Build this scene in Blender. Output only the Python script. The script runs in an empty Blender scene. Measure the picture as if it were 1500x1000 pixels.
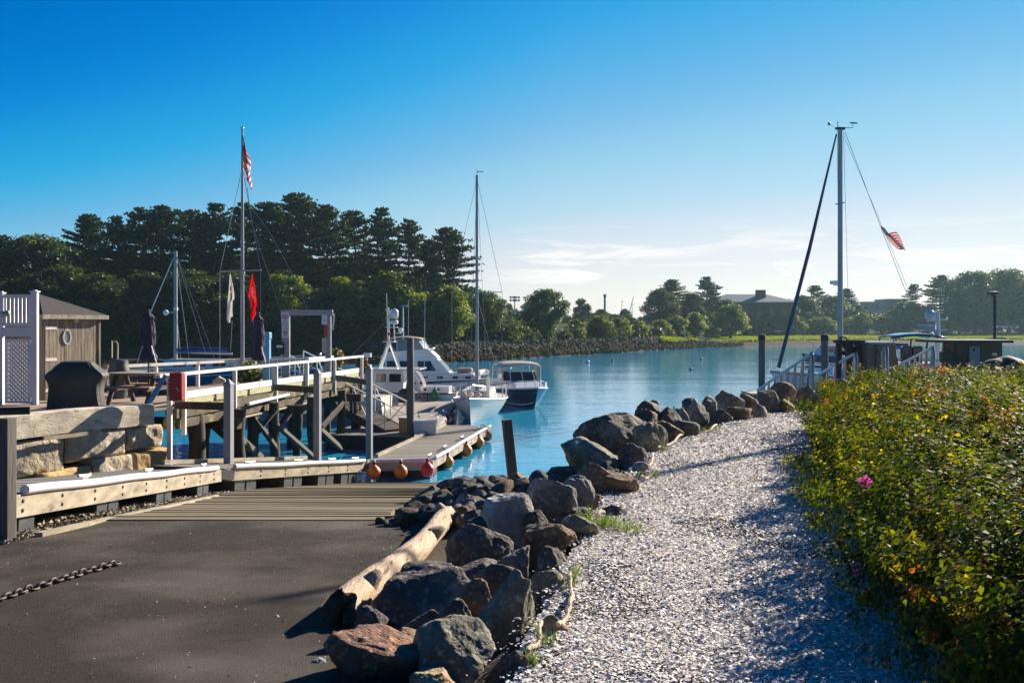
import bpy, math, random
import numpy as np
from mathutils import Vector, Matrix, noise as mnoise
from math import radians, sin, cos, pi, sqrt, exp

S = bpy.context.scene
COL = S.collection
# ------------------------------------------------------------------ camera, sky, sun
FPX, CAMH, YH = 1458.0, 4.2, 478.0          # focal length in photo pixels, eye height, horizon row
cam_data = bpy.data.cameras.new('camera')
cam = bpy.data.objects.new('camera', cam_data)
COL.objects.link(cam)
S.camera = cam
cam.location = (0, 0, CAMH)
cam.rotation_euler = (pi / 2, 0, 0)
cam_data.sensor_width = 36.0
cam_data.lens = 36.0 * FPX / 1500.0
cam_data.shift_y = -(500 - YH) / 1500.0
cam_data.clip_end = 4000.0
SUN_AZ, SUN_EL = radians(41), radians(24)
sun_vec = Vector((sin(SUN_AZ) * cos(SUN_EL), cos(SUN_AZ) * cos(SUN_EL), sin(SUN_EL)))
sd = bpy.data.lights.new('sun', 'SUN')
sd.energy = 5.0
sd.angle = radians(0.5)
sd.color = (1.0, 0.89, 0.74)
sun = bpy.data.objects.new('sun', sd)
COL.objects.link(sun)
sun.rotation_euler = (-sun_vec).to_track_quat('-Z', 'Y').to_euler()
S.view_settings.view_transform = 'Standard'
S.view_settings.look = 'None'
S.view_settings.exposure = 1.12
S.view_settings.gamma = 1.0
S.cycles.use_denoising = True
S.cycles.max_bounces = 8
S.cycles.transparent_max_bounces = 12
S.cycles.volume_bounces = 0
S.cycles.use_adaptive_sampling = True

world = bpy.data.worlds.new('World')
S.world = world
world.use_nodes = True


def build_sky():
    nt = world.node_tree
    nt.nodes.clear()
    N, L = nt.nodes.new, nt.links.new
    out = N('ShaderNodeOutputWorld')
    bg = N('ShaderNodeBackground')
    bg.inputs['Strength'].default_value = 0.050
    sky = N('ShaderNodeTexSky')
    sky.sky_type = 'NISHITA'
    sky.sun_disc = False
    sky.sun_elevation = SUN_EL
    sky.sun_rotation = SUN_AZ
    sky.air_density = 1.0
    sky.dust_density = 0.0
    sky.ozone_density = 4.0
    # photographic grading of the clear sky: deeper, more cyan blue overhead, pale at the horizon
    sc = N('ShaderNodeVectorMath'); sc.operation = 'SCALE'; sc.inputs['Scale'].default_value = 0.105
    # deeper blue away from the sun's side, as the photograph shows it
    tcg = N('ShaderNodeTexCoord'); spx = N('ShaderNodeSeparateXYZ'); L(tcg.outputs['Generated'], spx.inputs[0])

    def rng_(sock, a, b, c):
        m = N('ShaderNodeMapRange'); m.inputs['From Min'].default_value = a; m.inputs['From Max'].default_value = b
        m.inputs['To Min'].default_value = c; m.inputs['To Max'].default_value = 1.0; L(sock, m.inputs['Value']); return m.outputs[0]

    def mul_(p, q):
        m = N('ShaderNodeMath'); m.operation = 'MULTIPLY'; L(p, m.inputs[0]); L(q, m.inputs[1]); return m.outputs[0]
    fy = rng_(spx.outputs['Y'], -.35, .45, .46)
    cmb = N('ShaderNodeCombineXYZ')
    L(mul_(rng_(spx.outputs['X'], -.50, .05, .70), fy), cmb.inputs[0])
    L(mul_(rng_(spx.outputs['X'], -.50, .05, .87), fy), cmb.inputs[1])
    L(mul_(rng_(spx.outputs['X'], -.50, .05, .97), fy), cmb.inputs[2])
    sc0 = N('ShaderNodeVectorMath'); sc0.operation = 'MULTIPLY'
    L(sky.outputs[0], sc0.inputs[0]); L(cmb.outputs[0], sc0.inputs[1])
    L(sc0.outputs[0], sc.inputs[0])
    cv = N('ShaderNodeRGBCurve')
    mp_ = cv.mapping
    mp_.extend = 'HORIZONTAL'
    for ch, pts in ((0, [(0, 0), (.185, 0.006), (.215, .05), (.255, .14), (.32, .29), (.42, .48), (.485, .63), (.7, .84), (1, .97)]),
                    (1, [(0, 0), (.10, .060), (.2, .120), (.26, .160), (.31, .225), (.36, .325), (.42, .41), (.475, .465), (.56, .585), (.72, .71), (.9, .83), (1, .9)]),
                    (2, [(0, 0), (.15, .19), (.3, .36), (.45, .52), (.60, .715), (.82, .80), (1, .87)])):
        c = mp_.curves[ch]
        c.points[0].location = pts[0]; c.points[1].location = pts[-1]
        for q in pts[1:-1]: c.points.new(*q)
    mp_.update()
    L(sc.outputs[0], cv.inputs['Color'])
    hs = N('ShaderNodeVectorMath'); hs.operation = 'SCALE'; hs.inputs['Scale'].default_value = 1 / 0.105
    L(cv.outputs[0], hs.inputs[0])
    # thin low clouds, laid out by direction so they hang at a true bearing and elevation
    tc = N('ShaderNodeTexCoord')
    mp = N('ShaderNodeMapping')
    mp.inputs['Scale'].default_value = (7.0, 7.0, 62.0)
    mp.inputs['Location'].default_value = (3.1, 0.4, 0.9)
    L(tc.outputs['Generated'], mp.inputs['Vector'])
    nz = N('ShaderNodeTexNoise')
    nz.inputs['Scale'].default_value = 1.0
    nz.inputs['Detail'].default_value = 8.0
    nz.inputs['Roughness'].default_value = 0.62
    nz.inputs['Distortion'].default_value = 0.9
    L(mp.outputs[0], nz.inputs['Vector'])
    cr = N('ShaderNodeValToRGB')
    cr.color_ramp.elements[0].position = 0.49
    cr.color_ramp.elements[1].position = 0.60
    L(nz.outputs[0], cr.inputs[0])
    sp = N('ShaderNodeSeparateXYZ')
    L(tc.outputs['Generated'], sp.inputs[0])
    win = N('ShaderNodeValToRGB')           # elevation window
    e = win.color_ramp.elements
    e[0].position = 0.0; e[0].color = (0.7, 0.7, 0.7, 1)
    e[1].position = 0.105; e[1].color = (0, 0, 0, 1)
    e.new(0.03).color = (1, 1, 1, 1)
    e.new(0.07).color = (0.8, 0.8, 0.8, 1)
    L(sp.outputs['Z'], win.inputs[0])
    az = N('ShaderNodeMapRange')            # bearing window
    az.inputs['From Min'].default_value = -0.08
    az.inputs['From Max'].default_value = 0.04
    L(sp.outputs['X'], az.inputs['Value'])
    m1 = N('ShaderNodeMath'); m1.operation = 'MULTIPLY'
    L(cr.outputs[0], m1.inputs[0]); L(win.outputs[0], m1.inputs[1])
    m2 = N('ShaderNodeMath'); m2.operation = 'MULTIPLY'
    L(m1.outputs[0], m2.inputs[0]); L(az.outputs[0], m2.inputs[1])
    mx = N('ShaderNodeMix'); mx.data_type = 'RGBA'
    L(m2.outputs[0], mx.inputs['Factor'])
    L(hs.outputs[0], mx.inputs['A'])
    mx.inputs['B'].default_value = (9.6, 9.3, 8.9, 1)
    L(mx.outputs['Result'], bg.inputs['Color'])
    L(bg.outputs[0], out.inputs['Surface'])


build_sky()

# ------------------------------------------------------------------ helpers
Z = Vector((0, 0, 1))


def P(px, py, d):
    """world point seen at photo pixel (px, py) at a distance d along the view"""
    return Vector(((px - 750) / FPX * d, d, CAMH - (py - YH) / FPX * d))


def PZ(px, py, z):
    d = (CAMH - z) * FPX / (py - YH)
    return P(px, py, d)


def lerp(a, b, t):
    return a + (b - a) * t


def interp(x, xs, ys):
    return float(np.interp(x, xs, ys))


def world_of(o):
    m = o.matrix_basis.copy()
    while o.parent is not None:
        o = o.parent
        m = o.matrix_basis @ m
    return m


class MB:
    """collects shapes and links them as ONE mesh object"""

    def __init__(s):
        s.v = []; s.f = []; s.mi = []; s.cur = 0

    def add(s, vs, fs):
        n = len(s.v)
        s.v.extend([tuple(v) for v in vs])
        for f in fs:
            s.f.append([i + n for i in f]); s.mi.append(s.cur)
        return s

    def box(s, c, size, rz=0.0, tilt=None):
        c = Vector(c); hx, hy, hz = size[0] / 2, size[1] / 2, size[2] / 2
        R = Matrix.Rotation(rz, 3, 'Z')
        if tilt is not None:
            R = R @ tilt
        vs = [c + R @ Vector((x * hx, y * hy, z * hz)) for x, y, z in
              ((-1, -1, -1), (1, -1, -1), (1, 1, -1), (-1, 1, -1), (-1, -1, 1), (1, -1, 1), (1, 1, 1), (-1, 1, 1))]
        return s.add(vs, [(0, 3, 2, 1), (4, 5, 6, 7), (0, 1, 5, 4), (1, 2, 6, 5), (2, 3, 7, 6), (3, 0, 4, 7)])

    def bar(s, a, b, w, h=None, up=Z):
        a, b = Vector(a), Vector(b); h = w if h is None else h
        d = (b - a).normalized()
        x = d.cross(up)
        if x.length < 1e-4:
            x = d.cross(Vector((1, 0, 0)))
        x.normalize(); y = x.cross(d).normalized()
        vs = []
        for p in (a, b):
            for sx, sy in ((-1, -1), (1, -1), (1, 1), (-1, 1)):
                vs.append(p + x * (sx * w / 2) + y * (sy * h / 2))
        return s.add(vs, [(0, 1, 2, 3), (7, 6, 5, 4), (0, 4, 5, 1), (1, 5, 6, 2), (2, 6, 7, 3), (3, 7, 4, 0)])

    def tube(s, pts, r, n=8, cap=True, closed=False):
        pts = [Vector(p) for p in pts]
        m = len(pts)
        rs = r if isinstance(r, (list, tuple)) else [r] * m
        rings = []; prevx = None
        for i, p in enumerate(pts):
            if closed:
                d = (pts[(i + 1) % m] - pts[i - 1])
            else:
                d = (pts[min(i + 1, m - 1)] - pts[max(i - 1, 0)])
            d = d.normalized() if d.length > 1e-9 else Z
            if prevx is None:
                x = d.cross(Z)
                if x.length < 1e-3:
                    x = d.cross(Vector((0, 1, 0)))
            else:
                x = prevx - d * prevx.dot(d)
                if x.length < 1e-6:
                    x = d.cross(Z)
            x.normalize(); prevx = x
            y = d.cross(x)
            rings.append([p + x * (cos(2 * pi * k / n) * rs[i]) + y * (sin(2 * pi * k / n) * rs[i]) for k in range(n)])
        vs = [v for ring in rings for v in ring]
        fs = []
        for i in range(m if closed else m - 1):
            j = (i + 1) % m
            for k in range(n):
                k2 = (k + 1) % n
                fs.append((i * n + k, i * n + k2, j * n + k2, j * n + k))
        if cap and not closed:
            fs.append(tuple(range(n - 1, -1, -1)))
            fs.append(tuple((m - 1) * n + k for k in range(n)))
        return s.add(vs, fs)

    def lathe(s, prof, c=(0, 0, 0), n=16, axis=None):
        c = Vector(c)
        q = Z.rotation_difference(Vector(axis)) if axis is not None else None
        vs = []; fs = []
        for r, z in prof:
            for k in range(n):
                v = Vector((r * cos(2 * pi * k / n), r * sin(2 * pi * k / n), z))
                vs.append(c + (q @ v if q else v))
        for i in range(len(prof) - 1):
            for k in range(n):
                k2 = (k + 1) % n
                fs.append((i * n + k, i * n + k2, (i + 1) * n + k2, (i + 1) * n + k))
        if prof[0][0] > 1e-6:
            fs.append(tuple(range(n - 1, -1, -1)))
        if prof[-1][0] > 1e-6:
            fs.append(tuple((len(prof) - 1) * n + k for k in range(n)))
        return s.add(vs, fs)

    def prism(s, poly, z0, z1):
        n = len(poly)
        vs = [(p[0], p[1], z0) for p in poly] + [(p[0], p[1], z1) for p in poly]
        fs = [tuple(range(n - 1, -1, -1)), tuple(range(n, 2 * n))]
        for k in range(n):
            k2 = (k + 1) % n
            fs.append((k, k2, n + k2, n + k))
        return s.add(vs, fs)

    def slab(s, top, th):
        """polygon of 3-D points given thickness th downwards"""
        n = len(top)
        vs = [Vector(p) for p in top] + [Vector(p) - Z * th for p in top]
        fs = [tuple(range(n)), tuple(range(2 * n - 1, n - 1, -1))]
        for k in range(n):
            k2 = (k + 1) % n
            fs.append((k2, k, n + k, n + k2))
        return s.add(vs, fs)

    def grid(s, rows, closed=False):
        n = len(rows[0]); vs = [p for r in rows for p in r]; fs = []
        for i in range(len(rows) - 1):
            for k in range(n if closed else n - 1):
                k2 = (k + 1) % n
                fs.append((i * n + k, i * n + k2, (i + 1) * n + k2, (i + 1) * n + k))
        return s.add(vs, fs)

    def ball(s, c, r, n=12, m=8, sq=(1, 1, 1)):
        prof = [(max(r * sin(pi * i / m), 0.0), -r * cos(pi * i / m)) for i in range(m + 1)]
        c = Vector(c); vs = []; fs = []
        for rr, z in prof:
            for k in range(n):
                vs.append(c + Vector((rr * cos(2 * pi * k / n) * sq[0], rr * sin(2 * pi * k / n) * sq[1], z * sq[2])))
        for i in range(m):
            for k in range(n):
                k2 = (k + 1) % n
                fs.append((i * n + k, i * n + k2, (i + 1) * n + k2, (i + 1) * n + k))
        return s.add(vs, fs)

    def build(s, name, mat, parent=None, local=False, smooth=False, bevel=0.0, origin=None, solid=0.0):
        me = bpy.data.meshes.new(name)
        vs = np.array(s.v, dtype=float).reshape(-1, 3)
        o = bpy.data.objects.new(name, me)
        if parent is not None:
            o.parent = parent
            if not local:
                M = np.array(world_of(parent).inverted())
                vs = vs @ M[:3, :3].T + M[:3, 3]
        elif not local:
            if origin is None:
                lo, hi = vs.min(0), vs.max(0)
                origin = ((lo[0] + hi[0]) / 2, (lo[1] + hi[1]) / 2, lo[2])
            vs = vs - np.array(origin)
            o.location = origin
        me.from_pydata([tuple(v) for v in vs], [], s.f)
        for m in (mat if isinstance(mat, (list, tuple)) else [mat]):
            me.materials.append(m)
        if isinstance(mat, (list, tuple)):
            me.polygons.foreach_set('material_index', s.mi)
        if smooth:
            me.polygons.foreach_set('use_smooth', [True] * len(me.polygons))
            try:
                if smooth != 'all':
                    me.set_sharp_from_angle(angle=radians(40))
            except Exception:
                pass
        me.update()
        COL.objects.link(o)
        if bevel > 0:
            b = o.modifiers.new('edge', 'BEVEL'); b.width = bevel; b.segments = 2; b.limit_method = 'ANGLE'; b.angle_limit = radians(35)
        return o


def tag(o, label=None, cat=None, group=None, kind=None):
    if label: o['label'] = label
    if cat: o['category'] = cat
    if group: o['group'] = group
    if kind: o['kind'] = kind
    return o


def thing(name, label, cat, loc=(0, 0, 0), rz=0.0, group=None):
    o = bpy.data.objects.new(name, None)
    COL.objects.link(o)
    o.empty_display_size = 0.2
    o.location = loc
    o.rotation_euler = (0, 0, rz)
    return tag(o, label, cat, group)


def copy_tree(o, parent=None):
    c = o.copy()
    COL.objects.link(c)
    if parent is not None:
        c.parent = parent
    for ch in [k for k in bpy.data.objects if k.parent == o]:
        copy_tree(ch, c)
    return c


def quads_object(name, c, u, v, col, mat, parent=None, fold=0.0, loc=None):
    """many small diamond faces (leaves, needles, shells) as one mesh; col = per-face colour"""
    n = len(c)
    nn = np.cross(u, v)
    nl = np.linalg.norm(nn, axis=1, keepdims=True) + 1e-9
    vl = np.linalg.norm(v, axis=1, keepdims=True)
    lift = nn / nl * vl * fold
    V = np.empty((n, 4, 3))
    V[:, 0] = c - u; V[:, 1] = c + v * 1.0 + lift - u * 0.12; V[:, 2] = c + u; V[:, 3] = c - v * 1.0 + lift - u * 0.12
    me = bpy.data.meshes.new(name)
    me.vertices.add(n * 4)
    me.vertices.foreach_set('co', V.reshape(-1).astype(np.float32))
    me.loops.add(n * 4)
    me.loops.foreach_set('vertex_index', np.arange(n * 4, dtype=np.int32))
    me.polygons.add(n)
    me.polygons.foreach_set('loop_start', np.arange(0, n * 4, 4, dtype=np.int32))
    me.polygons.foreach_set('loop_total', np.full(n, 4, dtype=np.int32))
    at = me.color_attributes.new('Col', 'FLOAT_COLOR', 'POINT')
    cc = np.ones((n, 4, 4)); cc[:, :, :3] = col[:, None, :]
    at.data.foreach_set('color', cc.reshape(-1).astype(np.float32))
    me.update(calc_edges=True)
    me.validate()
    me.materials.append(mat)
    o = bpy.data.objects.new(name, me)
    if parent is not None: o.parent = parent
    if loc is not None: o.location = loc
    COL.objects.link(o)
    return o


# ------------------------------------------------------------------ materials
def M(name, col, rough=0.6, col2=None, scale=4.0, bump=0.0, bscale=None, metal=0.0, stretch=(1, 1, 1), detail=6.0,
      spec=0.5, lo=0.35, hi=0.65, col3=None, scale3=1.0, lo3=0.5, hi3=0.65, bdist=0.02, coat=0.0, coord='Object'):
    m = bpy.data.materials.new(name)
    m.use_nodes = True
    nt = m.node_tree; N, L = nt.nodes.new, nt.links.new
    b = nt.nodes['Principled BSDF']
    b.inputs['Roughness'].default_value = rough
    b.inputs['Metallic'].default_value = metal
    b.inputs['Specular IOR Level'].default_value = spec
    b.inputs['Coat Weight'].default_value = coat
    if col2 is None:
        col2 = tuple(c * 0.82 for c in col)
    tc = N('ShaderNodeTexCoord'); mp = N('ShaderNodeMapping')
    mp.inputs['Scale'].default_value = stretch
    L(tc.outputs[coord], mp.inputs['Vector'])

    def ramp(sc, a, bb, det):
        nz = N('ShaderNodeTexNoise'); nz.inputs['Scale'].default_value = sc; nz.inputs['Detail'].default_value = det
        nz.inputs['Roughness'].default_value = 0.6
        L(mp.outputs[0], nz.inputs['Vector'])
        mr = N('ShaderNodeMapRange'); mr.inputs['From Min'].default_value = a; mr.inputs['From Max'].default_value = bb
        L(nz.outputs[0], mr.inputs['Value'])
        return mr.outputs[0], nz.outputs[0]
    f, raw = ramp(scale, lo, hi, detail)
    mx = N('ShaderNodeMix'); mx.data_type = 'RGBA'
    mx.inputs['A'].default_value = (*col, 1); mx.inputs['B'].default_value = (*col2, 1)
    L(f, mx.inputs['Factor'])
    res = mx.outputs['Result']
    if col3 is not None:
        f3, _ = ramp(scale3, lo3, hi3, 4)
        m3 = N('ShaderNodeMix'); m3.data_type = 'RGBA'
        L(f3, m3.inputs['Factor']); L(res, m3.inputs['A']); m3.inputs['B'].default_value = (*col3, 1)
        res = m3.outputs['Result']
    L(res, b.inputs['Base Color'])
    if bump > 0:
        _, h = ramp(bscale or scale * 3, 0, 1, 8)
        bp = N('ShaderNodeBump'); bp.inputs['Strength'].default_value = bump; bp.inputs['Distance'].default_value = bdist
        L(h, bp.inputs['Height']); L(bp.outputs[0], b.inputs['Normal'])
    return m


def leaf_mat(name, trans=0.4, rough=0.5, gain=1.0, tcol=(1.5, 1.4, 0.5), gloss=0.35):
    m = bpy.data.materials.new(name); m.use_nodes = True
    nt = m.node_tree; N, L = nt.nodes.new, nt.links.new
    b = nt.nodes['Principled BSDF']; out = nt.nodes['Material Output']
    at = N('ShaderNodeAttribute'); at.attribute_name = 'Col'
    b.inputs['Roughness'].default_value = rough
    b.inputs['Specular IOR Level'].default_value = gloss
    L(at.outputs['Color'], b.inputs['Base Color'])
    tr = N('ShaderNodeBsdfTranslucent')
    mu = N('ShaderNodeMix'); mu.data_type = 'RGBA'; mu.blend_type = 'MULTIPLY'
    mu.inputs['Factor'].default_value = 1.0
    L(at.outputs['Color'], mu.inputs['A']); mu.inputs['B'].default_value = (*tcol, 1)
    L(mu.outputs['Result'], tr.inputs['Color'])
    mx = N('ShaderNodeMixShader'); mx.inputs[0].default_value = trans
    L(b.outputs[0], mx.inputs[1]); L(tr.outputs[0], mx.inputs[2])
    L(mx.outputs[0], out.inputs['Surface'])
    return m


def water_mat():
    m = bpy.data.materials.new('harbour_water'); m.use_nodes = True
    nt = m.node_tree; N, L = nt.nodes.new, nt.links.new
    b = nt.nodes['Principled BSDF']
    b.inputs['Base Color'].default_value = (0.022, 0.30, 0.53, 1)
    b.inputs['Roughness'].default_value = 0.06
    b.inputs['IOR'].default_value = 1.42
    b.inputs['Specular Tint'].default_value = (0.80, 0.94, 1.0, 1)
    tc = N('ShaderNodeTexCoord')
    prev = None
    for sc, st, dist, strg in (((0.5, 0.9, 1), 1.0, 0.030, 0.6), ((1.8, 3.4, 1), 1.0, 0.016, 0.6), ((0.05, 0.09, 1), 1.0, 0.25, 0.35)):
        mp = N('ShaderNodeMapping'); mp.inputs['Scale'].default_value = sc
        mp.inputs['Rotation'].default_value = (0, 0, 0.5)
        L(tc.outputs['Object'], mp.inputs['Vector'])
        nz = N('ShaderNodeTexNoise'); nz.inputs['Scale'].default_value = st; nz.inputs['Detail'].default_value = 3.0
        nz.inputs['Distortion'].default_value = 0.6
        L(mp.outputs[0], nz.inputs['Vector'])
        bp = N('ShaderNodeBump'); bp.inputs['Strength'].default_value = strg; bp.inputs['Distance'].default_value = dist
        L(nz.outputs[0], bp.inputs['Height'])
        if prev is not None: L(prev.outputs[0], bp.inputs['Normal'])
        prev = bp
    L(prev.outputs[0], b.inputs['Normal'])
    return m


def zmix_mat(name, low, low2, high, high2, z0, z1, scale=0.6, rough=0.85, bump=0.4, bscale=4.0, bdist=0.05):
    """two grounds that change at a height: tide-stained below, dry above"""
    m = bpy.data.materials.new(name); m.use_nodes = True
    nt = m.node_tree; N, L = nt.nodes.new, nt.links.new
    b = nt.nodes['Principled BSDF']; b.inputs['Roughness'].default_value = rough; b.inputs['Specular IOR Level'].default_value = 0.05
    g = N('ShaderNodeNewGeometry'); sp = N('ShaderNodeSeparateXYZ'); L(g.outputs['Position'], sp.inputs[0])
    nz = N('ShaderNodeTexNoise'); nz.inputs['Scale'].default_value = scale; nz.inputs['Detail'].default_value = 8
    L(g.outputs['Position'], nz.inputs['Vector'])
    n2 = N('ShaderNodeTexNoise'); n2.inputs['Scale'].default_value = bscale; n2.inputs['Detail'].default_value = 8
    L(g.outputs['Position'], n2.inputs['Vector'])

    def mix2(a, c):
        x = N('ShaderNodeMix'); x.data_type = 'RGBA'
        mr = N('ShaderNodeMapRange'); mr.inputs['From Min'].default_value = 0.38; mr.inputs['From Max'].default_value = 0.62
        L(n2.outputs[0], mr.inputs['Value']); L(mr.outputs[0], x.inputs['Factor'])
        x.inputs['A'].default_value = (*a, 1); x.inputs['B'].default_value = (*c, 1)
        return x.outputs['Result']
    ad = N('ShaderNodeMath'); ad.operation = 'MULTIPLY_ADD'
    L(nz.outputs[0], ad.inputs[0]); ad.inputs[1].default_value = (z1 - z0) * 1.6
    L(sp.outputs['Z'], ad.inputs[2])
    mr = N('ShaderNodeMapRange'); mr.inputs['From Min'].default_value = z0 + (z1 - z0) * 0.8; mr.inputs['From Max'].default_value = z1 + (z1 - z0) * 0.8
    L(ad.outputs[0], mr.inputs['Value'])
    x = N('ShaderNodeMix'); x.data_type = 'RGBA'
    L(mr.outputs[0], x.inputs['Factor']); L(mix2(low, low2), x.inputs['A']); L(mix2(high, high2), x.inputs['B'])
    L(x.outputs['Result'], b.inputs['Base Color'])
    bp = N('ShaderNodeBump'); bp.inputs['Strength'].default_value = bump; bp.inputs['Distance'].default_value = bdist
    L(n2.outputs[0], bp.inputs['Height']); L(bp.outputs[0], b.inputs['Normal'])
    return m


def wood(name, c1, c2, along='y', **k):
    st = {'x': (0.25, 3, 3), 'y': (3, 0.25, 3), 'z': (3, 3, 0.25)}[along]
    k.setdefault('rough', 0.8); k.setdefault('bump', 0.35); k.setdefault('scale', 5.0); k.setdefault('bscale', 14.0); k.setdefault('bdist', 0.01)
    return M(name, c1, col2=c2, stretch=st, **k)


MAT = {}
MAT['water'] = water_mat()
MAT['asphalt'] = M('asphalt', (0.062, 0.052, 0.040), 0.95, (0.036, 0.030, 0.024), 45, 1.0, 120, col3=(0.165, 0.145, 0.118), spec=.15, scale3=0.7, lo3=.42, hi3=.78, bdist=0.02)
MAT['shore'] = zmix_mat('shore_ground', (0.05, 0.045, 0.03), (0.09, 0.075, 0.05), (0.060, 0.050, 0.040), (0.105, 0.090, 0.070), 0.6, 1.6, 1.0, 0.9, 0.6, 25, 0.02)
MAT['shellbed'] = M('crushed_shell', (0.72, 0.68, 0.63), 0.85, (0.48, 0.44, 0.40), 70, 1.0, 70, col3=(0.50, 0.45, 0.40), scale3=1.2, lo3=.45, hi3=.7, bdist=0.03)
MAT['ramp_plank'] = wood('ramp_plank', (0.25, 0.20, 0.115), (0.12, 0.092, 0.05), 'x', col3=(0.085, 0.072, 0.04), scale3=0.8)
MAT['farland'] = zmix_mat('far_bank', (0.045, 0.026, 0.014), (0.075, 0.045, 0.025), (0.022, 0.034, 0.010), (0.04, 0.05, 0.014), 0.7, 1.3, 0.15, 0.95, 0.5, 1.2, 0.2)
MAT['farrock'] = zmix_mat('far_riprap', (0.055, 0.030, 0.015), (0.10, 0.058, 0.030), (0.045, 0.036, 0.026), (0.15, 0.128, 0.10), 1.1, 1.8, 0.5, 0.9, 0.4, 3.0, 0.1)
MAT['white_paint'] = M('white_paint', (0.74, 0.72, 0.68), 0.55, (0.62, 0.59, 0.54), 3.0, 0.12, 20, col3=(0.40, 0.36, 0.30), scale3=5, lo3=.62, hi3=.72)
MAT['white_vinyl'] = M('white_vinyl', (0.72, 0.70, 0.76), 0.4, (0.66, 0.64, 0.70), 2.0, 0.0)
MAT['gel'] = M('white_gelcoat', (0.78, 0.78, 0.78), 0.18, (0.70, 0.70, 0.69), 1.5, 0, coat=0.3)
MAT['gel_old'] = M('weathered_gelcoat', (0.70, 0.66, 0.60), 0.35, (0.58, 0.53, 0.46), 1.8, 0.05, 6)
MAT['navy'] = M('navy_hull', (0.010, 0.016, 0.040), 0.12, (0.014, 0.022, 0.05), 2.0, 0, coat=0.5)
MAT['blue_hull'] = M('blue_hull', (0.02, 0.10, 0.20), 0.25, (0.018, 0.085, 0.17), 1.5, 0)
MAT['blue_canvas'] = M('blue_canvas', (0.012, 0.05, 0.20), 0.85, (0.010, 0.035, 0.15), 5, 0.2, 20)
MAT['tan_canvas'] = M('tan_canvas', (0.30, 0.235, 0.18), 0.85, (0.24, 0.19, 0.15), 4, 0.2, 20)
MAT['white_canvas'] = M('white_canvas', (0.72, 0.68, 0.62), 0.8, (0.62, 0.58, 0.53), 3, 0.15, 12)
MAT['black_canvas'] = M('black_canvas', (0.022, 0.022, 0.022), 0.75, (0.03, 0.03, 0.028), 4, 0.25, 18)
MAT['glass'] = M('dark_glass', (0.012, 0.022, 0.03), 0.04, (0.015, 0.028, 0.036), 1, 0, spec=0.8)
MAT['clear_vinyl'] = M('clear_vinyl', (0.16, 0.20, 0.22), 0.12, (0.24, 0.27, 0.28), 3.0, 0.2, 4, spec=0.7)
MAT['alu'] = M('aluminium', (0.40, 0.41, 0.42), 0.42, (0.33, 0.34, 0.35), 3.0, 0, metal=0.85)
MAT['steel'] = M('stainless', (0.72, 0.72, 0.72), 0.2, (0.6, 0.6, 0.6), 3.0, 0, metal=1.0)
MAT['mast_paint'] = M('mast_paint', (0.36, 0.37, 0.39), 0.35, (0.29, 0.30, 0.32), 1.5, 0)
MAT['rig'] = M('rigging_wire', (0.30, 0.31, 0.33), 0.4, (0.25, 0.26, 0.27), 2.0, 0, metal=0.4)
MAT['black'] = M('black_plastic', (0.018, 0.019, 0.021), 0.5, (0.026, 0.027, 0.028), 4, 0.1, 20)
MAT['tub'] = M('black_float_tub', (0.035, 0.042, 0.048), 0.5, (0.062, 0.070, 0.072), 3, 0.2, 10, col3=(0.13, 0.12, 0.075), scale3=2.2, lo3=.58, hi3=.75)
MAT['pile'] = M('weathered_piling', (0.165, 0.150, 0.130), 0.85, (0.10, 0.090, 0.078), 5, 0.5, 12, stretch=(3, 3, 0.3), bdist=0.015)
MAT['pile_paint'] = M('grey_piling', (0.29, 0.30, 0.33), 0.7, (0.22, 0.225, 0.245), 5, 0.3, 12, stretch=(3, 3, 0.3), bdist=0.01)
MAT['dark_wood'] = M('creosoted_timber', (0.060, 0.044, 0.030), 0.85, (0.030, 0.024, 0.018), 5, 0.5, 12, stretch=(2, 2, 0.5), col3=(0.11, 0.105, 0.035), scale3=2.5, lo3=.58, hi3=.72, bdist=0.02)
MAT['beam_wood'] = M('lichened_beam', (0.125, 0.098, 0.062), 0.9, (0.058, 0.045, 0.030), 3.5, 0.6, 10, col3=(0.26, 0.225, 0.08), scale3=2.0, lo3=.52, hi3=.66, bdist=0.03)
MAT['green_board'] = M('treated_board', (0.42, 0.42, 0.22), 0.8, (0.33, 0.31, 0.16), 4.0, 0.2, 15)
MAT['deck_wood'] = M('wharf_deck', (0.38, 0.28, 0.20), 0.85, (0.28, 0.20, 0.145), 3.0, 0.3, 16, stretch=(1, 4, 1))
MAT['dock_wood'] = M('dock_boards', (0.26, 0.235, 0.205), 0.85, (0.17, 0.152, 0.13), 3.0, 0.4, 16, stretch=(0.5, 4, 1), bdist=0.01)
MAT['dock_light'] = M('pale_dock_boards', (0.44, 0.38, 0.31), 0.85, (0.33, 0.28, 0.23), 3.0, 0.4, 16, stretch=(0.5, 4, 1), bdist=0.01)
MAT['pale_timber'] = M('pale_timber', (0.43, 0.37, 0.27), 0.85, (0.25, 0.205, 0.145), 4.0, 0.4, 18, stretch=(2, 0.5, 2), col3=(0.14, 0.11, 0.07), scale3=3.2, lo3=.62, hi3=.72, bdist=0.012)
MAT['old_timber'] = M('bleached_timber', (0.66, 0.59, 0.47), 0.9, (0.44, 0.375, 0.28), 3.5, 0.7, 14, stretch=(1.4, 0.7, 2.0), col3=(0.10, 0.085, 0.06), scale3=3.0, lo3=.62, hi3=.71, bdist=0.02)
MAT['granite'] = M('split_granite', (0.60, 0.52, 0.40), 0.9, (0.36, 0.30, 0.22), 7.0, 1.0, 9, col3=(0.48, 0.37, 0.21), scale3=0.9, lo3=.5, hi3=.75, bdist=0.06)
MAT['yellow_granite'] = M('rust_stained_granite', (0.66, 0.40, 0.14), 0.9, (0.50, 0.34, 0.17), 5.0, 0.9, 9, bdist=0.04)
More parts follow.
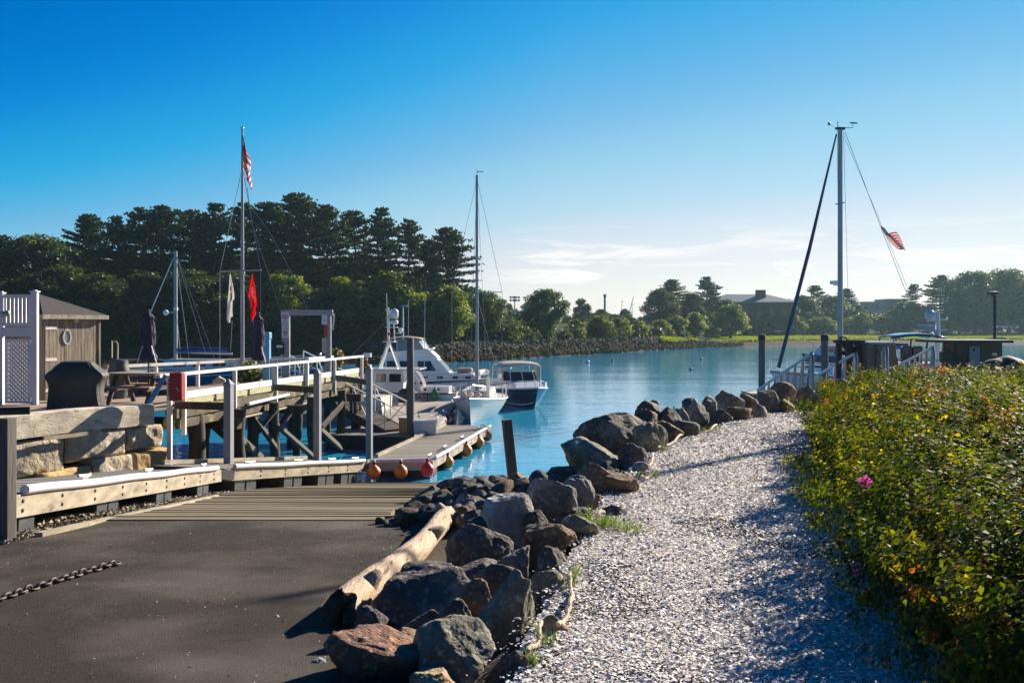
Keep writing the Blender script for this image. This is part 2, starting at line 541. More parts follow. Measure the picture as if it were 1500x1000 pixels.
MAT['shed_wood'] = M('grey_shed_boards', (0.36, 0.295, 0.22), 0.9, (0.15, 0.12, 0.09), 5.0, 0.5, 14, stretch=(5, 5, 0.35), bdist=0.012)
MAT['shed_roof'] = M('asphalt_shingle', (0.060, 0.050, 0.052), 0.9, (0.042, 0.036, 0.038), 8.0, 0.6, 30, bdist=0.01)
MAT['grill_cover'] = M('grill_cover', (0.050, 0.050, 0.046), 0.62, (0.038, 0.038, 0.036), 3, 0.3, 12, bdist=0.02)
MAT['umbrella'] = M('umbrella_cloth', (0.055, 0.045, 0.10), 0.8, (0.04, 0.032, 0.075), 4, 0.2, 16)
MAT['red_paint'] = M('red_paint', (0.36, 0.012, 0.018), 0.45, (0.29, 0.010, 0.014), 3, 0.05, 12)
MAT['blue_paint'] = M('blue_paint', (0.06, 0.22, 0.50), 0.5, (0.05, 0.18, 0.42), 3, 0.05, 12)
MAT['sky_blue_box'] = M('blue_cabinet', (0.10, 0.36, 0.62), 0.45, (0.09, 0.31, 0.54), 3, 0)
MAT['orange_ball'] = M('orange_fender', (0.88, 0.23, 0.025), 0.42, (0.72, 0.17, 0.02), 6, 0.1, 20, col3=(0.40, 0.13, 0.03), scale3=3.0, lo3=.62, hi3=.75)
MAT['red_ball'] = M('red_fender', (0.80, 0.025, 0.02), 0.4, (0.68, 0.02, 0.016), 6, 0.05, 20)
MAT['dull_red'] = M('dull_red_fender', (0.28, 0.025, 0.035), 0.5, (0.20, 0.02, 0.03), 5, 0.05, 20)
MAT['orange_cloth'] = M('orange_cloth', (0.75, 0.22, 0.03), 0.8, (0.6, 0.15, 0.02), 8, 0.2, 20)
MAT['green_rope'] = M('green_rope', (0.02, 0.30, 0.17), 0.8, (0.015, 0.22, 0.12), 20, 0.4, 60)
MAT['pale_rope'] = M('pale_rope', (0.52, 0.43, 0.30), 0.85, (0.40, 0.32, 0.22), 30, 0.5, 90, bdist=0.005)
MAT['chain'] = M('rusty_chain', (0.115, 0.095, 0.075), 0.6, (0.07, 0.055, 0.042), 20, 0.4, 60, metal=0.5, bdist=0.004)
MAT['log'] = M('driftwood', (0.64, 0.49, 0.34), 0.85, (0.40, 0.275, 0.17), 6.0, 1.0, 22, stretch=(4, 0.4, 4), col3=(0.13, 0.085, 0.05), scale3=5.5, lo3=.60, hi3=.66, bdist=0.02)
MAT['logend'] = M('rotten_log_end', (0.36, 0.22, 0.12), 0.95, (0.09, 0.055, 0.03), 9.0, 1.0, 20, bdist=0.05)
MAT['brown_post'] = M('brown_timber', (0.085, 0.055, 0.042), 0.8, (0.055, 0.036, 0.028), 4, 0.3, 14, stretch=(3, 3, 0.4))
MAT['tan_cabinet'] = M('tan_cabinet', (0.235, 0.19, 0.14), 0.6, (0.20, 0.16, 0.12), 2, 0.05, 10)
MAT['kiosk_wall'] = M('brown_board_wall', (0.115, 0.072, 0.045), 0.8, (0.08, 0.05, 0.032), 4, 0.3, 14, stretch=(5, 5, 0.4))
MAT['grey_door'] = M('grey_blue_door', (0.20, 0.23, 0.29), 0.5, (0.18, 0.205, 0.26), 2, 0)
MAT['pale_trim'] = M('pale_trim', (0.62, 0.55, 0.44), 0.7, (0.42, 0.36, 0.28), 3.5, 0.2, 12)
MAT['flag_red'] = M('flag_red', (0.55, 0.018, 0.035), 0.8, (0.46, 0.015, 0.03), 6, 0.1, 20)
MAT['flag_white'] = M('flag_white', (0.78, 0.76, 0.73), 0.8, (0.70, 0.67, 0.64), 6, 0.1, 20)
MAT['flag_blue'] = M('flag_blue', (0.012, 0.022, 0.10), 0.8, (0.010, 0.018, 0.08), 6, 0.1, 20)
MAT['pennant_red'] = M('pennant_red', (0.85, 0.022, 0.02), 0.75, (0.72, 0.018, 0.016), 6, 0.1, 20)
MAT['sign_white'] = M('sign_white', (0.76, 0.76, 0.78), 0.5, (0.70, 0.70, 0.72), 3, 0)
MAT['sign_red'] = M('sign_red', (0.60, 0.02, 0.05), 0.5, (0.5, 0.02, 0.05), 3, 0)
MAT['ink'] = M('dark_lettering', (0.02, 0.022, 0.03), 0.6, (0.03, 0.03, 0.035), 3, 0)
MAT['brick_far'] = M('brick_wall', (0.20, 0.085, 0.06), 0.9, (0.15, 0.065, 0.05), 1.5, 0)
MAT['slate_roof'] = M('slate_roof', (0.12, 0.15, 0.19), 0.6, (0.09, 0.115, 0.15), 1.0, 0)
MAT['far_wall'] = M('pale_building_wall', (0.36, 0.40, 0.44), 0.7, (0.30, 0.34, 0.38), 0.4, 0)
MAT['tile_roof'] = M('terracotta_roof', (0.34, 0.17, 0.11), 0.85, (0.27, 0.13, 0.085), 1.0, 0)
MAT['bark'] = M('bark', (0.055, 0.042, 0.032), 0.95, (0.035, 0.027, 0.021), 3, 0.6, 8, stretch=(3, 3, 0.6), bdist=0.05)
MAT['needles'] = leaf_mat('pine_needles', 0.28, 0.6, tcol=(1.5, 1.5, 0.6), gloss=0.2)
MAT['leaves'] = leaf_mat('tree_leaves', 0.42, 0.5, tcol=(1.7, 1.6, 0.45), gloss=0.3)
MAT['rose_leaf'] = leaf_mat('rose_leaves', 0.40, 0.62, tcol=(3.4, 2.8, 0.35), gloss=0.12)
MAT['blade'] = leaf_mat('grass_blades', 0.35, 0.6, tcol=(1.4, 1.3, 0.5), gloss=0.2)
MAT['shells'] = leaf_mat('shell_pieces', 0.0, 0.6, gloss=0.3)
MAT['petal'] = leaf_mat('rose_petals', 0.4, 0.6, tcol=(1.2, 1.0, 1.2), gloss=0.2)


def let_light_through(key, col, f=.5):
    """thin cloth: part of the light comes through"""
    nt = MAT[key].node_tree; b = nt.nodes['Principled BSDF']; o = nt.nodes['Material Output']
    t = nt.nodes.new('ShaderNodeBsdfTranslucent'); t.inputs['Color'].default_value = (*col, 1)
    x = nt.nodes.new('ShaderNodeMixShader'); x.inputs[0].default_value = f
    nt.links.new(b.outputs[0], x.inputs[1]); nt.links.new(t.outputs[0], x.inputs[2]); nt.links.new(x.outputs[0], o.inputs['Surface'])


for k_, c_ in (('flag_red', (.75, .03, .05)), ('flag_white', (.85, .82, .80)), ('flag_blue', (.02, .04, .16)), ('pennant_red', (.95, .03, .03)), ('white_canvas', (.7, .66, .6))):
    let_light_through(k_, c_)

# ================================================================== LAND AND WATER
CURVE_Y = [-6, 3.0, 4.74, 6.27, 8.3, 12.15, 14.4, 17.2, 19.9, 21.6, 23]
CURVE_X = [-0.5, -0.15, .13, .39, .74, 1.67, 2.67, 4.1, 6.0, 8.2, 11.5]


def path_edge(y):
    return interp(y, CURVE_Y, CURVE_X)


def ramp_z(y):
    if y < 3: return 2.6
    if y < 12: return 2.6 - 0.08 * (y - 3)
    return 1.88 - 0.129 * (y - 12)


def land_z(x, y):
    e = path_edge(y) if y < 23 else 11.5 + (y - 23) * 3.0
    s = x - e
    p = 2.6 if s >= 0 else 2.6 + s * 0.55
    if y > 22.5:
        p = min(p, 2.6 - (y - 22.5) * 0.30) if x < 30 else p - max(0, y - 30) * .1
    r = ramp_z(y) - 0.02 - max(0, y - 26.6) * 0.1
    xr = -0.55 if y < 7 else -0.55 - (y - 7) * 0.17
    if y > 12: xr = -1.4 - (y - 12) * .02
    if x > xr:
        t = min(max((x - xr) / 0.8, 0), 1) * min(1, max(0, (y - 9) / 3))
        shoulder = r + 0.30 * t * (1 if y < 17.5 else max(0, 1 - (y - 17.5) * .5))
        fall = max(0, y - 18.6) * 0.9 + max(0, (x - 0.6)) * 0.5 * max(0, y - 10) * 0.12
        r = shoulder - fall
    if x < -9.5:
        r += 0.0
    return max(max(p, r), -1.2)


def make_land():
    xs = np.concatenate([np.linspace(-40, -10, 16)[:-1], np.linspace(-10, 9, 115)[:-1], np.linspace(9, 60, 40)])
    ys = np.concatenate([np.linspace(-12, 2, 12)[:-1], np.linspace(2, 27, 140)[:-1], np.linspace(27, 36, 14)])
    rows = []
    for y in ys:
        row = []
        for x in xs:
            z = land_z(x, y)
            if z > -1.1 and not (-5.6 < x < -1.0):
                z += 0.04 * mnoise.noise(Vector((x * 1.3, y * 1.3, 0))) * (0.25 if x > path_edge(y) else 1)
            if -5.6 < x < -1.3: z -= 0.03
            row.append((x, y, z))
        rows.append(row)
    m = MB(); m.grid(rows)
    o = m.build('ground', MAT['shore'], smooth='all', origin=(0, 0, 0))
    tag(o, kind='structure')


make_land()


def make_water():
    m = MB()
    m.grid([[(-880, -60, 0), (880, -60, 0)], [(-880, 880, 0), (880, 880, 0)]])
    tag(m.build('water', MAT['water'], origin=(0, 0, 0)), kind='structure')


make_water()


def make_ramp():
    # asphalt launching ramp, then planks laid across it down into the water
    rows = []
    for y in np.concatenate([np.linspace(-8, 2.5, 8), np.linspace(3, 12.0, 30)]):
        l = -4.95 if y > 9.3 else (-4.95 - (9.3 - y) * 1.6)
        wl = 0.05 * mnoise.noise(Vector((y * 1.5, 3, 0)))
        row = []
        for t in np.linspace(0, 1, 24):
            r = -0.55 + 0.0 * y if y < 7 else -0.55 - (y - 7) * 0.17
            x = lerp(l + wl, r, t)
            row.append((x, y, ramp_z(y) + 0.012 + 0.008 * mnoise.noise(Vector((x * .8, y * .8, 5)))))
        rows.append(row)
    m = MB(); m.grid(rows)
    tag(m.build('boat_ramp_road', MAT['asphalt'], smooth='all', origin=(0, 0, 0)), kind='structure')
    rnd = random.Random(4)
    m = MB()
    y = 11.72
    while y < 28.2:
        w = 0.25
        z0, z1 = ramp_z(y) + .03, ramp_z(y + w) + .03
        xl = lerp(-4.85, -5.75, min(1, (y - 11.7) / 9)) + rnd.uniform(-.05, .05)
        xr = -1.42 - (y - 11.7) * 0.028 + rnd.uniform(-.14, .10)
        dz = rnd.uniform(-.008, .012)
        dy = rnd.uniform(-.018, .018)
        m.slab([(xl, y + dy, z0 + dz), (xr, y - dy, z0 + dz + rnd.uniform(-.01, .01)), (xr, y + w - dy, z1 + dz), (xl, y + w + dy, z1 + dz)], 0.06)
        y += w + rnd.uniform(.035, .06)
    o = m.build('plank_ramp', MAT['ramp_plank'])
    tag(o, 'grey brown planks laid across the lower boat ramp down to the water', 'ramp')
    # pale timber edging on the ramp's far side from the rocks
    m = MB()
    pts = [(-4.90, 10.3), (-4.80, 11.2), (-4.84, 13.4), (-5.05, 15.5), (-5.35, 18)]
    for a, b in zip(pts[:-1], pts[1:]):
        m.bar((a[0], a[1], ramp_z(a[1]) + .03), (b[0], b[1], ramp_z(b[1]) + .03), .09, .05)
    tag(m.build('edging_strip', MAT['pale_timber']), 'thin pale edging strip between the asphalt ramp and the gravel below the dock', 'edging')


make_ramp()


def make_path():
    rows = []
    for y in np.concatenate([np.linspace(-8, 2.8, 6), np.linspace(3, 22.3, 70)]):
        e = path_edge(y) - interp(y, [4, 6, 9], [.16, .16, .2]) + .10 * mnoise.noise(Vector((y * 1.7, 3.3, 0)))
        r = 30.0
        row = []
        for t in np.concatenate([np.linspace(0, 6, 50), [8, 12, 20, 28]]):
            x = e + t
            row.append((x, y, 2.606 + 0.02 * mnoise.noise(Vector((x * .9, y * .9, 1))) - (0.22 * (0.25 - t) if t < .25 else 0)))
        rows.append(row)
    m = MB(); m.grid(rows)
    tag(m.build('shell_path', MAT['shellbed'], smooth='all', origin=(0, 0, 0)), kind='structure')
    rng = np.random.default_rng(7)
    n = 230000
    # density falls with distance; size grows a little so that the cover stays
    y = 3.6 + (22.3 - 3.6) * rng.random(n) ** 2.0
    wid = np.interp(y, [3.6, 8, 14, 22], [2.9, 3.2, 4.0, 5.5])
    x = np.array([path_edge(v) for v in y]) - np.interp(y, [4, 6, 9], [.10, .10, .12]) + np.array([.10 * mnoise.noise(Vector((v * 1.7, 3.3, 0))) for v in y]) - .10 * np.abs(rng.normal(0, 1, n)) * (rng.random(n) < .12) + rng.random(n) * wid
    s = (0.0058 + 0.0105 * rng.random(n) ** 3.0) * np.interp(y, [4, 9, 20], [1.0, 1.25, 2.0])
    th = rng.random(n) * 2 * pi
    tl = rng.normal(0, 0.24, n); t2 = rng.normal(0, 0.24, n)
    u = np.stack([np.cos(th), np.sin(th), tl], 1) * s[:, None]
    v = np.stack([-np.sin(th), np.cos(th), t2], 1) * (s * (0.55 + .35 * rng.random(n)))[:, None]
    z = 2.611 + 0.008 * rng.random(n) + s * 0.28
    base = np.array([[.84, .81, .78], [.76, .70, .65], [.64, .56, .49], [.88, .87, .86], [.46, .41, .36], [.72, .66, .62]])
    k = rng.choice(6, n, p=[.32, .23, .11, .20, .05, .09])
    col = base[k] * (0.8 + .3 * rng.random((n, 1)))
    o = quads_object('shell_gravel', np.stack([x, y, z], 1), u, v, np.clip(col, 0, .9), MAT['shells'], fold=0.35)
    tag(o, 'loose broken white and tan shells covering the footpath', 'shell gravel', kind='stuff')


make_path()


def tufts(name, label, spots, cat='grass', h=(.05, .13), cols=((.10, .17, .02), (.18, .26, .035)), wid=.004):
    rng = np.random.default_rng(len(spots) * 7 + 1)
    C, U, V, K = [], [], [], []
    for (x, y, z, r, n) in spots:
        a = rng.random(n) * 2 * pi; rr = r * np.sqrt(rng.random(n))
        hh = h[0] + (h[1] - h[0]) * rng.random(n)
        lean = rng.normal(0, .45, (n, 2))
        u = np.stack([lean[:, 0] * hh / 2, lean[:, 1] * hh / 2, hh / 2], 1)
        b = rng.random(n) * 2 * pi
        v = np.stack([np.cos(b), np.sin(b), 0 * b], 1) * (wid * (.6 + .8 * rng.random(n)))[:, None]
        C.append(np.stack([x + rr * np.cos(a), y + rr * np.sin(a), z + hh / 2], 1)); U.append(u); V.append(v)
        t = rng.random((n, 1)); K.append(np.array(cols[0]) * (1 - t) + np.array(cols[1]) * t)
    o = quads_object(name, np.concatenate(C), np.concatenate(U), np.concatenate(V), np.concatenate(K), MAT['blade'])
    return tag(o, label, cat, kind='stuff')


def path_tufts():
    sp = []
    for px, py, r, n in ((872, 775, .10, 70), (905, 772, .16, 70), (925, 780, .12, 40), (835, 858, .05, 30), (948, 700, .12, 60), (880, 768, .16, 60),
                         (1047, 600, .3, 80), (1190, 597, .6, 120), (1160, 602, .4, 60), (965, 660, .12, 40), (1075, 674, .12, 16), (800, 945, .05, 22),
                         (772, 975, .05, 26), (860, 760, .1, 40), (1045, 632, .2, 40), (845, 842, .04, 20)):
        p = PZ(px, py, 2.61); sp.append((p.x, p.y, 2.6, r, n))
    tufts('path_grass', 'sparse green grass sprouting along the rock side of the shell path', sp)


path_tufts()


def gravel_verge():
    rng = np.random.default_rng(11); n = 9000
    y = 9.5 + 12 * rng.random(n) ** 1.3
    x = np.interp(y, [9.5, 13, 18, 21.5], [-4.95, -4.95, -5.4, -5.7]) - rng.random(n) * np.interp(y, [9.5, 14, 21], [1.6, 1.2, .8])
    s = 0.012 + .02 * rng.random(n) ** 2
    z = np.array([ramp_z(v) for v in y]) + s * .4
    th = rng.random(n) * 6.28
    u = np.stack([np.cos(th), np.sin(th), rng.normal(0, .5, n)], 1) * s[:, None]
    v = np.stack([-np.sin(th), np.cos(th), rng.normal(0, .5, n)], 1) * s[:, None] * .8
    base = np.array([[.22, .18, .12], [.34, .29, .20], [.12, .10, .07], [.42, .37, .28]])
    col = base[rng.choice(4, n)] * (.8 + .4 * rng.random((n, 1)))
    tag(quads_object('beach_gravel', np.stack([x, y, z], 1), u, v, col, MAT['shells'], fold=.8), 'brown beach gravel along the ramp below the dock floats', 'gravel', kind='stuff')


gravel_verge()


def ramp_grit():
    rng = np.random.default_rng(31); n = 2600
    y = 4.5 + 7.3 * rng.random(n) ** .8
    t = np.where(rng.random(n) < .55, rng.random(n) ** 3, rng.random(n))
    x = np.where(rng.random(n) < .6, np.interp(y, [4, 7, 12], [-.7, -.8, -1.5]) - t * 4.2, -4.7 + t * 3.5)
    s = .003 + .007 * rng.random(n) ** 3
    z = np.array([ramp_z(v) for v in y]) + .016 + s * .3
    th = rng.random(n) * 6.28
    u = np.stack([np.cos(th), np.sin(th), rng.normal(0, .4, n)], 1) * s[:, None]
    v = np.stack([-np.sin(th), np.cos(th), rng.normal(0, .4, n)], 1) * s[:, None] * .7
    base = np.array([[.30, .25, .18], [.16, .13, .10], [.45, .40, .34], [.10, .07, .04]])
    tag(quads_object('ramp_grit', np.stack([x, y, z], 1), u, v, base[rng.choice(4, n)], MAT['shells'], fold=.5), 'scattered grit and small debris on the asphalt ramp', 'grit', kind='stuff')


ramp_grit()

# ------------------------------------------------------------------ far shore
SHX = [-700, -200, 0, 300, 640, 735, 900, 1040, 1100, 1260, 1500, 1750, 2300]      # photo column
SHD = [75, 88, 95, 103, 112, 125, 157, 200, 212, 235, 248, 240, 220]               # distance of the waterline there


def shore_d(px):
    return interp(px, SHX, SHD)


def far_z(px, off):
    """height of the far bank, off metres behind its waterline"""
    left = [(-6, -.8), (0, -.05), (5, 1.65), (9, 2.1), (30, 2.7), (90, 4.2), (250, 6), (650, 9)]
    right = [(-6, -.5), (0, -.05), (7, .65), (14, .85), (55, 1.2), (75, 2.6), (150, 4.2), (300, 7), (650, 10)]
    t = min(max((px - 960) / 100, 0), 1)
    a = interp(off, [q[0] for q in left], [q[1] for q in left])
    b = interp(off, [q[0] for q in right], [q[1] for q in right])
    return lerp(a, b, t)


def far_pt(px, off, dz=0.0):
    d = shore_d(px) + off
    return Vector(((px - 750) / FPX * d, d, far_z(px, off) + dz))


def make_far():
    offs = [-6, 0, 1.5, 3, 5, 7, 9, 14, 22, 35, 55, 75, 110, 160, 250, 400, 560]
    rows = []
    for off in offs:
        row = []
        for px in range(-700, 2301, 30):
            o2 = off + (1.6 * mnoise.noise(Vector((px * .02, off * .1, 0))) if -1 < off < 20 else 0)
            p = far_pt(px, o2)
            p.z += 0.25 * mnoise.noise(Vector((px * .05, off * .3, 2))) * (1 if off > 1 else .3)
            row.append(p)
        rows.append(row)
    m = MB(); m.grid(rows)
    tag(m.build('far_bank_terrain', MAT['farland'], smooth='all', origin=(0, 0, 0)), kind='structure')
    # riprap of the far bank
    rng = random.Random(5)
    m = MB(); ico = []
    import bmesh
    bm = bmesh.new(); bmesh.ops.create_icosphere(bm, subdivisions=1, radius=1.0)
    bv = [v.co.copy() for v in bm.verts]; bf = [[v.index for v in f.verts] for f in bm.faces]; bm.free()
    for i in range(3600):
        px = rng.uniform(540, 1090)
        off = rng.uniform(0.3, 7.5)
        fade = 1 if px < 1000 else max(.35, 1 - (px - 1000) / 120)
        s = rng.uniform(.22, .55) * fade
        p = far_pt(px, off, s * .25)
        q = Matrix.Rotation(rng.uniform(0, 6), 3, Vector((rng.random() - .5, rng.random() - .5, rng.random() - .5)).normalized())
        sc = Vector((s * rng.uniform(.8, 1.5), s * rng.uniform(.6, 1.1), s * rng.uniform(.5, .9)))
        m.add([p + q @ Vector((v.x * sc.x * rng.uniform(.75, 1.1), v.y * sc.y, v.z * sc.z)) for v in bv], bf)
    tag(m.build('far_riprap', MAT['farrock'], origin=(0, 0, 0)), 'band of grey and weed brown broken rock along the far shore', 'riprap', kind='stuff')
    # salt marsh grass
    rng = np.random.default_rng(3); C, U, V, K = [], [], [], []
    n = 60000
    px = np.concatenate([rng.uniform(1040, 1620, int(n * .9)), rng.uniform(968, 1022, n - int(n * .9))])
    off = np.concatenate([rng.uniform(13, 58, int(n * .9)), rng.uniform(5.5, 9, n - int(n * .9))])
    d = np.interp(px, SHX, SHD) + off + 3 * np.sin(px * .05)
    z = np.array([far_z(a, b) for a, b in zip(px, off)])
    hh = rng.uniform(.3, .7, n)
    c = np.stack([(px - 750) / FPX * d, d, z + hh * .4], 1)
    u = np.stack([rng.normal(0, .15, n), rng.normal(0, .15, n), hh * .55], 1)
    v = np.stack([rng.uniform(.12, .3, n), rng.normal(0, .1, n), 0 * hh], 1)
    t = rng.random((n, 1)); col = np.array([[.17, .25, .02]]) * (1 - t) + np.array([[.30, .34, .03]]) * t
    tag(quads_object('marsh_grass', c, u, v, col, MAT['blade']), 'bright green salt marsh grass along the far shore', 'grass', kind='stuff')


make_far()

# ================================================================== TREES
def pine_mesh(seed, h=22.0, spread=5.0, bare=0.28, dens=1.0):
    rng = np.random.default_rng(seed)
    tm = MB()
    bend = [Vector((0.25 * rng.normal() * i / 6, 0.25 * rng.normal() * i / 6, h * i / 7)) for i in range(8)]
    tm.tube(bend, [0.42, .38, .33, .28, .22, .16, .10, .04], 8)

    def axis(z):
        t = min(max(z / h * 7, 0), 6.999); i = int(t)
        return bend[i].lerp(bend[i + 1], t - i)
    C, U = [], []
    z = h * bare
    while z < h * 0.985:
        f = (z / h - bare) / (1 - bare)
        prof = (0.55 + 0.45 * sin(min(1, f * 1.6) * pi / 2)) * (1 - f ** 2.6) + 0.10
        nb = rng.integers(4, 7)
        a0 = rng.random() * 6.28
        for k in range(nb):
            if rng.random() > 0.86 * dens: continue
            L = spread * prof * rng.uniform(.55, 1.15)
            a = a0 + 6.28 * k / nb + rng.normal() * .25
            rise = lerp(-0.06, 0.62, f ** 1.5) + rng.normal() * .06
            o = axis(z)
            tip = o + Vector((cos(a) * L, sin(a) * L, L * rise))
            mid = o.lerp(tip, .55) - Z * L * .05
            if L > 1.2:
                tm.tube([o, mid, tip], [.05 + .012 * L, .05, .015], 4, cap=False)
            nt = max(4, int(L / .24))
            for j in range(nt):
                t = lerp(.25, 1.02, (j + rng.random()) / nt)
                p = o.lerp(tip, t)
                w = L * .24 * (1.1 - abs(t - .6)) + .12
                for q in range(4):
                    C.append((p.x - sin(a) * rng.normal() * w + rng.normal() * .1, p.y + cos(a) * rng.normal() * w + rng.normal() * .1, p.z + rng.normal() * .09 + .08))
                    U.append((cos(a), sin(a), rise + .5))
        z += rng.uniform(.85, 1.35) * h / 22 * (1 - .35 * f)
    C = np.array(C); U = np.array(U)
    rep = 4
    c = np.repeat(C, rep, 0); n = len(c)
    d = np.repeat(U, rep, 0) * .55 + rng.normal(0, .62, (n, 3)) + np.array([0, 0, .30])
    d /= np.linalg.norm(d, axis=1, keepdims=True)
    ln = rng.uniform(.20, .36, n)[:, None]
    u = d * ln
    r = rng.normal(0, 1, (n, 3)); v = np.cross(d, r); v /= np.linalg.norm(v, axis=1, keepdims=True) + 1e-9
    v *= rng.uniform(.085, .15, n)[:, None]
    t = np.repeat(rng.random((len(C), 1)), rep, 0)
    col = np.array([[.013, .030, .011]]) * (1 - t) + np.array([[.044, .068, .017]]) * t
    return tm, c + u * .7, u, v, col


def broad_mesh(seed, h=12.0, w=4.5, base=0.18, nlobe=26, nleaf=11000, c1=(.030, .060, .014), c2=(.085, .125, .022), ls=1.0, gap=.0):
    rng = np.random.default_rng(seed)
    tm = MB()
    top = Vector((rng.normal() * .3, rng.normal() * .3, h * .8))
    tm.tube([Vector((0, 0, 0)), Vector((.1, 0, h * .25)), top.lerp(Vector((0, 0, 0)), .35), top], [.028 * h, .022 * h, .014 * h, .004 * h], 7)
    C, K, NRM = [], [], []
    lobes = []
    for i in range(nlobe):
        f = (i + .5) / nlobe
        z = lerp(base, .95, f ** .85)
        fr = sin(pi * min(1, max(.02, (z - base * .6) / (1.04 - base * .6))) ** .85)
        a = i * 2.4 + rng.normal() * .4
        rr = w * fr * rng.uniform(.35, .9)
        c = Vector((cos(a) * rr, sin(a) * rr, z * h + rng.normal() * .02 * h))
        r = w * rng.uniform(.26, .46) * (.6 + .5 * fr)
        lobes.append((c, r))
        s0 = Vector((0, 0, max(.15, z - .25) * h))
        tm.tube([s0, s0.lerp(c, .6) + Z * .1, c], [.012 * h, .008 * h, .003 * h], 4, cap=False)
    tot = sum(r * r for _, r in lobes)
    for c, r in lobes:
        n = int(nleaf * r * r / tot)
        g = rng.normal(0, 1, (n, 3)); g /= np.linalg.norm(g, axis=1, keepdims=True)
        rad = r * (rng.random((n, 1)) ** .45) * (1 + .18 * np.sin(g[:, :1] * 5 + g[:, 1:2] * 7 + c.x))
        C.append(np.array(c) + g * rad * np.array([1, 1, .72]))
        NRM.append(g)
        t = np.clip(rng.normal(rng.random(), .22, (n, 1)), 0, 1)
        K.append(np.array([c1]) * (1 - t) + np.array([c2]) * t)
    C = np.concatenate(C); K = np.concatenate(K); G = np.concatenate(NRM); n = len(C)
    nr = G * .5 + rng.normal(0, .7, (n, 3)) + np.array([0, 0, .5]); nr /= np.linalg.norm(nr, axis=1, keepdims=True)
    u = np.cross(nr, rng.normal(0, 1, (n, 3))); u /= np.linalg.norm(u, axis=1, keepdims=True) + 1e-9
    v = np.cross(nr, u)
    L = (rng.uniform(.12, .26, n) * ls)[:, None]
    return tm, C, u * L, v * L * .62, K


PROTO = {}


def tree_proto(key):
    if key in PROTO: return PROTO[key]
    kind, i = key[:-1], int(key[-1])
    if kind == 'pine':
        hs = [(22, 4.6, .26), (22, 5.6, .32), (22, 4.0, .20), (22, 5.0, .42)]
        h, sp, ba = hs[i % 4]
        tm, c, u, v, k = pine_mesh(100 + i, h, sp, ba); mat = MAT['needles']; H0 = h
    else:
        par = {'oak': dict(h=12, w=4.6, nlobe=30, nleaf=15000), 'green': dict(h=10, w=3.8, nlobe=26, nleaf=12000, c1=(.06, .11, .010), c2=(.20, .25, .020)),
               'shrub': dict(h=5, w=2.6, base=.05, nlobe=20, nleaf=7000, c1=(.05, .095, .010), c2=(.19, .23, .018), ls=.8),
               'dark': dict(h=12, w=4.4, base=.08, nlobe=30, nleaf=14000, c1=(.018, .038, .014), c2=(.045, .075, .018))}[kind]
        tm, c, u, v, k = broad_mesh(300 + i * 17 + len(kind), **par); mat = MAT['leaves']; H0 = par['h']
    name = 'pine_tree' if kind == 'pine' else ('shrub' if kind == 'shrub' else 'broadleaf_tree')
    root = thing(name, 'x', 'tree')
    tm.build('trunk', MAT['bark'], root, local=True, smooth='all')
    quads_object('crown', c, u, v, k, mat, root, fold=.25)
    PROTO[key] = (root, H0, [False])
    return PROTO[key]


def plant_tree(key, px, ytop, off, label, group, wide=1.0, rot=None, dz=0.0):
    root, H0, used = tree_proto(key)
    d = shore_d(px) + off
    z0 = far_z(px, off) - .15
    ztop = CAMH - (ytop - YH) / FPX * d
    s = (ztop - z0) / (H0 * (1.0 if key.startswith('pine') else 1.0))
    o = root if not used[0] else copy_tree(root)
    used[0] = True
    o.location = ((px - 750) / FPX * d, d, z0)
    o.rotation_euler = (0, 0, rot if rot is not None else (px * 0.37) % 6.28)
    o.scale = (s * wide, s * wide, s)
    tag(o, label, 'shrub' if key.startswith('shrub') else 'tree', group)
    return o


LW, RW, SH = 'trees of the dark wood on the far bank', 'trees on the far shore beyond the marsh', 'bushes along the far rocky bank'


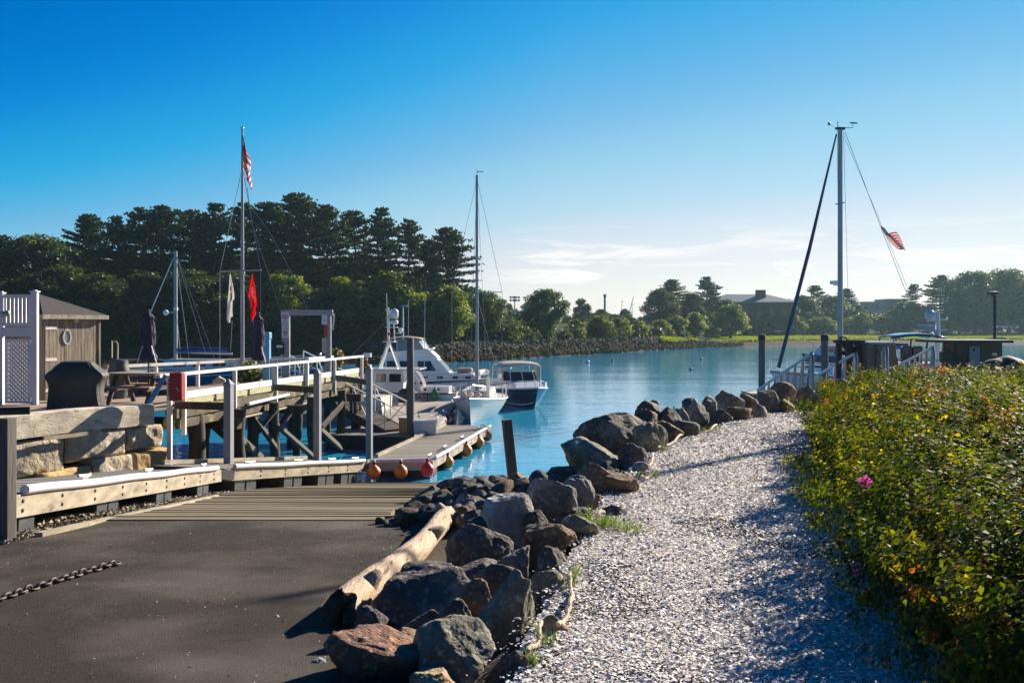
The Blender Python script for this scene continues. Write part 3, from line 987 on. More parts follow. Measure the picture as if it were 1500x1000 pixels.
def plant_all():
    T = plant_tree
    # ---- the dark wood behind the wharf, from the shed side towards open water
    T('pine0', 5, 344, 30, 'dark pine at the shed end of the wood, above the white balustrade', LW)
    T('oak0', 52, 346, 24, 'pale leaved loose crowned tree rising behind the shed roof', LW, 1.3)
    T('dark0', 90, 362, 20, 'low dark tree behind the eave of the board shed', LW, 1.3)
    T('pine1', 128, 318, 30, 'pine with an open tufted top standing alone above the shed eave', LW)
    T('pine2', 172, 318, 26, 'dark pine between the tufted shed pine and the closed umbrella', LW)
    T('pine0', 205, 304, 34, 'broad dark pine above the closed umbrella by the picnic table', LW, 1.15)
    T('pine3', 240, 304, 28, 'dark pine straight above the bare mast of the blue sailboat', LW, 1.1)
    T('pine1', 282, 312, 32, 'dark pine just past the blue sailboat mast toward the flagpole', LW, 1.15)
    T('pine2', 315, 300, 28, 'dark pine on the shed side of the flagpole', LW, 1.2)
    T('pine0', 358, 297, 34, 'dark pine directly behind the flagpole', LW, 1.15)
    T('pine3', 398, 300, 26, 'dark pine just past the flagpole toward the water', LW, 1.05)
    T('pine1', 434, 288, 30, 'tallest bushy topped pine of the wood, above the white sign frame', LW, 1.15)
    T('pine0', 478, 300, 26, 'pine with layered boughs next to the tallest pine above the sign frame', LW, 1.05)
    T('pine3', 518, 312, 30, 'pine in front of the thin gap above the radar mast', LW, .95)
    T('pine2', 560, 306, 24, 'pointed pine above the radar mast of the work boat', LW, 1.05)
    T('pine0', 600, 322, 27, 'pine with flat boughs above the flybridge yacht', LW, 1.0)
    T('pine1', 655, 337, 17, 'last pine of the wood with wide stepped boughs beside the small sailboat mast', LW, 1.12)
    T('pine2', 628, 352, 22, 'slimmer pine just inside the last pine of the wood', LW, .95)
    for i, (px, yt, off, lb) in enumerate((
            (20, 410, 14, 'dark undergrowth tree low behind the white garden gate'), (150, 400, 12, 'dark undergrowth tree low behind the shed corner'),
            (215, 402, 13, 'dark undergrowth tree low behind the first closed umbrella'), (285, 395, 12, 'dark undergrowth tree low behind the blue sailboat rigging'),
            (345, 400, 13, 'dark undergrowth tree low behind the white pennant'), (470, 425, 13, 'dark undergrowth tree seen through the white sign frame'),
            (85, 392, 13, 'dark undergrowth tree low behind the shed roof'), (545, 430, 12, 'dark undergrowth tree low behind the radar mast'))):
        T('dark%d' % (i % 2), px, yt, off, lb, LW, 1.7)
    T('green0', 420, 402, 12, 'sunlit green tree low behind the red pennant and the sign frame', LW, 1.1)
    T('green1', 505, 408, 13, 'sunlit green tree low beside the sign frame', LW, 1.1)
    T('green0', 575, 398, 12, 'sunlit green tree low behind the flybridge yacht', LW, 1.35)
    T('dark1', 618, 425, 11, 'dark low tree behind the yacht canopy', LW, 1.2)
    T('green1', 662, 420, 9, 'yellow green tree at the foot of the last pine', LW, 1.15)
    T('oak1', 708, 424, 11, 'bright tree just beyond the small sailboat mast', LW, 1.15)
    T('dark0', 745, 470, 10, 'low dark bush below the terracotta roof', LW, 1.9)
    # ---- the low wooded bank in the middle
    T('oak0', 800, 424, 12, 'rounded open topped tree standing alone on the middle of the far bank', RW, 1.25)
    T('dark1', 770, 462, 14, 'dark tree filling in beside the lone rounded tree', RW, 1.5)
    T('shrub0', 843, 468, 14, 'bushy green shrub just past the lone rounded tree', SH, 1.2)
    T('shrub1', 878, 462, 12, 'yellow green shrub below the thin far chimney', SH, 1.2)
    T('shrub0', 908, 466, 11, 'bright yellow shrub below the far crane', SH, 1.25)
    T('shrub1', 936, 470, 11, 'low green shrub past the crane above the brown bank', SH, 1.2)
    T('dark0', 852, 438, 90, 'hazy tree far behind the lone rounded tree', RW, 1.1)
    T('oak1', 880, 452, 110, 'hazy low tree far beyond the yellow shrubs', RW, 1.3)
    T('dark1', 915, 452, 130, 'hazy tree at the foot of the far crane', RW, 1.2)
    T('oak0', 780, 440, 130, 'hazy tree behind the stadium light', RW, 1.5)
    T('dark0', 735, 438, 120, 'hazy tree between the small sailboat mast and the stadium light', RW, 1.4)
    T('dark1', 966, 422, 52, 'wide dark tree at the near end of the far clump beside the crane', RW, 1.25)
    T('pine1', 985, 411, 60, 'dark pine in the middle of the far clump', RW, 1.35)
    T('pine2', 1036, 406, 58, 'pointed pine topping the far clump beside the hip roofed building', RW, 1.5)
    T('dark0', 1012, 430, 50, 'dense dark tree between the two pines of the far clump', RW, 1.4)
    T('dark1', 1065, 438, 50, 'dark rounded tree just in front of the hip roofed building', RW, 1.2)
    T('green0', 1070, 446, 26, 'yellow green tree in front of the hip roofed building', RW, 1.35)
    T('green1', 1018, 458, 20, 'light green tree below the pointed far pine', RW, 1.4)
    T('shrub0', 968, 468, 16, 'dark bush under the wide far tree', SH, 1.25)
    T('shrub1', 990, 462, 15, 'pale green bush under the far clump', SH, 1.2)
    T('shrub0', 1045, 478, 22, 'low bush at the near end of the marsh grass', SH, 1.3)
    T('shrub1', 1108, 466, 60, 'low bush under the hip roofed building', SH, 1.4)
    T('green0', 1122, 460, 62, 'rusty topped small tree under the hip roofed building', RW, 1.2)
    T('dark0', 1152, 440, 70, 'dark tree crossed by the furled forestay', RW, 1.5)
    T('pine3', 1195, 419, 85, 'pine with a flat tufted top on the forestay side of the big mast', RW, 1.3)
    T('dark1', 1178, 432, 75, 'broad dark tree left under the flat topped pine', RW, 1.4)
    T('oak1', 1222, 432, 80, 'dark tree directly behind the big sailboat mast', RW, 1.4)
    T('pine1', 1240, 424, 90, 'pine just past the big sailboat mast', RW, 1.2)
    T('green1', 1165, 462, 62, 'light green tree at the marsh edge beside the forestay', RW, 1.5)
    T('green0', 1290, 462, 62, 'light green tree below the brick building', RW, 1.5)
    T('shrub1', 1262, 458, 64, 'bush below the pale flat roofed building', SH, 1.7)
    T('shrub0', 1205, 464, 62, 'bush at the marsh edge beside the big mast', SH, 1.7)
    T('dark0', 1255, 446, 78, 'rounded dark tree in front of the pale flat roofed building', RW, 1.3)
    T('oak0', 1328, 442, 66, 'rounded rust tinged tree past the brick building', RW, 1.5)
    T('pine3', 1337, 417, 80, 'small dark pine beneath the tilted flag', RW, .95)
    T('pine1', 1378, 405, 74, 'dark pine between the tilted flag and the lamp post', RW, 1.35)
    T('pine0', 1398, 412, 84, 'fuller dark pine behind the radar mast of the canopy boat', RW, 1.4)
    T('oak1', 1358, 446, 62, 'sunlit tree behind the blue canopy boat', RW, 1.5)
    T('oak0', 1428, 398, 66, 'large tree on the mast side of the lamp post', RW, 1.25)
    T('oak1', 1478, 392, 70, 'largest tree of the far shore, just past the lamp post', RW, 1.3)
    T('dark1', 1520, 398, 72, 'large dark tree at the edge of the photo past the lamp post', RW, 1.4)
    T('oak0', 1405, 448, 60, 'low tree behind the brown dock kiosk', RW, 1.6)
    T('dark0', 1450, 450, 62, 'dark tree low behind the lamp post', RW, 1.5)
    T('dark1', 1500, 460, 64, 'dark low tree behind the tarpaulined boat', RW, 1.7)
    # far wood that reads as one mass
    rng = np.random.default_rng(9); C, U, V, K = [], [], [], []
    for i in range(150):
        px = rng.uniform(-80, 1640)
        off = rng.uniform(40, 75) if px < 690 else rng.uniform(100, 200)
        if px < 690: yt = interp(px, [-80, 0, 128, 330, 440, 560, 690], [400, 395, 375, 365, 365, 380, 430]) + rng.uniform(-8, 20)
        else: yt = interp(px, [690, 760, 950, 1000, 1140, 1300, 1640], [450, 455, 468, 440, 455, 462, 430]) + rng.uniform(-5, 8)
        d = shore_d(px) + off; zt = CAMH - (yt - YH) / FPX * d; zb = far_z(px, off)
        n = 1100
        g = rng.normal(0, 1, (n, 3)); g /= np.linalg.norm(g, axis=1, keepdims=True); rad = rng.random((n, 1)) ** .4
        hgt = (zt - zb) / 2
        c = np.array([(px - 750) / FPX * d, d, zb + hgt]) + g * rad * np.array([hgt * .75 + 1.5, 3, hgt]) * (1 + .15 * np.sin(6 * g[:, :1] + 4 * g[:, 2:] + i))
        C.append(c)
        uu = rng.normal(0, 1, (n, 3)); uu /= np.linalg.norm(uu, axis=1, keepdims=True)
        vv = np.cross(uu, rng.normal(0, 1, (n, 3))); vv /= np.linalg.norm(vv, axis=1, keepdims=True)
        s = rng.uniform(.35, .7, (n, 1)); U.append(uu * s); V.append(vv * s * .6)
        t = rng.random((n, 1)); K.append(np.array([[.018, .036, .012]]) * (1 - t) + np.array([[.05, .08, .02]]) * t)
    tag(quads_object('far_wood', np.concatenate(C), np.concatenate(U), np.concatenate(V), np.concatenate(K), MAT['leaves'], fold=.2),
        'distant mass of woodland behind the trees of the far shore', 'wood', kind='stuff')




def undergrowth():
    rng = np.random.default_rng(19); C, U, V, K = [], [], [], []
    for i in range(260):
        px = rng.uniform(-60, 1000) if i < 200 else rng.uniform(1040, 1600)
        off = rng.uniform(8.5, 16) if i < 200 else rng.uniform(60, 72)
        hgt = rng.uniform(.9, 2.1) * (1.0 if px < 760 else (.65 if px < 1010 else 1.4))
        p = far_pt(px, off); n = 420
        g = rng.normal(0, 1, (n, 3)); g /= np.linalg.norm(g, axis=1, keepdims=True); rad = rng.random((n, 1)) ** .4
        C.append(np.array([p.x, p.y, p.z + hgt * .7]) + g * rad * np.array([hgt * 1.5, hgt, hgt]) * (1 + .2 * np.sin(5 * g[:, :1] + i)))
        uu = rng.normal(0, 1, (n, 3)); uu /= np.linalg.norm(uu, axis=1, keepdims=True)
        vv = np.cross(uu, rng.normal(0, 1, (n, 3))); vv /= np.linalg.norm(vv, axis=1, keepdims=True)
        s = rng.uniform(.14, .28, (n, 1)); U.append(uu * s); V.append(vv * s * .6)
        t = np.clip(rng.normal(rng.random(), .2, (n, 1)), 0, 1); K.append(np.array([[.016, .032, .009]]) * (1 - t) + np.array([[.060, .085, .016]]) * t)
    tag(quads_object('undergrowth', np.concatenate(C), np.concatenate(U), np.concatenate(V), np.concatenate(K), MAT['leaves'], fold=.2),
        'low dark undergrowth along the top of the far bank', 'undergrowth', kind='stuff')


plant_all()
undergrowth()

# ================================================================== FAR BUILDINGS AND MASTS
def far_buildings():
    # hip roofed brown building
    d = 285.0
    c = P(1098, 478, d); w, dp = 24.0, 16.0
    zb, ze, zr = 3.0, 11.0, 13.4
    r = thing('hip_roofed_building', 'brown building with a slate hip roof and chimney among the far trees', 'building', (c.x - 1, d, zb))
    m = MB(); m.box((c.x - 1, d, (zb + ze) / 2), (w, dp, ze - zb)); m.build('wall', MAT['kiosk_wall'], r)
    x0, x1, y0, y1 = c.x - 1 - w / 2 - .7, c.x - 1 + w / 2 + .7, d - dp / 2 - .7, d + dp / 2 + .7
    m = MB()
    m.add([(x0, y0, ze), (x1, y0, ze), (x1, y1, ze), (x0, y1, ze), (x0 + 7, d, zr), (x1 - 7, d, zr), (x0, y0, ze - .3), (x1, y0, ze - .3), (x1, y1, ze - .3), (x0, y1, ze - .3)],
          [(0, 1, 5, 4), (1, 2, 5), (2, 3, 4, 5), (3, 0, 4), (6, 7, 1, 0), (7, 8, 2, 1), (8, 9, 3, 2), (9, 6, 0, 3), (9, 8, 7, 6)])
    rf = m.build('roof', MAT['slate_roof'], r)
    q = P(1114, 426, d - 3)
    m = MB(); m.box((q.x, q.y, 13.0), (2.6, 1.6, 3.0)); m.build('chimney', MAT['brick_far'], rf)
    for k in range(6):
        m = MB(); m.box((x0 + 3.5 + k * 3.6, y0 + .68, 8.2), (1.3, .16, 2.0)); m.build('window', MAT['glass'], r)
    # pale flat roofed building and brick building
    d = 430.0
    for (a, b, yt, mat, nm, lb, fl) in ((1256, 1289, 444, 'far_wall', 'flat_roofed_building', 'pale blue grey flat roofed building beyond the far trees', 2),
                                        (1290, 1320, 440, 'brick_far', 'brick_building', 'brick and glass block beside the pale building beyond the far trees', 3)):
        A, B = P(a, yt, d), P(b, yt, d); zb = 6
        r = thing(nm, lb, 'building', ((A.x + B.x) / 2, d, zb))
        m = MB(); m.box(((A.x + B.x) / 2, d, (A.z + zb) / 2), (B.x - A.x, 14, A.z - zb)); m.build('wall', MAT[mat], r)
        m = MB(); m.box(((A.x + B.x) / 2, d, A.z + .25), (B.x - A.x + .6, 14.6, .5)); m.build('roof', MAT['far_wall'], r)
        for i in range(4):
            for j in range(fl):
                m = MB(); m.box((lerp(A.x, B.x, (i + .5) / 4), d - 7.05, A.z - 1.8 - j * 3.2), ((B.x - A.x) / 4 * .6, .16, 1.7)); m.build('window', MAT['slate_roof'], r)
    # small terracotta roof between the trees
    d = 178.0; c = P(750, 470, d)
    r = thing('small_house', 'small house with a terracotta roof between the small sailboat mast and the lone tree', 'house', (c.x, d, 3))
    m = MB(); m.box((c.x, d, 3.9), (4.4, 4, 1.9)); m.build('wall', MAT['far_wall'], r)
    m = MB(); m.add([(c.x - 2.6, d - 2.4, 4.8), (c.x + 2.6, d - 2.4, 4.8), (c.x + 2.6, d + 2.4, 4.8), (c.x - 2.6, d + 2.4, 4.8), (c.x - 2.4, d, 6.3), (c.x + 2.0, d, 6.3)],
                    [(0, 1, 5, 4), (1, 2, 5), (2, 3, 4, 5), (3, 0, 4), (3, 2, 1, 0)]); m.build('roof', MAT['tile_roof'], r)
    # stadium light, chimney stack, crane, poles
    d = 300.0; b = P(754, 478, d)
    r = thing('floodlight_mast', 'stadium floodlight on a tall mast above the terracotta roof', 'floodlight', (b.x, d, 4))
    t = P(754, 434, d)
    m = MB(); m.tube([(b.x, d, 4), (t.x, d, t.z)], [.22, .16], 8); m.build('pole', MAT['alu'], r)
    for i in range(4):
        for j in range(2):
            m = MB(); m.box((t.x - 1.2 + i * .8, d - .3, t.z - .3 - j * .9), (.62, .35, .62)); m.build('lamp_head', MAT['rig'], r)
    m = MB(); [m.bar((t.x - 1.7, d, t.z - .3 - j * .9), (t.x + 1.7, d, t.z - .3 - j * .9), .1) for j in range(2)]; m.build('crossbar', MAT['alu'], r)
    d = 420.0; b = P(886, 478, d); t = P(886, 435, d)
    r = thing('chimney_stack', 'slim far chimney with a dark cap above the yellow shrubs', 'chimney', (b.x, d, 4))
    m = MB(); m.tube([(b.x, d, 4), (t.x, d, t.z)], [.55, .45], 10); m.build('stack', MAT['far_wall'], r)
    m = MB(); m.tube([(t.x, d, t.z - .2), (t.x, d, t.z + 1.2)], [.6, .6], 10); m.build('cap', MAT['brick_far'], r)
    d = 600.0; b = P(918, 470, d); t = P(928, 435, d)
    r = thing('crane', 'tiny crane with a slanting lattice jib on the skyline', 'crane', (b.x, d, 6))
    m = MB(); m.bar((b.x, d, 6), (b.x, d, b.z + 1.5), 1.0); m.build('tower', MAT['rig'], r)
    m = MB()
    for s in (-.35, .35): m.bar((b.x, d, b.z + s), (t.x, d, t.z + s), .22)
    for i in range(7):
        m.bar((lerp(b.x, t.x, i / 7), d, lerp(b.z, t.z, i / 7) - .35), (lerp(b.x, t.x, (i + 1) / 7), d, lerp(b.z, t.z, (i + 1) / 7) + .35), .14)
    m.build('jib', MAT['rig'], r)
    for (px, yt, d, lb) in ((911, 441, 350., 'thin far lamp pole between the chimney and the crane'), (926, 446, 330., 'thin far pole on the tree side of the crane'),
                            (590, 448, 98., 'thin pole at the foot of the wood by the radar mast'), (948, 458, 240., 'pale blue pole below the wide far tree')):
        b = P(px, 478, d); t = P(px, yt, d)
        r = thing('lamp_pole', lb, 'lamp pole', (b.x, d, 2.5), group='far lamp poles')
        m = MB(); m.tube([(b.x, d, 2.5), (b.x, d, t.z)], [.14, .09], 6); m.build('pole', MAT['alu'], r)
        m = MB(); m.box((b.x + .15, d, t.z), (.6, .3, .18)); m.build('lamp_head', MAT['rig'], r)
    # parked car catching the light on the far bank
    d = 262.0; c = P(1468, 480, d); z = 3.5
    r = thing('parked_car', 'white car parked on the far bank past the lamp post', 'car', (c.x, d, z), .2)
    m = MB()
    rows = []
    for y, zz, s in ((-.85, .35, 1), (-.85, .85, 1), (.85, .85, 1), (.85, .35, 1)):
        rows.append([(x, y * (1 - .06 * (abs(x) > 2)), zz - (.12 if abs(x) > 2 else 0)) for x in (-2.2, -1.9, -.9, .9, 1.9, 2.2)])
    m.grid(rows + [rows[0]])
    m.add([rows[i][0] for i in range(4)], [(3, 2, 1, 0)]); m.add([rows[i][-1] for i in range(4)], [(0, 1, 2, 3)])
    m.build('body', MAT['gel'], r, local=True)
    m = MB(); m.grid([[(-1.7, -.8, .85), (-.9, -.65, 1.42), (.5, -.65, 1.42), (1.2, -.8, .85)], [(-1.7, .8, .85), (-.9, .65, 1.42), (.5, .65, 1.42), (1.2, .8, .85)]])
    m.add([(-1.7, -.8, .85), (-.9, -.65, 1.42), (.5, -.65, 1.42), (1.2, -.8, .85)], [(0, 3, 2, 1)]); m.add([(-1.7, .8, .85), (-.9, .65, 1.42), (.5, .65, 1.42), (1.2, .8, .85)], [(0, 1, 2, 3)])
    m.build('cabin_glass', MAT['glass'], r, local=True)
    for sx in (-1.35, 1.35):
        for sy in (-.8, .8):
            m = MB(); m.lathe([(.32, -.1), (.32, .1)], (sx, sy, .32), 12, (0, 1, 0)); m.build('wheel', MAT['black'], r, local=True)


far_buildings()

# ================================================================== STONE WALL, WHARF
DECK = 2.3
WA, WB = Vector((-9.95, 19.2, 0)), Vector((-8.12, 23.0, 0))         # wall front line
WD = (WB - WA).normalized(); WN = Vector((WD.y, -WD.x, 0))          # along, outward


def stone_block(a, b, z0, z1, depth, seed, lean=0.0):
    """a split granite block with an uneven face, between wall stations a and b"""
    m = MB(); rnd = random.Random(seed); rows = []
    nu, nv = 26, 18
    A, B = WA + WD * a, WA + WD * b
    for j in range(nv + 1):
        row = []
        for i in range(nu + 1):
            u, v = i / nu, j / nv
            p = A.lerp(B, u) + Z * lerp(z0, z1, v)
            edge = min(u, 1 - u) * (b - a) ; ev = min(v, 1 - v) * (z1 - z0)
            rd = min(1, edge / .06) ** .5 * min(1, ev / .06) ** .5
            n = mnoise.fractal(Vector((u * (b - a) * 2.2 + seed * 7, v * (z1 - z0) * 2.2, seed)), .9, 2.0, 6)
            off = -.07 * (1 - rd) + .05 * n + .03 * mnoise.noise(Vector((u * 2, v * 2, seed * 3.)))
            p = p + WN * (off - lean * v)
            p += WD * (.02 * mnoise.noise(Vector((v * 3, seed, 1)))) * (1 - rd)
            row.append(p)
        rows.append(row)
    back = [[p - WN * depth for p in rows[0]], rows[0]]
    m.grid(rows); m.grid([[q for q in rows[-1]], [q - WN * depth for q in rows[-1]]]); m.grid(back)
    m.grid([[r[0] - WN * depth, r[0]] for r in rows]); m.grid([[r[-1], r[-1] - WN * depth] for r in rows])
    return m


def wall():
    r = thing('granite_wall', 'rough split granite block wall holding up the wharf beside the ramp', 'wall', (WA.x, WA.y, 0.8))
    L = (WB - WA).length
    st = [-3.2, -1.6, .15, 1.62, 3.25, L + .12]
    for i in range(5):
        stone_block(st[i] + .025, st[i + 1] - .025, (1.12, 1.15, 1.20, 1.36, 1.42)[i], 1.95 - .02 * (i % 3), .6, i + 1).build('stone_block', MAT['granite'], r, smooth='all')
    st2 = [-3, -1.0, .9, 2.25, 3.35, 4.5]
    for i in range(5):
        o = stone_block(st2[i] + .02, st2[i + 1] - .03, .2, (1.08, 1.10, 1.24, 1.36, 1.38)[i], .6, i + 20, .12)
        o.v = [tuple(Vector(v) + WN * .20) for v in o.v]
        o.build('footing_block', MAT['yellow_granite'] if i in (2, 4) else MAT['granite'], r, smooth='all')
    # great timber on top
    m = MB(); rows = []
    a, b = -3.2, 3.98
    for i in range(60):
        u = lerp(a, b, i / 59); c = WA + WD * u - WN * .16 + Z * 2.20
        ring = []
        for k, (sx, sz) in enumerate(((.2, -.235), (.2, -.08), (.2, .08), (.2, .22), (.15, .235), (-.2, .235), (-.2, -.235))):
            n = .03 * mnoise.fractal(Vector((u * 1.5, k * .6, 3)), 1, 2, 4)
            ring.append(c + WN * (sx + n) + Z * (sz + .03 * sin(u * .9) + n * .4))
        rows.append(ring)
    m.grid(rows, closed=True)
    m.add(rows[-1], [tuple(range(7))]); m.add(rows[0], [tuple(range(6, -1, -1))])
    tag(m.build('kerb_timber', MAT['old_timber'], smooth=True), 'huge bleached timber lying along the top of the granite wall', 'timber')
    m = MB()
    p0, p1 = WA + WD * .95 + WN * .14 + Z * 1.95, WA + WD * 2.35 + WN * .14 + Z * 1.965
    m.bar(p0, p0.lerp(p1, .5) - Z * .015, .05, .075); m.bar(p0.lerp(p1, .5) - Z * .015, p1, .049, .075)
    tag(m.build('loose_lath', MAT['pale_timber']), 'short pale stick wedged below the bleached timber on the granite wall', 'stick')
    m = MB(); a = P(-30, 603, 18.4); b = P(44, 601, 18.7); m.tube([a, b], .075, 12)
    tag(m.build('drain_pipe', MAT['black']), 'short dark pipe end lying on the wharf before the lattice gate', 'pipe')


wall()

# wharf front line (towards the ramp) and back line
FA, FB = Vector((-8.0, 23.6, 0)), Vector((-5.75, 38.0, 0))


def fline(t, z, off=0.0):
    d = (FB - FA).normalized(); n = Vector((d.y, -d.x, 0))
    return FA + (FB - FA) * t + n * off + Z * z


def wharf():
    r = thing('timber_wharf', 'timber wharf on dark piles with a white railing, seen from the boat ramp', 'wharf', (-8, 28, 0))
    # deck boards
    poly = [(-13.6, 17.6), (-11.4, 16.4), (-8.35, 22.95), (-8.02, 23.6), (-5.80, 38.0), (-8.7, 38.6), (-9.6, 33.5), (-11.4, 28.6), (-14.5, 28.6), (-18, 27), (-18, 18)]
    m = MB(); m.prism(poly, DECK - .055, DECK); m.build('deck', MAT['deck_wood'], r)
    # fill under the landward deck
    m = MB(); m.prism([(-13.4, 18.0), (-11.9, 16.3), (-8.75, 22.9), (-9.2, 24.0), (-14.5, 27.5), (-17.8, 26), (-17.8, 18)], 0.1, DECK - .06); m.build('fill', MAT['dark_wood'], r)
    # two heavy beams below the front edge, with an uneven broken face
    for z0, z1, off, sd in ((2.02, 2.24, .06, 1), (1.76, 2.0, .0, 2)):
        m = MB(); rows = []
        for i in range(70):
            t = lerp(-.0, 1.0, i / 69); ring = []
            for k, (o, z) in enumerate(((off, z0), (off, (z0 + z1) / 2), (off, z1), (off - .3, z1), (off - .3, z0))):
                n = mnoise.fractal(Vector((t * 26, k * .5, sd)), 1, 2, 4) * .035
                ring.append(fline(t, z + n * .7, o + n))
            rows.append(ring)
        m.grid(rows, closed=True); m.add(rows[0], [(4, 3, 2, 1, 0)]); m.add(rows[-1], [(0, 1, 2, 3, 4)])
        m.build('beam', MAT['beam_wood'], r, smooth=True)
    m = MB(); m.bar(fline(.20, 1.71, .05), fline(.62, 1.74, .05), .05, .05); m.build('ledger_strip', MAT['pale_timber'], r)
    m = MB()
    m.tube([fline(.27, 2.06, .12), fline(.47, 2.12, .12)], .05, 8); m.build('pipe', MAT['white_vinyl'], r)
    # green treated kick boards and white toe rail
    for i in range(7):
        m = MB(); a, b = i / 7 + .006, (i + 1) / 7 - .006
        m.bar(fline(a, 2.375, .0), fline(b, 2.375, .0), .05, .15); m.build('kick_board', MAT['green_board'], r)
    for i in range(3):
        m = MB(); a, b = i / 3 + .002, (i + 1) / 3 - .002
        m.bar(fline(a, 2.545, .012), fline(b, 2.545, .012), .05, .17); m.build('toe_rail', MAT['white_paint'], r)
    # railing: cap rail and posts
    m = MB(); m.bar(fline(-.06, 3.06, 0.02), fline(.5, 3.06, 0.02), .16, .075); m.bar(fline(.5005, 3.062, .02), fline(1.0, 3.062, .02), .16, .075)
    m.build('cap_rail', MAT['white_paint'], r, bevel=.008)
    for t in (.02, .215, .41, .585, .77, .985):
        m = MB(); m.bar(fline(t, 1.85 if t > .3 else 1.6, .085), fline(t, 3.02, .085), .10, .10); m.build('rail_post', MAT['white_paint'], r, bevel=.006)
    # back railing
    bl = [P(160, 541, 28.2), P(345, 530, 33.0), P(450, 527, 35.2), P(486, 527, 37.6)]
    bl = [Vector((p.x, p.y, 3.06)) for p in bl]
    m = MB()
    for a, b in zip(bl[:-1], bl[1:]): m.bar(a, b, .14, .08)
    m.build('back_rail', MAT['white_paint'], r)
    for a, b, n in ((bl[0], bl[1], 3), (bl[1], bl[2], 2), (bl[2], bl[3], 1)):
        for i in range(n):
            p = a.lerp(b, i / n); m = MB(); m.bar((p.x, p.y, DECK), (p.x, p.y, 3.02), .1); m.build('rail_post', MAT['white_paint'], r)
    # piles
    for (px, d, w, sd) in ((287, 25.0, .42, 1), (350, 26.5, .36, 2), (370, 28.4, .34, 3), (402, 29.0, .30, 4), (436, 32.0, .26, 5), (456, 31.0, .25, 6), (500, 34.5, .30, 7), (519, 36.0, .30, 8),
                           (300, 28.5, .30, 9), (425, 34.5, .26, 10), (480, 37.2, .28, 11)):
        b = P(px, 560, d); m = MB()
        pts = [(b.x + .03 * sin(sd * 3 + i), b.y + .03 * cos(sd * 2 + i), lerp(-.6, 2.0, i / 7)) for i in range(8)]
        m.tube(pts, [w / 2 * (1 + .05 * sin(sd + i * 2)) for i in range(8)], 10); m.build('pile', MAT['dark_wood'], r, smooth=True)
    for (a, b) in (((372, 610, 28.2), (404, 655, 28.8)), ((404, 600, 28.8), (366, 648, 28.3)), ((437, 585, 31.8), (400, 640, 29.2)), ((405, 622, 29), (458, 668, 30.5)), ((458, 618, 31), (512, 668, 34)),
                   ((502, 592, 34), (462, 636, 31)), ((350, 640, 26.6), (385, 672, 28)), ((300, 612, 28.3), (352, 660, 27))):
        m = MB(); m.bar(P(*a), P(*b), .10, .24, up=Vector((0, 1, 0))); m.build('brace', MAT['dark_wood'], r)
    for (px, d) in ((320, 26.0), (420, 30.5), (508, 35.5)):
        b = P(px, 560, d); m = MB(); m.bar((b.x - 2.4, b.y + .6, 1.66), (b.x + .55, b.y, 1.66), .28, .26); m.build('cross_beam', MAT['dark_wood'], r)
    # landward end post
    m = MB(); p = P(248.5, 560, 23.0); m.bar((p.x, p.y, .9), (p.x, p.y, 3.0), .10); m.build('rail_post', MAT['white_paint'], r)


wharf()


def guide_pile(px, d, ytop, w, arm, label):
    p = P(px, ytop, d); zt = p.z
    r = thing('guide_pile', label, 'mooring pile', (p.x, p.y, -.5), group='square mooring piles along the dock')
    m = MB(); m.bar((p.x, p.y, -.6), (p.x, p.y, zt - .08), w, w, up=Vector((.25, 1, 0))); m.build('post', MAT['pile_paint'], r, bevel=.012)
    m = MB(); q = w * .56
    R = Matrix.Rotation(-.245, 3, 'Z')
    c = Vector((p.x, p.y, zt - .08))
    m.add([c + R @ Vector(v) for v in ((-q, -q, 0), (q, -q, 0), (q, q, 0), (-q, q, 0), (-q, -q, .03), (q, -q, .03), (q, q, .03), (-q, q, .03), (0, 0, .15))],
          [(3, 2, 1, 0), (0, 1, 5, 4), (1, 2, 6, 5), (2, 3, 7, 6), (3, 0, 4, 7), (4, 5, 8), (5, 6, 8), (6, 7, 8), (7, 4, 8)])
    m.build('cap', MAT['pile_paint'], r)
    a = P(*arm); m = MB(); m.bar(a, (p.x - .02, p.y + .02, a.z + (p.z - p.z)), .12, .17); m.build('arm', MAT['dark_wood'], r)


guide_pile(335, 22.8, 559, .175, (258, 593, 23.2), 'grey square pile with a pyramid cap nearest the red box')
guide_pile(465, 26.6, 544, .165, (402, 567, 27.8), 'grey square pile with a pyramid cap in the middle of the wharf front')
guide_pile(541, 30.2, 538, .17, (494, 553, 33.0), 'grey square pile at the open water end of the wharf')

# ------------------------------------------------------------------ floating docks
def cleat(c, d, parent):
    d = Vector(d).normalized(); m = MB(); c = Vector(c)
    m.tube([c - d * .22 + Z * .11, c - d * .12 + Z * .10, c + Z * .09, c + d * .12 + Z * .10, c + d * .22 + Z * .11], [.018, .028, .034, .028, .018], 6)
    for s in (-.06, .06): m.tube([c + d * s * 1.3, c + d * s + Z * .09], [.03, .025], 6)
    m.build('cleat', MAT['white_paint'], parent, smooth=True)


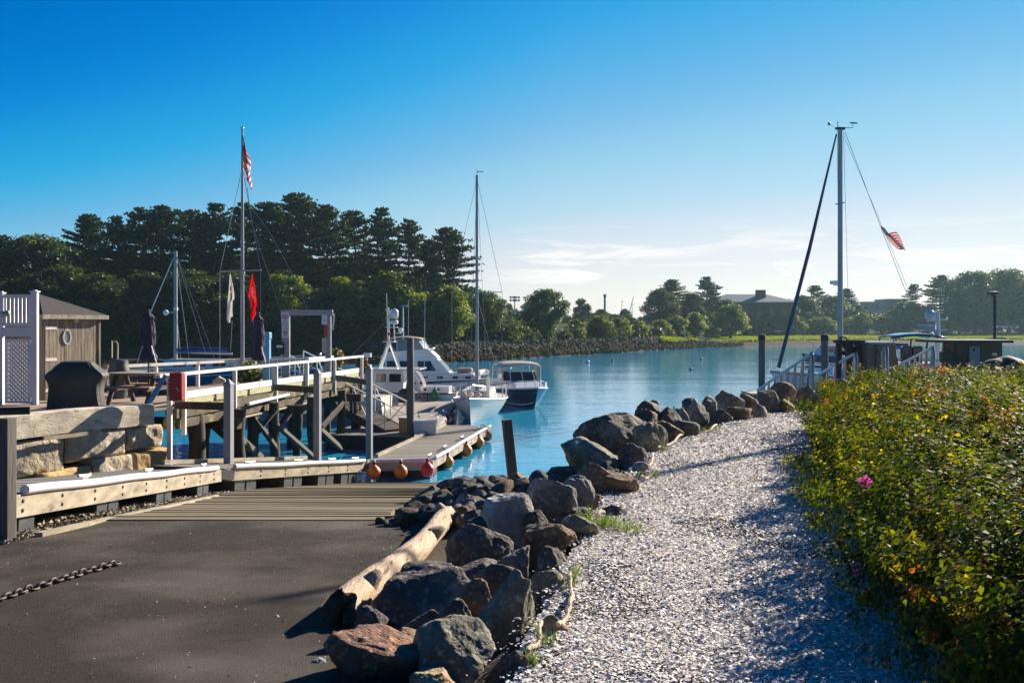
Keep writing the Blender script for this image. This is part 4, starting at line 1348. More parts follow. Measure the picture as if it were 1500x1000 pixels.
def dock(name, label, A, B, width, cleats=(), tubs=(), rail=True, planks='dock_wood', left_curb=True, tubh=.42, wood='pale_timber'):
    A, B = Vector(A), Vector(B)
    d = (B - A).normalized(); n = Vector((-d.y, d.x, 0)).normalized()       # to the wharf side
    up = n.cross(d) * -1 if (n.cross(d)).z < 0 else n.cross(d)
    r = thing(name, label, 'dock', (A.x, A.y, A.z - .5), group='floating dock sections')
    L = (B - A).length; m = MB(); rnd = random.Random(int(L * 100)); k = 0.0
    while k < L - .02:
        w = min(.145, L - k)
        a = A + d * k; dz = up * rnd.uniform(-.003, .004)
        e = rnd.uniform(-.008, .012)
        m.slab([a + n * (.03 + e) + dz, a + d * (w - .012) + n * (.03 + e) + dz, a + d * (w - .012) + n * (width - .03) + dz, a + n * (width - .03) + dz], .04)
        k += .145
    m.build('deck', MAT[planks], r)
    m = MB()
    m.bar(A - up * .13, B - up * .13, .06, .24, up=up); m.cur = 1
    for t in np.arange(.25, L, 1.1):
        for zz in (-.08, -.18): m.lathe([(.022, 0), (.022, .012), (.0, .018)], A + d * t + up * zz - n * .03, 8, -n)
    m.build('fascia', [MAT[wood], MAT['black']], r)
    m = MB(); m.bar(A + n * width - up * .13, B + n * width - up * .13, .06, .24, up=up)
    m.bar(A - up * .14 + d * .03, A + n * width - up * .14 + d * .03, .055, .22, up=up); m.bar(B - up * .14 - d * .03, B + n * width - up * .14 - d * .03, .055, .22, up=up)
    m.build('frame', MAT['dark_wood'], r)
    if left_curb:
        m = MB(); m.bar(A + n * (width - .06) + up * .06 + d * .3, B + n * (width - .06) + up * .06 - d * .3, .09, .09, up=up); m.build('curb', MAT['pale_timber'], r)
    if rail:
        m = MB()
        pts = [A + d * s - n * .045 + up * (.035 + .006 * sin(s * 2)) for s in np.arange(.25, L - .05, .5)]
        m.tube(pts, .052, 10); m.build('rub_rail', MAT['white_vinyl'], r, smooth=True)
    for t in cleats: cleat(A + d * t + n * .16 + up * .005, d, r)
    for t in tubs:
        for dd in (0, .46):
            c = A + d * (t + dd) + n * .32 - up * (.25 + tubh / 2)
            m = MB()
            rows = []
            for s, q in ((-.5, .93), (-.46, .98), (.42, 1.0), (.5, 1.0)):
                rows.append([c + up * (s * tubh) + d * (x * .205 * q) + n * (y * .30 * q) for x, y in ((-1, -1), (1, -1), (1, 1), (-1, 1))])
            m.grid(rows, closed=True); m.add(rows[0], [(3, 2, 1, 0)]); m.add(rows[-1], [(0, 1, 2, 3)])
            m.build('float_tub', MAT['tub'], r, bevel=.012)
    m = MB(); m.slab([A + d * .1 + n * .65 - up * .25, B - d * .1 + n * .65 - up * .25, B - d * .1 + n * (width - .1) - up * .25, A + d * .1 + n * (width - .1) - up * .25], tubh); m.build('float_core', MAT['black'], r)
    return r


E0, E1, E2 = Vector((-5.22, 10.35, 2.455)), Vector((-5.86, 20.0, 1.34)), Vector((-3.92, 27.0, .53))
dock('floating_dock', 'grounded dock section stepping down beside the asphalt ramp below the granite wall', E0, E1, 1.85,
     cleats=(2.6, 5.4, 9.0), tubs=(.05, 2.9, 5.6, 8.2), tubh=.36, left_curb=False)
d12 = (E2 - E1).normalized()
dock('floating_dock', 'middle dock section passing in front of the dark wharf piles', E1 + d12 * .25 - Vector((.02, 0, 0)), E2, 1.75, cleats=(1.2, 3.4, 5.2, 6.6), tubs=(.6, 2.7, 4.4, 5.7), tubh=.34)
# link plate between the first two
m = MB(); m.bar(E1 - d12 * .12 - Z * .1, E1 + d12 * .45 - Z * .14, .09, .2)
tag(m.build('dock_link', MAT['black']), 'black rubber link joining the grounded dock to the middle dock section', 'dock link')
E3, E4 = Vector((-2.22, 27.55, .5)), Vector((-.80, 37.1, .5))
dock('floating_dock', 'outer dock section with orange balls hung along its open water edge', E3, E4, 1.72, cleats=(.4, 2.4, 5.0, 8.2), tubs=(0.1, 2.2, 4.5, 7.2), rail=True, tubh=.3)
d34 = (E4 - E3).normalized()
dock('floating_dock', 'pale dock section where the work boat and the small sailboat lie', (-2.78, 37.3, .51), (-2.75, 49.2, .51), 2.7, cleats=(2, 5, 8, 11), tubs=(1, 5, 9), rail=False, planks='dock_light', left_curb=False, tubh=.3)
dock('floating_dock', 'shaded dock section at the foot of the wharf gangway', (-3.55, 33.6, .5), (-2.95, 37.2, .5), 3.0, cleats=(), tubs=(.3, 2.2), rail=False, left_curb=False, tubh=.3)
m = MB(); u23 = (E3 - E2).normalized(); n23 = Vector((u23.y, -u23.x, 0))
m.bar(E2 + u23 * .04 - Z * .13 + n23 * .03, E3 - u23 * .02 - Z * .13 + n23 * .03, .07, .25)
tag(m.build('dock_end_board', MAT['pale_trim'], bevel=.006), 'rust streaked pale board across the shore end of the outer dock', 'board')
m = MB(); m.tube([E2 + u23 * .05 + n23 * .09 + Z * .03, (E2 + E3) / 2 + n23 * .1 + Z * .028, E3 + n23 * .09 + Z * .03], .05, 10)
tag(m.build('pipe_fender', MAT['white_vinyl'], smooth=True), 'white pipe along the shore end of the outer dock above the first orange balls', 'pipe')
m = MB(); m.slab([E2 + Z * 0 - u23 * 0 + Vector((0, .0, -.012)), E3 + Vector((0, 0, -.012)), E3 + Vector((-1.62, .38, -.012)), E2 + Vector((-.1, .62, -.012))], .05)
tag(m.build('dock_filler_plate', MAT['dock_wood']), 'wedge of grey boards joining the middle dock section to the outer dock', 'dock plate')

BALLS = [(548, 692, 26.7, 'orange_ball', 'orange dock ball at the shoreward end of the row, beside the planked ramp'), (587, 691, 26.85, 'orange_ball', 'orange dock ball between the first orange one and the bright red one'),
         (626, 688, 27.05, 'red_ball', 'bright red dock ball in the row of orange ones'), (656, 677, 29.4, 'orange_ball', 'orange dock ball next to the bright red one, out over the water'),
         (683, 660, 32.0, 'orange_ball', 'orange dock ball third from the outer end of the row'), (701, 648, 34.4, 'orange_ball', 'orange dock ball second from the outer end of the row'),
         (713, 638, 36.3, 'orange_ball', 'orange dock ball at the outer end of the row beside the small sailboat')]
for px, py, d, mt, lb in BALLS:
    c = P(px, py, d); rr = 10.2 / FPX * d if px < 640 else 9.0 / FPX * d
    rr = max(.165, min(.2, rr))
    r = thing('dock_ball', lb, 'fender', (c.x, c.y, c.z - rr), group='round fenders hung along the outer dock')
    m = MB(); m.lathe([(0.0, -rr), (rr * .38, -rr * .92), (rr * .70, -rr * .70), (rr * .92, -rr * .38), (rr, 0), (rr * .93, rr * .4), (rr * .72, rr * .72), (rr * .42, rr * .98), (rr * .2, rr * 1.16), (.03, rr * 1.2)], c, 20)
    m.build('ball', MAT[mt], r, smooth='all')
    m = MB(); m.lathe([(.035, 0), (.045, .03), (.045, .07), (.03, .09)], c + Z * rr * 1.18, 10); m.build('eye', MAT['black'], r)
    m = MB(); t = c + Z * rr * 1.3
    dk = Vector((-.12, .1, 0)) if px > 640 else Vector((0, .16, 0))
    m.tube([t, t + Z * .08 + dk * .3, Vector((t.x, t.y, .60)) + dk, Vector((t.x, t.y, .58)) + dk * 1.8], .014, 6); m.build('lanyard', MAT['pale_rope'] if px < 600 else MAT['black'], r)

# tall round piling, rotten post, near timber post, leaning post
p = P(601, 495, 34.2)
m = MB(); m.tube([(p.x, p.y, -.6), (p.x + .01, p.y, 1.8), (p.x, p.y, p.z - .03), (p.x, p.y, p.z)], [.135, .128, .12, .10], 14)
tag(m.build('tall_piling', MAT['pile'], smooth=True), 'tall grey brown piling standing in front of the work boat', 'piling')
m = MB(); a = P(10.5, 612, 10.15); m.bar((a.x, a.y, 1.95), (a.x, a.y, a.z), .125, .125, up=Vector((.35, 1, 0)))
tag(m.build('timber_post', MAT['pile'], bevel=.006), 'square timber post at the shore end of the grounded dock, by the photo edge', 'post')
m = MB(); b = P(757, 728, 17.0); t = P(742, 614, 16.9); b.z -= .3; m.bar(b, t, .155, .13, up=Vector((-.3, 1, 0)))
tag(m.build('leaning_post', MAT['pile'], bevel=.01), 'dark leaning post standing in the small stones at the water edge', 'post')
m = MB(); a = P(529, 560, 36.6); b = P(526, 668, 36.0); m.tube([a, b], .05, 6)
tag(m.build('thin_pile', MAT['dark_wood']), 'thin dark pole between the end of the wharf and the last square pile', 'pole')

# ================================================================== THINGS ON THE WHARF
def gate():
    d = 24.2; s = d / FPX
    c = P(28, 592, d)
    r = thing('garden_gate', 'white vinyl lattice gate with a balustrade above, at the photo edge', 'gate', (c.x, d, DECK))
    X = lambda px: (px - 750) * s
    Zy = lambda py: CAMH - (py - YH) * s
    for x0, x1, yt in ((0, 4, 430), (46.5, 55.5, 428)):
        m = MB(); xc = X((x0 + x1) / 2); w = (x1 - x0) * s
        m.bar((xc, d, DECK), (xc, d, Zy(yt)), max(w, .11), .12, up=Vector((0, 1, 0))); m.box((xc, d, Zy(yt) + .015), (max(w, .11) + .05, .17, .03)); m.box((xc, d, Zy(yt) + .04), (.08, .09, .03)); m.build('post', MAT['white_vinyl'], r, bevel=.005)
    for y in (433.5, 475):
        m = MB(); m.box(((X(4) + X(46.5)) / 2, d, Zy(y)), (X(46.5) - X(4), .07, .075)); m.build('rail', MAT['white_vinyl'], r, bevel=.005)
    for i in range(7):
        m = MB(); m.box((lerp(X(8), X(43), i / 6), d, (Zy(435.9) + Zy(472.6)) / 2), (.05, .04, Zy(435.9) - Zy(472.6))); m.build('baluster', MAT['white_vinyl'], r)
    m = MB(); m.box(((X(4) + X(46.5)) / 2, d, Zy(486)), (X(46.5) - X(4), .06, 9 * 1.5 * s)); m.build('panel', MAT['white_vinyl'], r, bevel=.006)
    # gate leaf
    m = MB()
    x0, x1, z0, z1 = X(9), X(46), Zy(590), Zy(496.5); w = .055
    m.box(((x0 + x1) / 2, d - .01, z0 + w / 2), (x1 - x0, .045, w)); m.box(((x0 + x1) / 2, d - .01, z1 - w / 2), (x1 - x0, .045, w))
    for x in (x0 + w / 2, x1 - w / 2): m.box((x, d - .01, (z0 + z1) / 2), (w, .045, z1 - z0 - 2 * w - .002))
    g = m.build('gate_leaf', MAT['white_vinyl'], r, bevel=.004)
    m = MB()
    xi0, xi1, zi0, zi1 = x0 + w, x1 - w, z0 + w, z1 - w
    for sgn, dy in ((1, 0), (-1, .012)):
        k = -3.0
        while k < 3:
            # line x = xi0 + t, z = zi0 + k + sgn*t
            pts = []
            W, Hh = xi1 - xi0, zi1 - zi0
            ta, tb = 0, W
            za, zb = k + (0 if sgn > 0 else W), k + (W if sgn > 0 else 0)
            if sgn > 0:
                ta = max(0, -k); tb = min(W, Hh - k)
                if tb - ta > .02: pts = [(ta, k + ta), (tb, k + tb)]
            else:
                kk = k + W
                ta = max(0, kk - Hh); tb = min(W, kk)
                if tb - ta > .02: pts = [(ta, kk - ta), (tb, kk - tb)]
            if pts:
                m.bar((xi0 + pts[0][0], d + dy, zi0 + pts[0][1]), (xi0 + pts[1][0], d + dy, zi0 + pts[1][1]), .034, .012, up=Vector((0, 1, 0)))
            k += .105
    m.build('lattice', MAT['white_vinyl'], g)
    for y in (500, 540, 585):
        m = MB(); m.box((X(47), d - .05, Zy(y)), (.04, .03, .11)); m.build('hinge', MAT['steel'], r)
    # lamp head at the balustrade foot
    m = MB(); q = P(6, 462, 23.6)
    m.tube([q, q + Vector((0, 0, -.18))], .02, 8); m.lathe([(.0, .08), (.06, .06), (.075, -.03), (.0, -.05)], q + Vector((-.02, 0, .03)), 12, (-.6, -.5, .4)); m.lathe([(.0, .08), (.06, .06), (.075, -.03), (.0, -.05)], q + Vector((.07, 0, .05)), 12, (.6, -.5, .4))
    m.build('spotlight', MAT['alu'], r, smooth=True)


gate()


def shed():
    # a small square board shed with a hip roof, its near corner towards us
    near = P(64, 560, 25.6); right = P(146, 560, 27.2)
    a = Vector((near.x, near.y, 0)); b = Vector((right.x, right.y, 0)); ux = (b - a).normalized(); uy = Vector((-ux.y, ux.x, 0)); W = (b - a).length
    zt = CAMH - (464 - YH) / FPX * 25.8
    r = thing('board_shed', 'weathered grey board shed with a dark hip roof and a round window', 'shed', (a.x, a.y, DECK), math.atan2(ux.y, ux.x))
    Hh = zt - DECK; D = W * 1.1
    m = MB(); m.prism([(0, 0), (W, 0), (W, D), (0, D)], 0, Hh)
    m.build('wall', MAT['shed_wood'], r, local=True)
    m = MB(); rnd = random.Random(2); x = .36
    while x < W - .03:
        w = min(rnd.uniform(.10, .15), W - x - .005); m.box((x + w / 2, -.012 - rnd.uniform(0, .006), Hh / 2), (w - .008, .024, Hh - .02)); x += w
    y = 0.02
    while y < D - .05:
        w = min(.14, D - y); m.box((-.012, y + w / 2, Hh / 2), (.024, w - .01, Hh - .02)); y += w
    m.build('cladding', MAT['shed_wood'], r, local=True)
    m = MB()
    for i in range(3): m.box((.02 + .055 + i * .112, -.022 - .004 * (i % 2), Hh * .5), (.104, .03, Hh * .985))
    dr = m.build('door', MAT['shed_wood'], r, local=True)
    for z in (.88, .50, .13):
        m = MB(); m.box((.19, -.045, Hh * z - .03), (.34, .014, .085)); m.build('strap_hinge', MAT['white_paint'], dr, local=True)
    m = MB(); m.bar((.33, -.05, Hh * .40), (.39, -.06, Hh * .42), .03); m.build('latch', MAT['black'], dr, local=True)
    m = MB(); c = Vector((.68, -.035, Hh * .755))
    m.tube([c + Vector((.115 * cos(i * pi / 12), -.01, .185 * sin(i * pi / 12))) for i in range(24)], .018, 6, closed=True); f = m.build('window', MAT['white_paint'], r, local=True, smooth=True)
    m = MB(); m.add([c + Vector((.11 * cos(i * pi / 12), 0, .18 * sin(i * pi / 12))) for i in range(24)], [tuple(range(24))]); m.build('pane', MAT['clear_vinyl'], f, local=True)
    m = MB(); m.box((W - .04, -.04, Hh / 2), (.06, .02, Hh)); m.build('corner_board', MAT['shed_wood'], r, local=True)
    o = .16; m = MB()
    e = [(-o, -o), (W + o, -o), (W + o, D + o), (-o, D + o)]
    z0, z1 = Hh - .02, Hh + .05; za = Hh + .62
    c = (W / 2 - .25, D / 2)
    m.add([(x, y, z1) for x, y in e] + [(c[0], c[1], za), (c[0] + .02, c[1], za)] + [(x, y, z0) for x, y in e],
          [(0, 1, 4), (1, 2, 4), (2, 3, 4), (3, 0, 4), (6, 9, 8, 7)])
    rf = m.build('roof', MAT['shed_roof'], r, local=True)
    m = MB()
    for i in range(4):
        p, q = Vector((*e[i], Hh + .0)), Vector((*e[(i + 1) % 4], Hh + .0)); m.bar(p, q, .03, .11)
    m.build('fascia', MAT['pale_timber'], rf, local=True)
    m = MB(); m.box((.98, -.03, Hh - .10), (.12, .04, .05)); m.build('fixture', MAT['white_paint'], r, local=True)


shed()


def grill():
    c = P(110, 607, 22.5)
    r = thing('covered_grill', 'barbecue under a black cover standing on the wharf deck by the granite wall', 'grill', (c.x, c.y + .1, DECK), .18); r.scale = (1.07, 1.07, 1.07)
    m = MB(); rows = []
    prof = [(0.0, .54, .33), (.10, .53, .33), (.30, .50, .325), (.50, .50, .33), (.62, .53, .345), (.70, .60, .35), (.76, .605, .34), (.84, .50, .32), (.95, .37, .27), (1.02, .32, .20), (1.045, .27, .14), (1.05, .0, .0)]
    n = 64
    for z, a, b in prof:
        row = []
        for k in range(n):
            t = 2 * pi * k / n
            e = .32
            x = math.copysign(abs(cos(t)) ** e, cos(t)) * a; y = math.copysign(abs(sin(t)) ** e, sin(t)) * b
            f = (1 - z / 1.1)
            fold = (.045 * sin(k * .69 + 1.6 * sin(z * 5)) + .028 * sin(k * 1.57 + z * 6) + .03 * mnoise.noise(Vector((k * .35, z * 5, 2)))) * (f * 1.1 + .15) * (1 if a > .01 else 0)
            sag = .03 * sin(x * 6 + z * 9)
            row.append((x * (1 + fold) , y * (1 + fold * 1.4) + sag * .4, z))
        rows.append(row)
    m.grid(rows, closed=True)
    o = m.build('cover', MAT['grill_cover'], r, local=True, smooth='all')
    sm = o.modifiers.new('s', 'SUBSURF'); sm.levels = 1; sm.render_levels = 1
    for x in (-.3, .3):
        for y in (-.24, .24):
            m = MB(); m.lathe([(.05, -.02), (.05, .02)], (x, y, .05), 10, (1, 0, 0)); m.build('caster', MAT['black'], r, local=True)


grill()


def picnic():
    c = P(205, 592, 24.6)
    r = thing('picnic_table', 'brown wooden picnic table with A frame legs beside the red box', 'picnic table', (c.x, c.y, DECK), -.15)
    m = MB()
    for i in range(5): m.box((0, -.30 + i * .15, .74), (1.45, .14, .04))
    m.build('table_top', MAT['deck_wood'], r, local=True)
    for y in (-.72, .72):
        m = MB()
        for i in range(2): m.box((0, y + (i - .5) * .15, .44), (1.45, .14, .04))
        m.build('bench', MAT['deck_wood'], r, local=True)
    for x in (-.5, .5):
        for s in (-1, 1):
            m = MB(); m.bar((x, s * .60, 0), (x, s * .20, .71), .05, .11, up=Vector((1, 0, 0))); m.build('leg', MAT['brown_post'], r, local=True)
        m = MB(); m.bar((x + .055, -.78, .39), (x + .055, .78, .39), .045, .10); m.build('bearer', MAT['brown_post'], r, local=True)


picnic()


def umbrella(px, ytop, ybot, ypole, d, zfoot, label, rods):
    t = P(px, ytop, d); b = P(px, ybot, d)
    r = thing('closed_umbrella', label, 'umbrella', (t.x, d, zfoot), group='closed patio umbrellas')
    m = MB(); m.tube([(t.x, d, zfoot), (t.x, d, t.z)], .02, 8); m.build('pole', MAT['black'], r)
    H = t.z - b.z; m = MB(); rows = []
    for z, w in ((0, .17), (.06, .19), (.15, .14), (.28, .125), (.34, .16), (.55, .155), (.75, .135), (.86, .10), (.87, .14), (.95, .085), (1.0, .01)):
        rows.append([(t.x + (w * (1 + .22 * sin(k * pi / 1.5 + z * 3))) * cos(k * pi / 12), d + w * (1 + .22 * sin(k * pi / 1.5 + z * 3)) * sin(k * pi / 12), b.z + H * z) for k in range(24)])
    m.grid(rows, closed=True); m.add(rows[0], [tuple(range(23, -1, -1))])
    m.build('canopy', MAT['umbrella'], r, smooth='all')
    for sx in rods:
        m = MB(); m.bar((t.x + sx * .10, d - .1, b.z + H * .32), (t.x + sx * .24, d - .12, b.z - .08), .018); m.build('rib', MAT['white_paint'], r)
    m = MB(); m.lathe([(.03, 0), (.04, .03), (.0, .08)], (t.x, d, t.z), 10); m.build('finial', MAT['black'], r)


umbrella(217.5, 457, 527, 553, 24.7, DECK, 'closed purple umbrella standing in the picnic table', (-1, 1))
umbrella(379, 461, 528, 545, 30.5, DECK, 'closed purple umbrella beside the flagpole and blue cabinet', (1,))


def flagpole():
    d = 33.0; b = P(355, 540, d); t = P(355, 190, d)
    r = thing('flagpole', 'tall white flagpole with a yardarm standing on the wharf', 'flagpole', (b.x, d, DECK))
    m = MB(); m.tube([(b.x, d, DECK), (b.x, d, 5.6), (b.x, d, t.z)], [.068, .062, .035], 12); m.build('pole', MAT['mast_paint'], r, smooth=True)
    m = MB(); m.ball((b.x, d, t.z + .05), .06); m.build('finial', MAT['steel'], r, smooth=True)
    ya, yb = P(322, 397.5, d), P(383, 395.5, d)
    m = MB(); m.bar(ya, yb, .045); m.build('yardarm', MAT['mast_paint'], r)
    m = MB(); m.lathe([(.09, 0), (.09, .10)], (b.x, d, 5.95), 12); m.build('collar', MAT['alu'], r)
    lines = [((355, 245), (322, 397), (322, 545)), ((355, 245), (382, 396), (382, 470), (383, 540)), ((362, 275), (370, 330), (410, 452)), ((366, 300), (398, 345), (440, 424), (450, 455)), ((356, 410), (366, 440), (376, 505)), ((340, 470), (336, 540))]
    for L in lines:
        m = MB(); m.tube([P(x, y, d - .1) for x, y in L], .009, 5); m.build('halyard', MAT['rig'], r)


flagpole()


def flag_grid(name, label, fn, nu, nv, colour, mats, th=.0):
    m = MB(); rows = [[fn(i / nu, j / nv) for i in range(nu + 1)] for j in range(nv + 1)]
    n = nu + 1
    vs = [p for r in rows for p in r]; m.v = [tuple(v) for v in vs]
    for j in range(nv):
        for i in range(nu):
            m.f.append([j * n + i, j * n + i + 1, (j + 1) * n + i + 1, (j + 1) * n + i]); m.mi.append(colour(i, j))
    o = m.build(name, [MAT[k] for k in mats], smooth='all')
    s = o.modifiers.new('cloth', 'SOLIDIFY'); s.thickness = .004
    return tag(o, label, 'flag')


def usa(i, j, nu=39, nv=26):
    st = j // 2                       # 13 stripes, stripe 0 at the bottom
    if i < nu * .4 and st >= 6:       # canton
        return 1 if (i % 3 == 1 and j % 3 == 1) else 2
    return 0 if st % 2 == 0 else 1


pole = P(355, 196, 33.0)


def limp(u, v):
    x = pole.x + .03 + .03 * sin(v * 3) + u * .30 - .11 * v * u + .05 * sin(u * 9 + v * 5) * u
    y = 32.9 - .10 * sin(u * 14 + v * 3) * (.3 + u) + .05 * cos(v * 9)
    z = pole.z - (1 - v) * 1.05 - u * .86 - .06 * sin(v * 4) * u
    return Vector((x, y, z))


flag_grid('national_flag', 'limp stars and stripes flag at the top of the white flagpole', limp, 39, 26, usa, ('flag_red', 'flag_white', 'flag_blue'))


def pennant(px0, y0, y1, d, pts, colour, nm, lb, mats):
    # a long cloth hanging by one corner: pts give its left and right edge down the fall
    def fn(u, v):
        t = 1 - v
        l = interp(t, [p[0] for p in pts], [p[1] for p in pts]); rr = interp(t, [p[0] for p in pts], [p[2] for p in pts])
        q = P(lerp(l, rr, u), lerp(y0, y1, t), d)
        q.y += .07 * sin(u * 7 + t * 6) * t
        return q
    return flag_grid(nm, lb, fn, 14, 30, colour, mats)


pennant(337, 399, 473, 32.85, [(0, 336.6, 337.6), (.3, 335.2, 341.5), (.53, 333.6, 344), (.56, 333.8, 341.0), (.87, 332.4, 341), (.9, 332.2, 337.5), (1, 334.5, 336.5)],
        lambda i, j: 1 if (18 < j < 22 and 3 < i < 8) else (2 if 12 < j < 18 and 5 < i < 8 else 0), 'white_pennant', 'limp white flag with a small red mark hanging from the yardarm', ('flag_white', 'flag_red', 'umbrella'))
LET = {(20, 7), (20, 8), (19, 6), (18, 7), (18, 8), (17, 6), (17, 8), (16, 7), (15, 8), (15, 6), (14, 7), (14, 9), (13, 6), (12, 7)}
pennant(369, 400, 470, 32.8, [(0, 369, 370), (.2, 367, 372.2), (.49, 363.3, 375), (.56, 368, 376.5), (.68, 368.5, 376.8), (.72, 368, 375), (.88, 368, 375), (.93, 368, 371.5), (1, 368.2, 370)],
        lambda i, j: 1 if (j, i) in LET else 0, 'red_pennant', 'limp red flag with small white lettering hanging from the yardarm', ('pennant_red', 'flag_white'))


def sign_frame():
    d = 37.0; s = d / FPX
    X = lambda px: (px - 750) * s
    Zy = lambda py: CAMH - (py - YH) * s
    r = thing('sign_frame', 'white timber portal with warning signs at the top of the wharf gangway', 'gate', (X(450), d, DECK))
    for x0, x1 in ((413.5, 424.5), (476, 485)):
        m = MB(); m.box((X((x0 + x1) / 2), d, (DECK + Zy(461.8)) / 2), ((x1 - x0) * s, .16, Zy(461.8) - DECK)); m.build('post', MAT['mast_paint'], r, bevel=.008)
    m = MB(); m.box((X(449.5), d, Zy(457.8)), ((487 - 411) * s, .17, 8 * s)); m.build('lintel', MAT['mast_paint'], r, bevel=.008)

    def sign(x0, x1, y0, y1, rings, bars, red=False):
        m = MB(); yy = d - .10
        m.box((X((x0 + x1) / 2), yy, Zy((y0 + y1) / 2)), ((x1 - x0) * s, .012, (y1 - y0) * s)); sg = m.build('sign', MAT['sign_red' if red else 'sign_white'], r)
        for cx, cy, rr in rings:
            m = MB(); c = Vector((X(cx), yy - .014, Zy(cy)))
            m.tube([c + Vector((rr * s * cos(i * pi / 10), 0, rr * s * sin(i * pi / 10))) for i in range(20)], .013, 4, closed=True)
            m.bar(c + Vector((-rr * s * .7, 0, rr * s * .7)), c + Vector((rr * s * .7, 0, -rr * s * .7)), .02, .01, up=Vector((0, 1, 0))); m.build('prohibition_ring', MAT['sign_red'], sg)
            m = MB(); m.box(c + Vector((0, .006, 0)), (rr * s * .9, .008, rr * s * .5)); m.build('pictogram', MAT['ink'], sg)
        m = MB()
        for bx0, bx1, by in bars:
            k = bx0
            rnd = random.Random(int(by * 7))
            while k < bx1:
                w = rnd.uniform(.5, 1.3); m.box((X(min(k + w / 2, bx1)), yy - .009, Zy(by)), (w * s, .006, .8 * s)); k += w + .35
        if bars: m.build('lettering', MAT['ink'], sg)
    sign(413, 424, 457, 474.5, [(418.3, 464, 3.5)], [(416.5, 420, 470.6), (414.3, 423, 472.6)])
    sign(413.6, 424.6, 475, 494.5, [(419, 487, 2.7)], [(415, 423, 476.4), (417, 421, 479.5), (415, 423.5, 482), (415.4, 423, 491.6)])
    sign(472, 480, 461, 475, [], [(476, 477.4, 466.5), (474.3, 479, 469.5)])
    sign(475.5, 480.5, 476, 493.5, [], [], True)
    m = MB(); m.box((X(412), d - .15, Zy(510)), (10 * s, .14, 18 * s)); pb = m.build('meter_box', MAT['black'], r, bevel=.01)
    m = MB(); m.box((X(411.7), d - .225, Zy(507)), (9 * s, .012, 3.4 * s)); m.build('lettering_plate', MAT['sign_white'], pb)
    m = MB(); m.box((X(476), d - .12, Zy(506)), (7 * s, .03, 22 * s)); m.build('notice_board', MAT['pale_trim'], r)
    m = MB(); m.tube([(X(487), d, Zy(456)), (X(490), d - .1, Zy(462)), (X(488), d - .1, Zy(483))], .03, 6); m.build('hose', MAT['white_paint'], r)
    # blue cabinet
    r = thing('blue_cabinet', 'tall sky blue service pedestal beside the second closed umbrella', 'cabinet', (-8.35, 34.0, DECK))
    c = P(391, 490, 34.0)
    m = MB(); m.box((c.x, 34, (DECK + 3.75) / 2), (.22, .25, 3.75 - DECK)); m.build('body', MAT['sky_blue_box'], r, bevel=.015)
    m = MB(); m.box((c.x, 33.98, 3.88), (.27, .34, .24)); m.build('hood', MAT['sky_blue_box'], r, bevel=.03)


sign_frame()


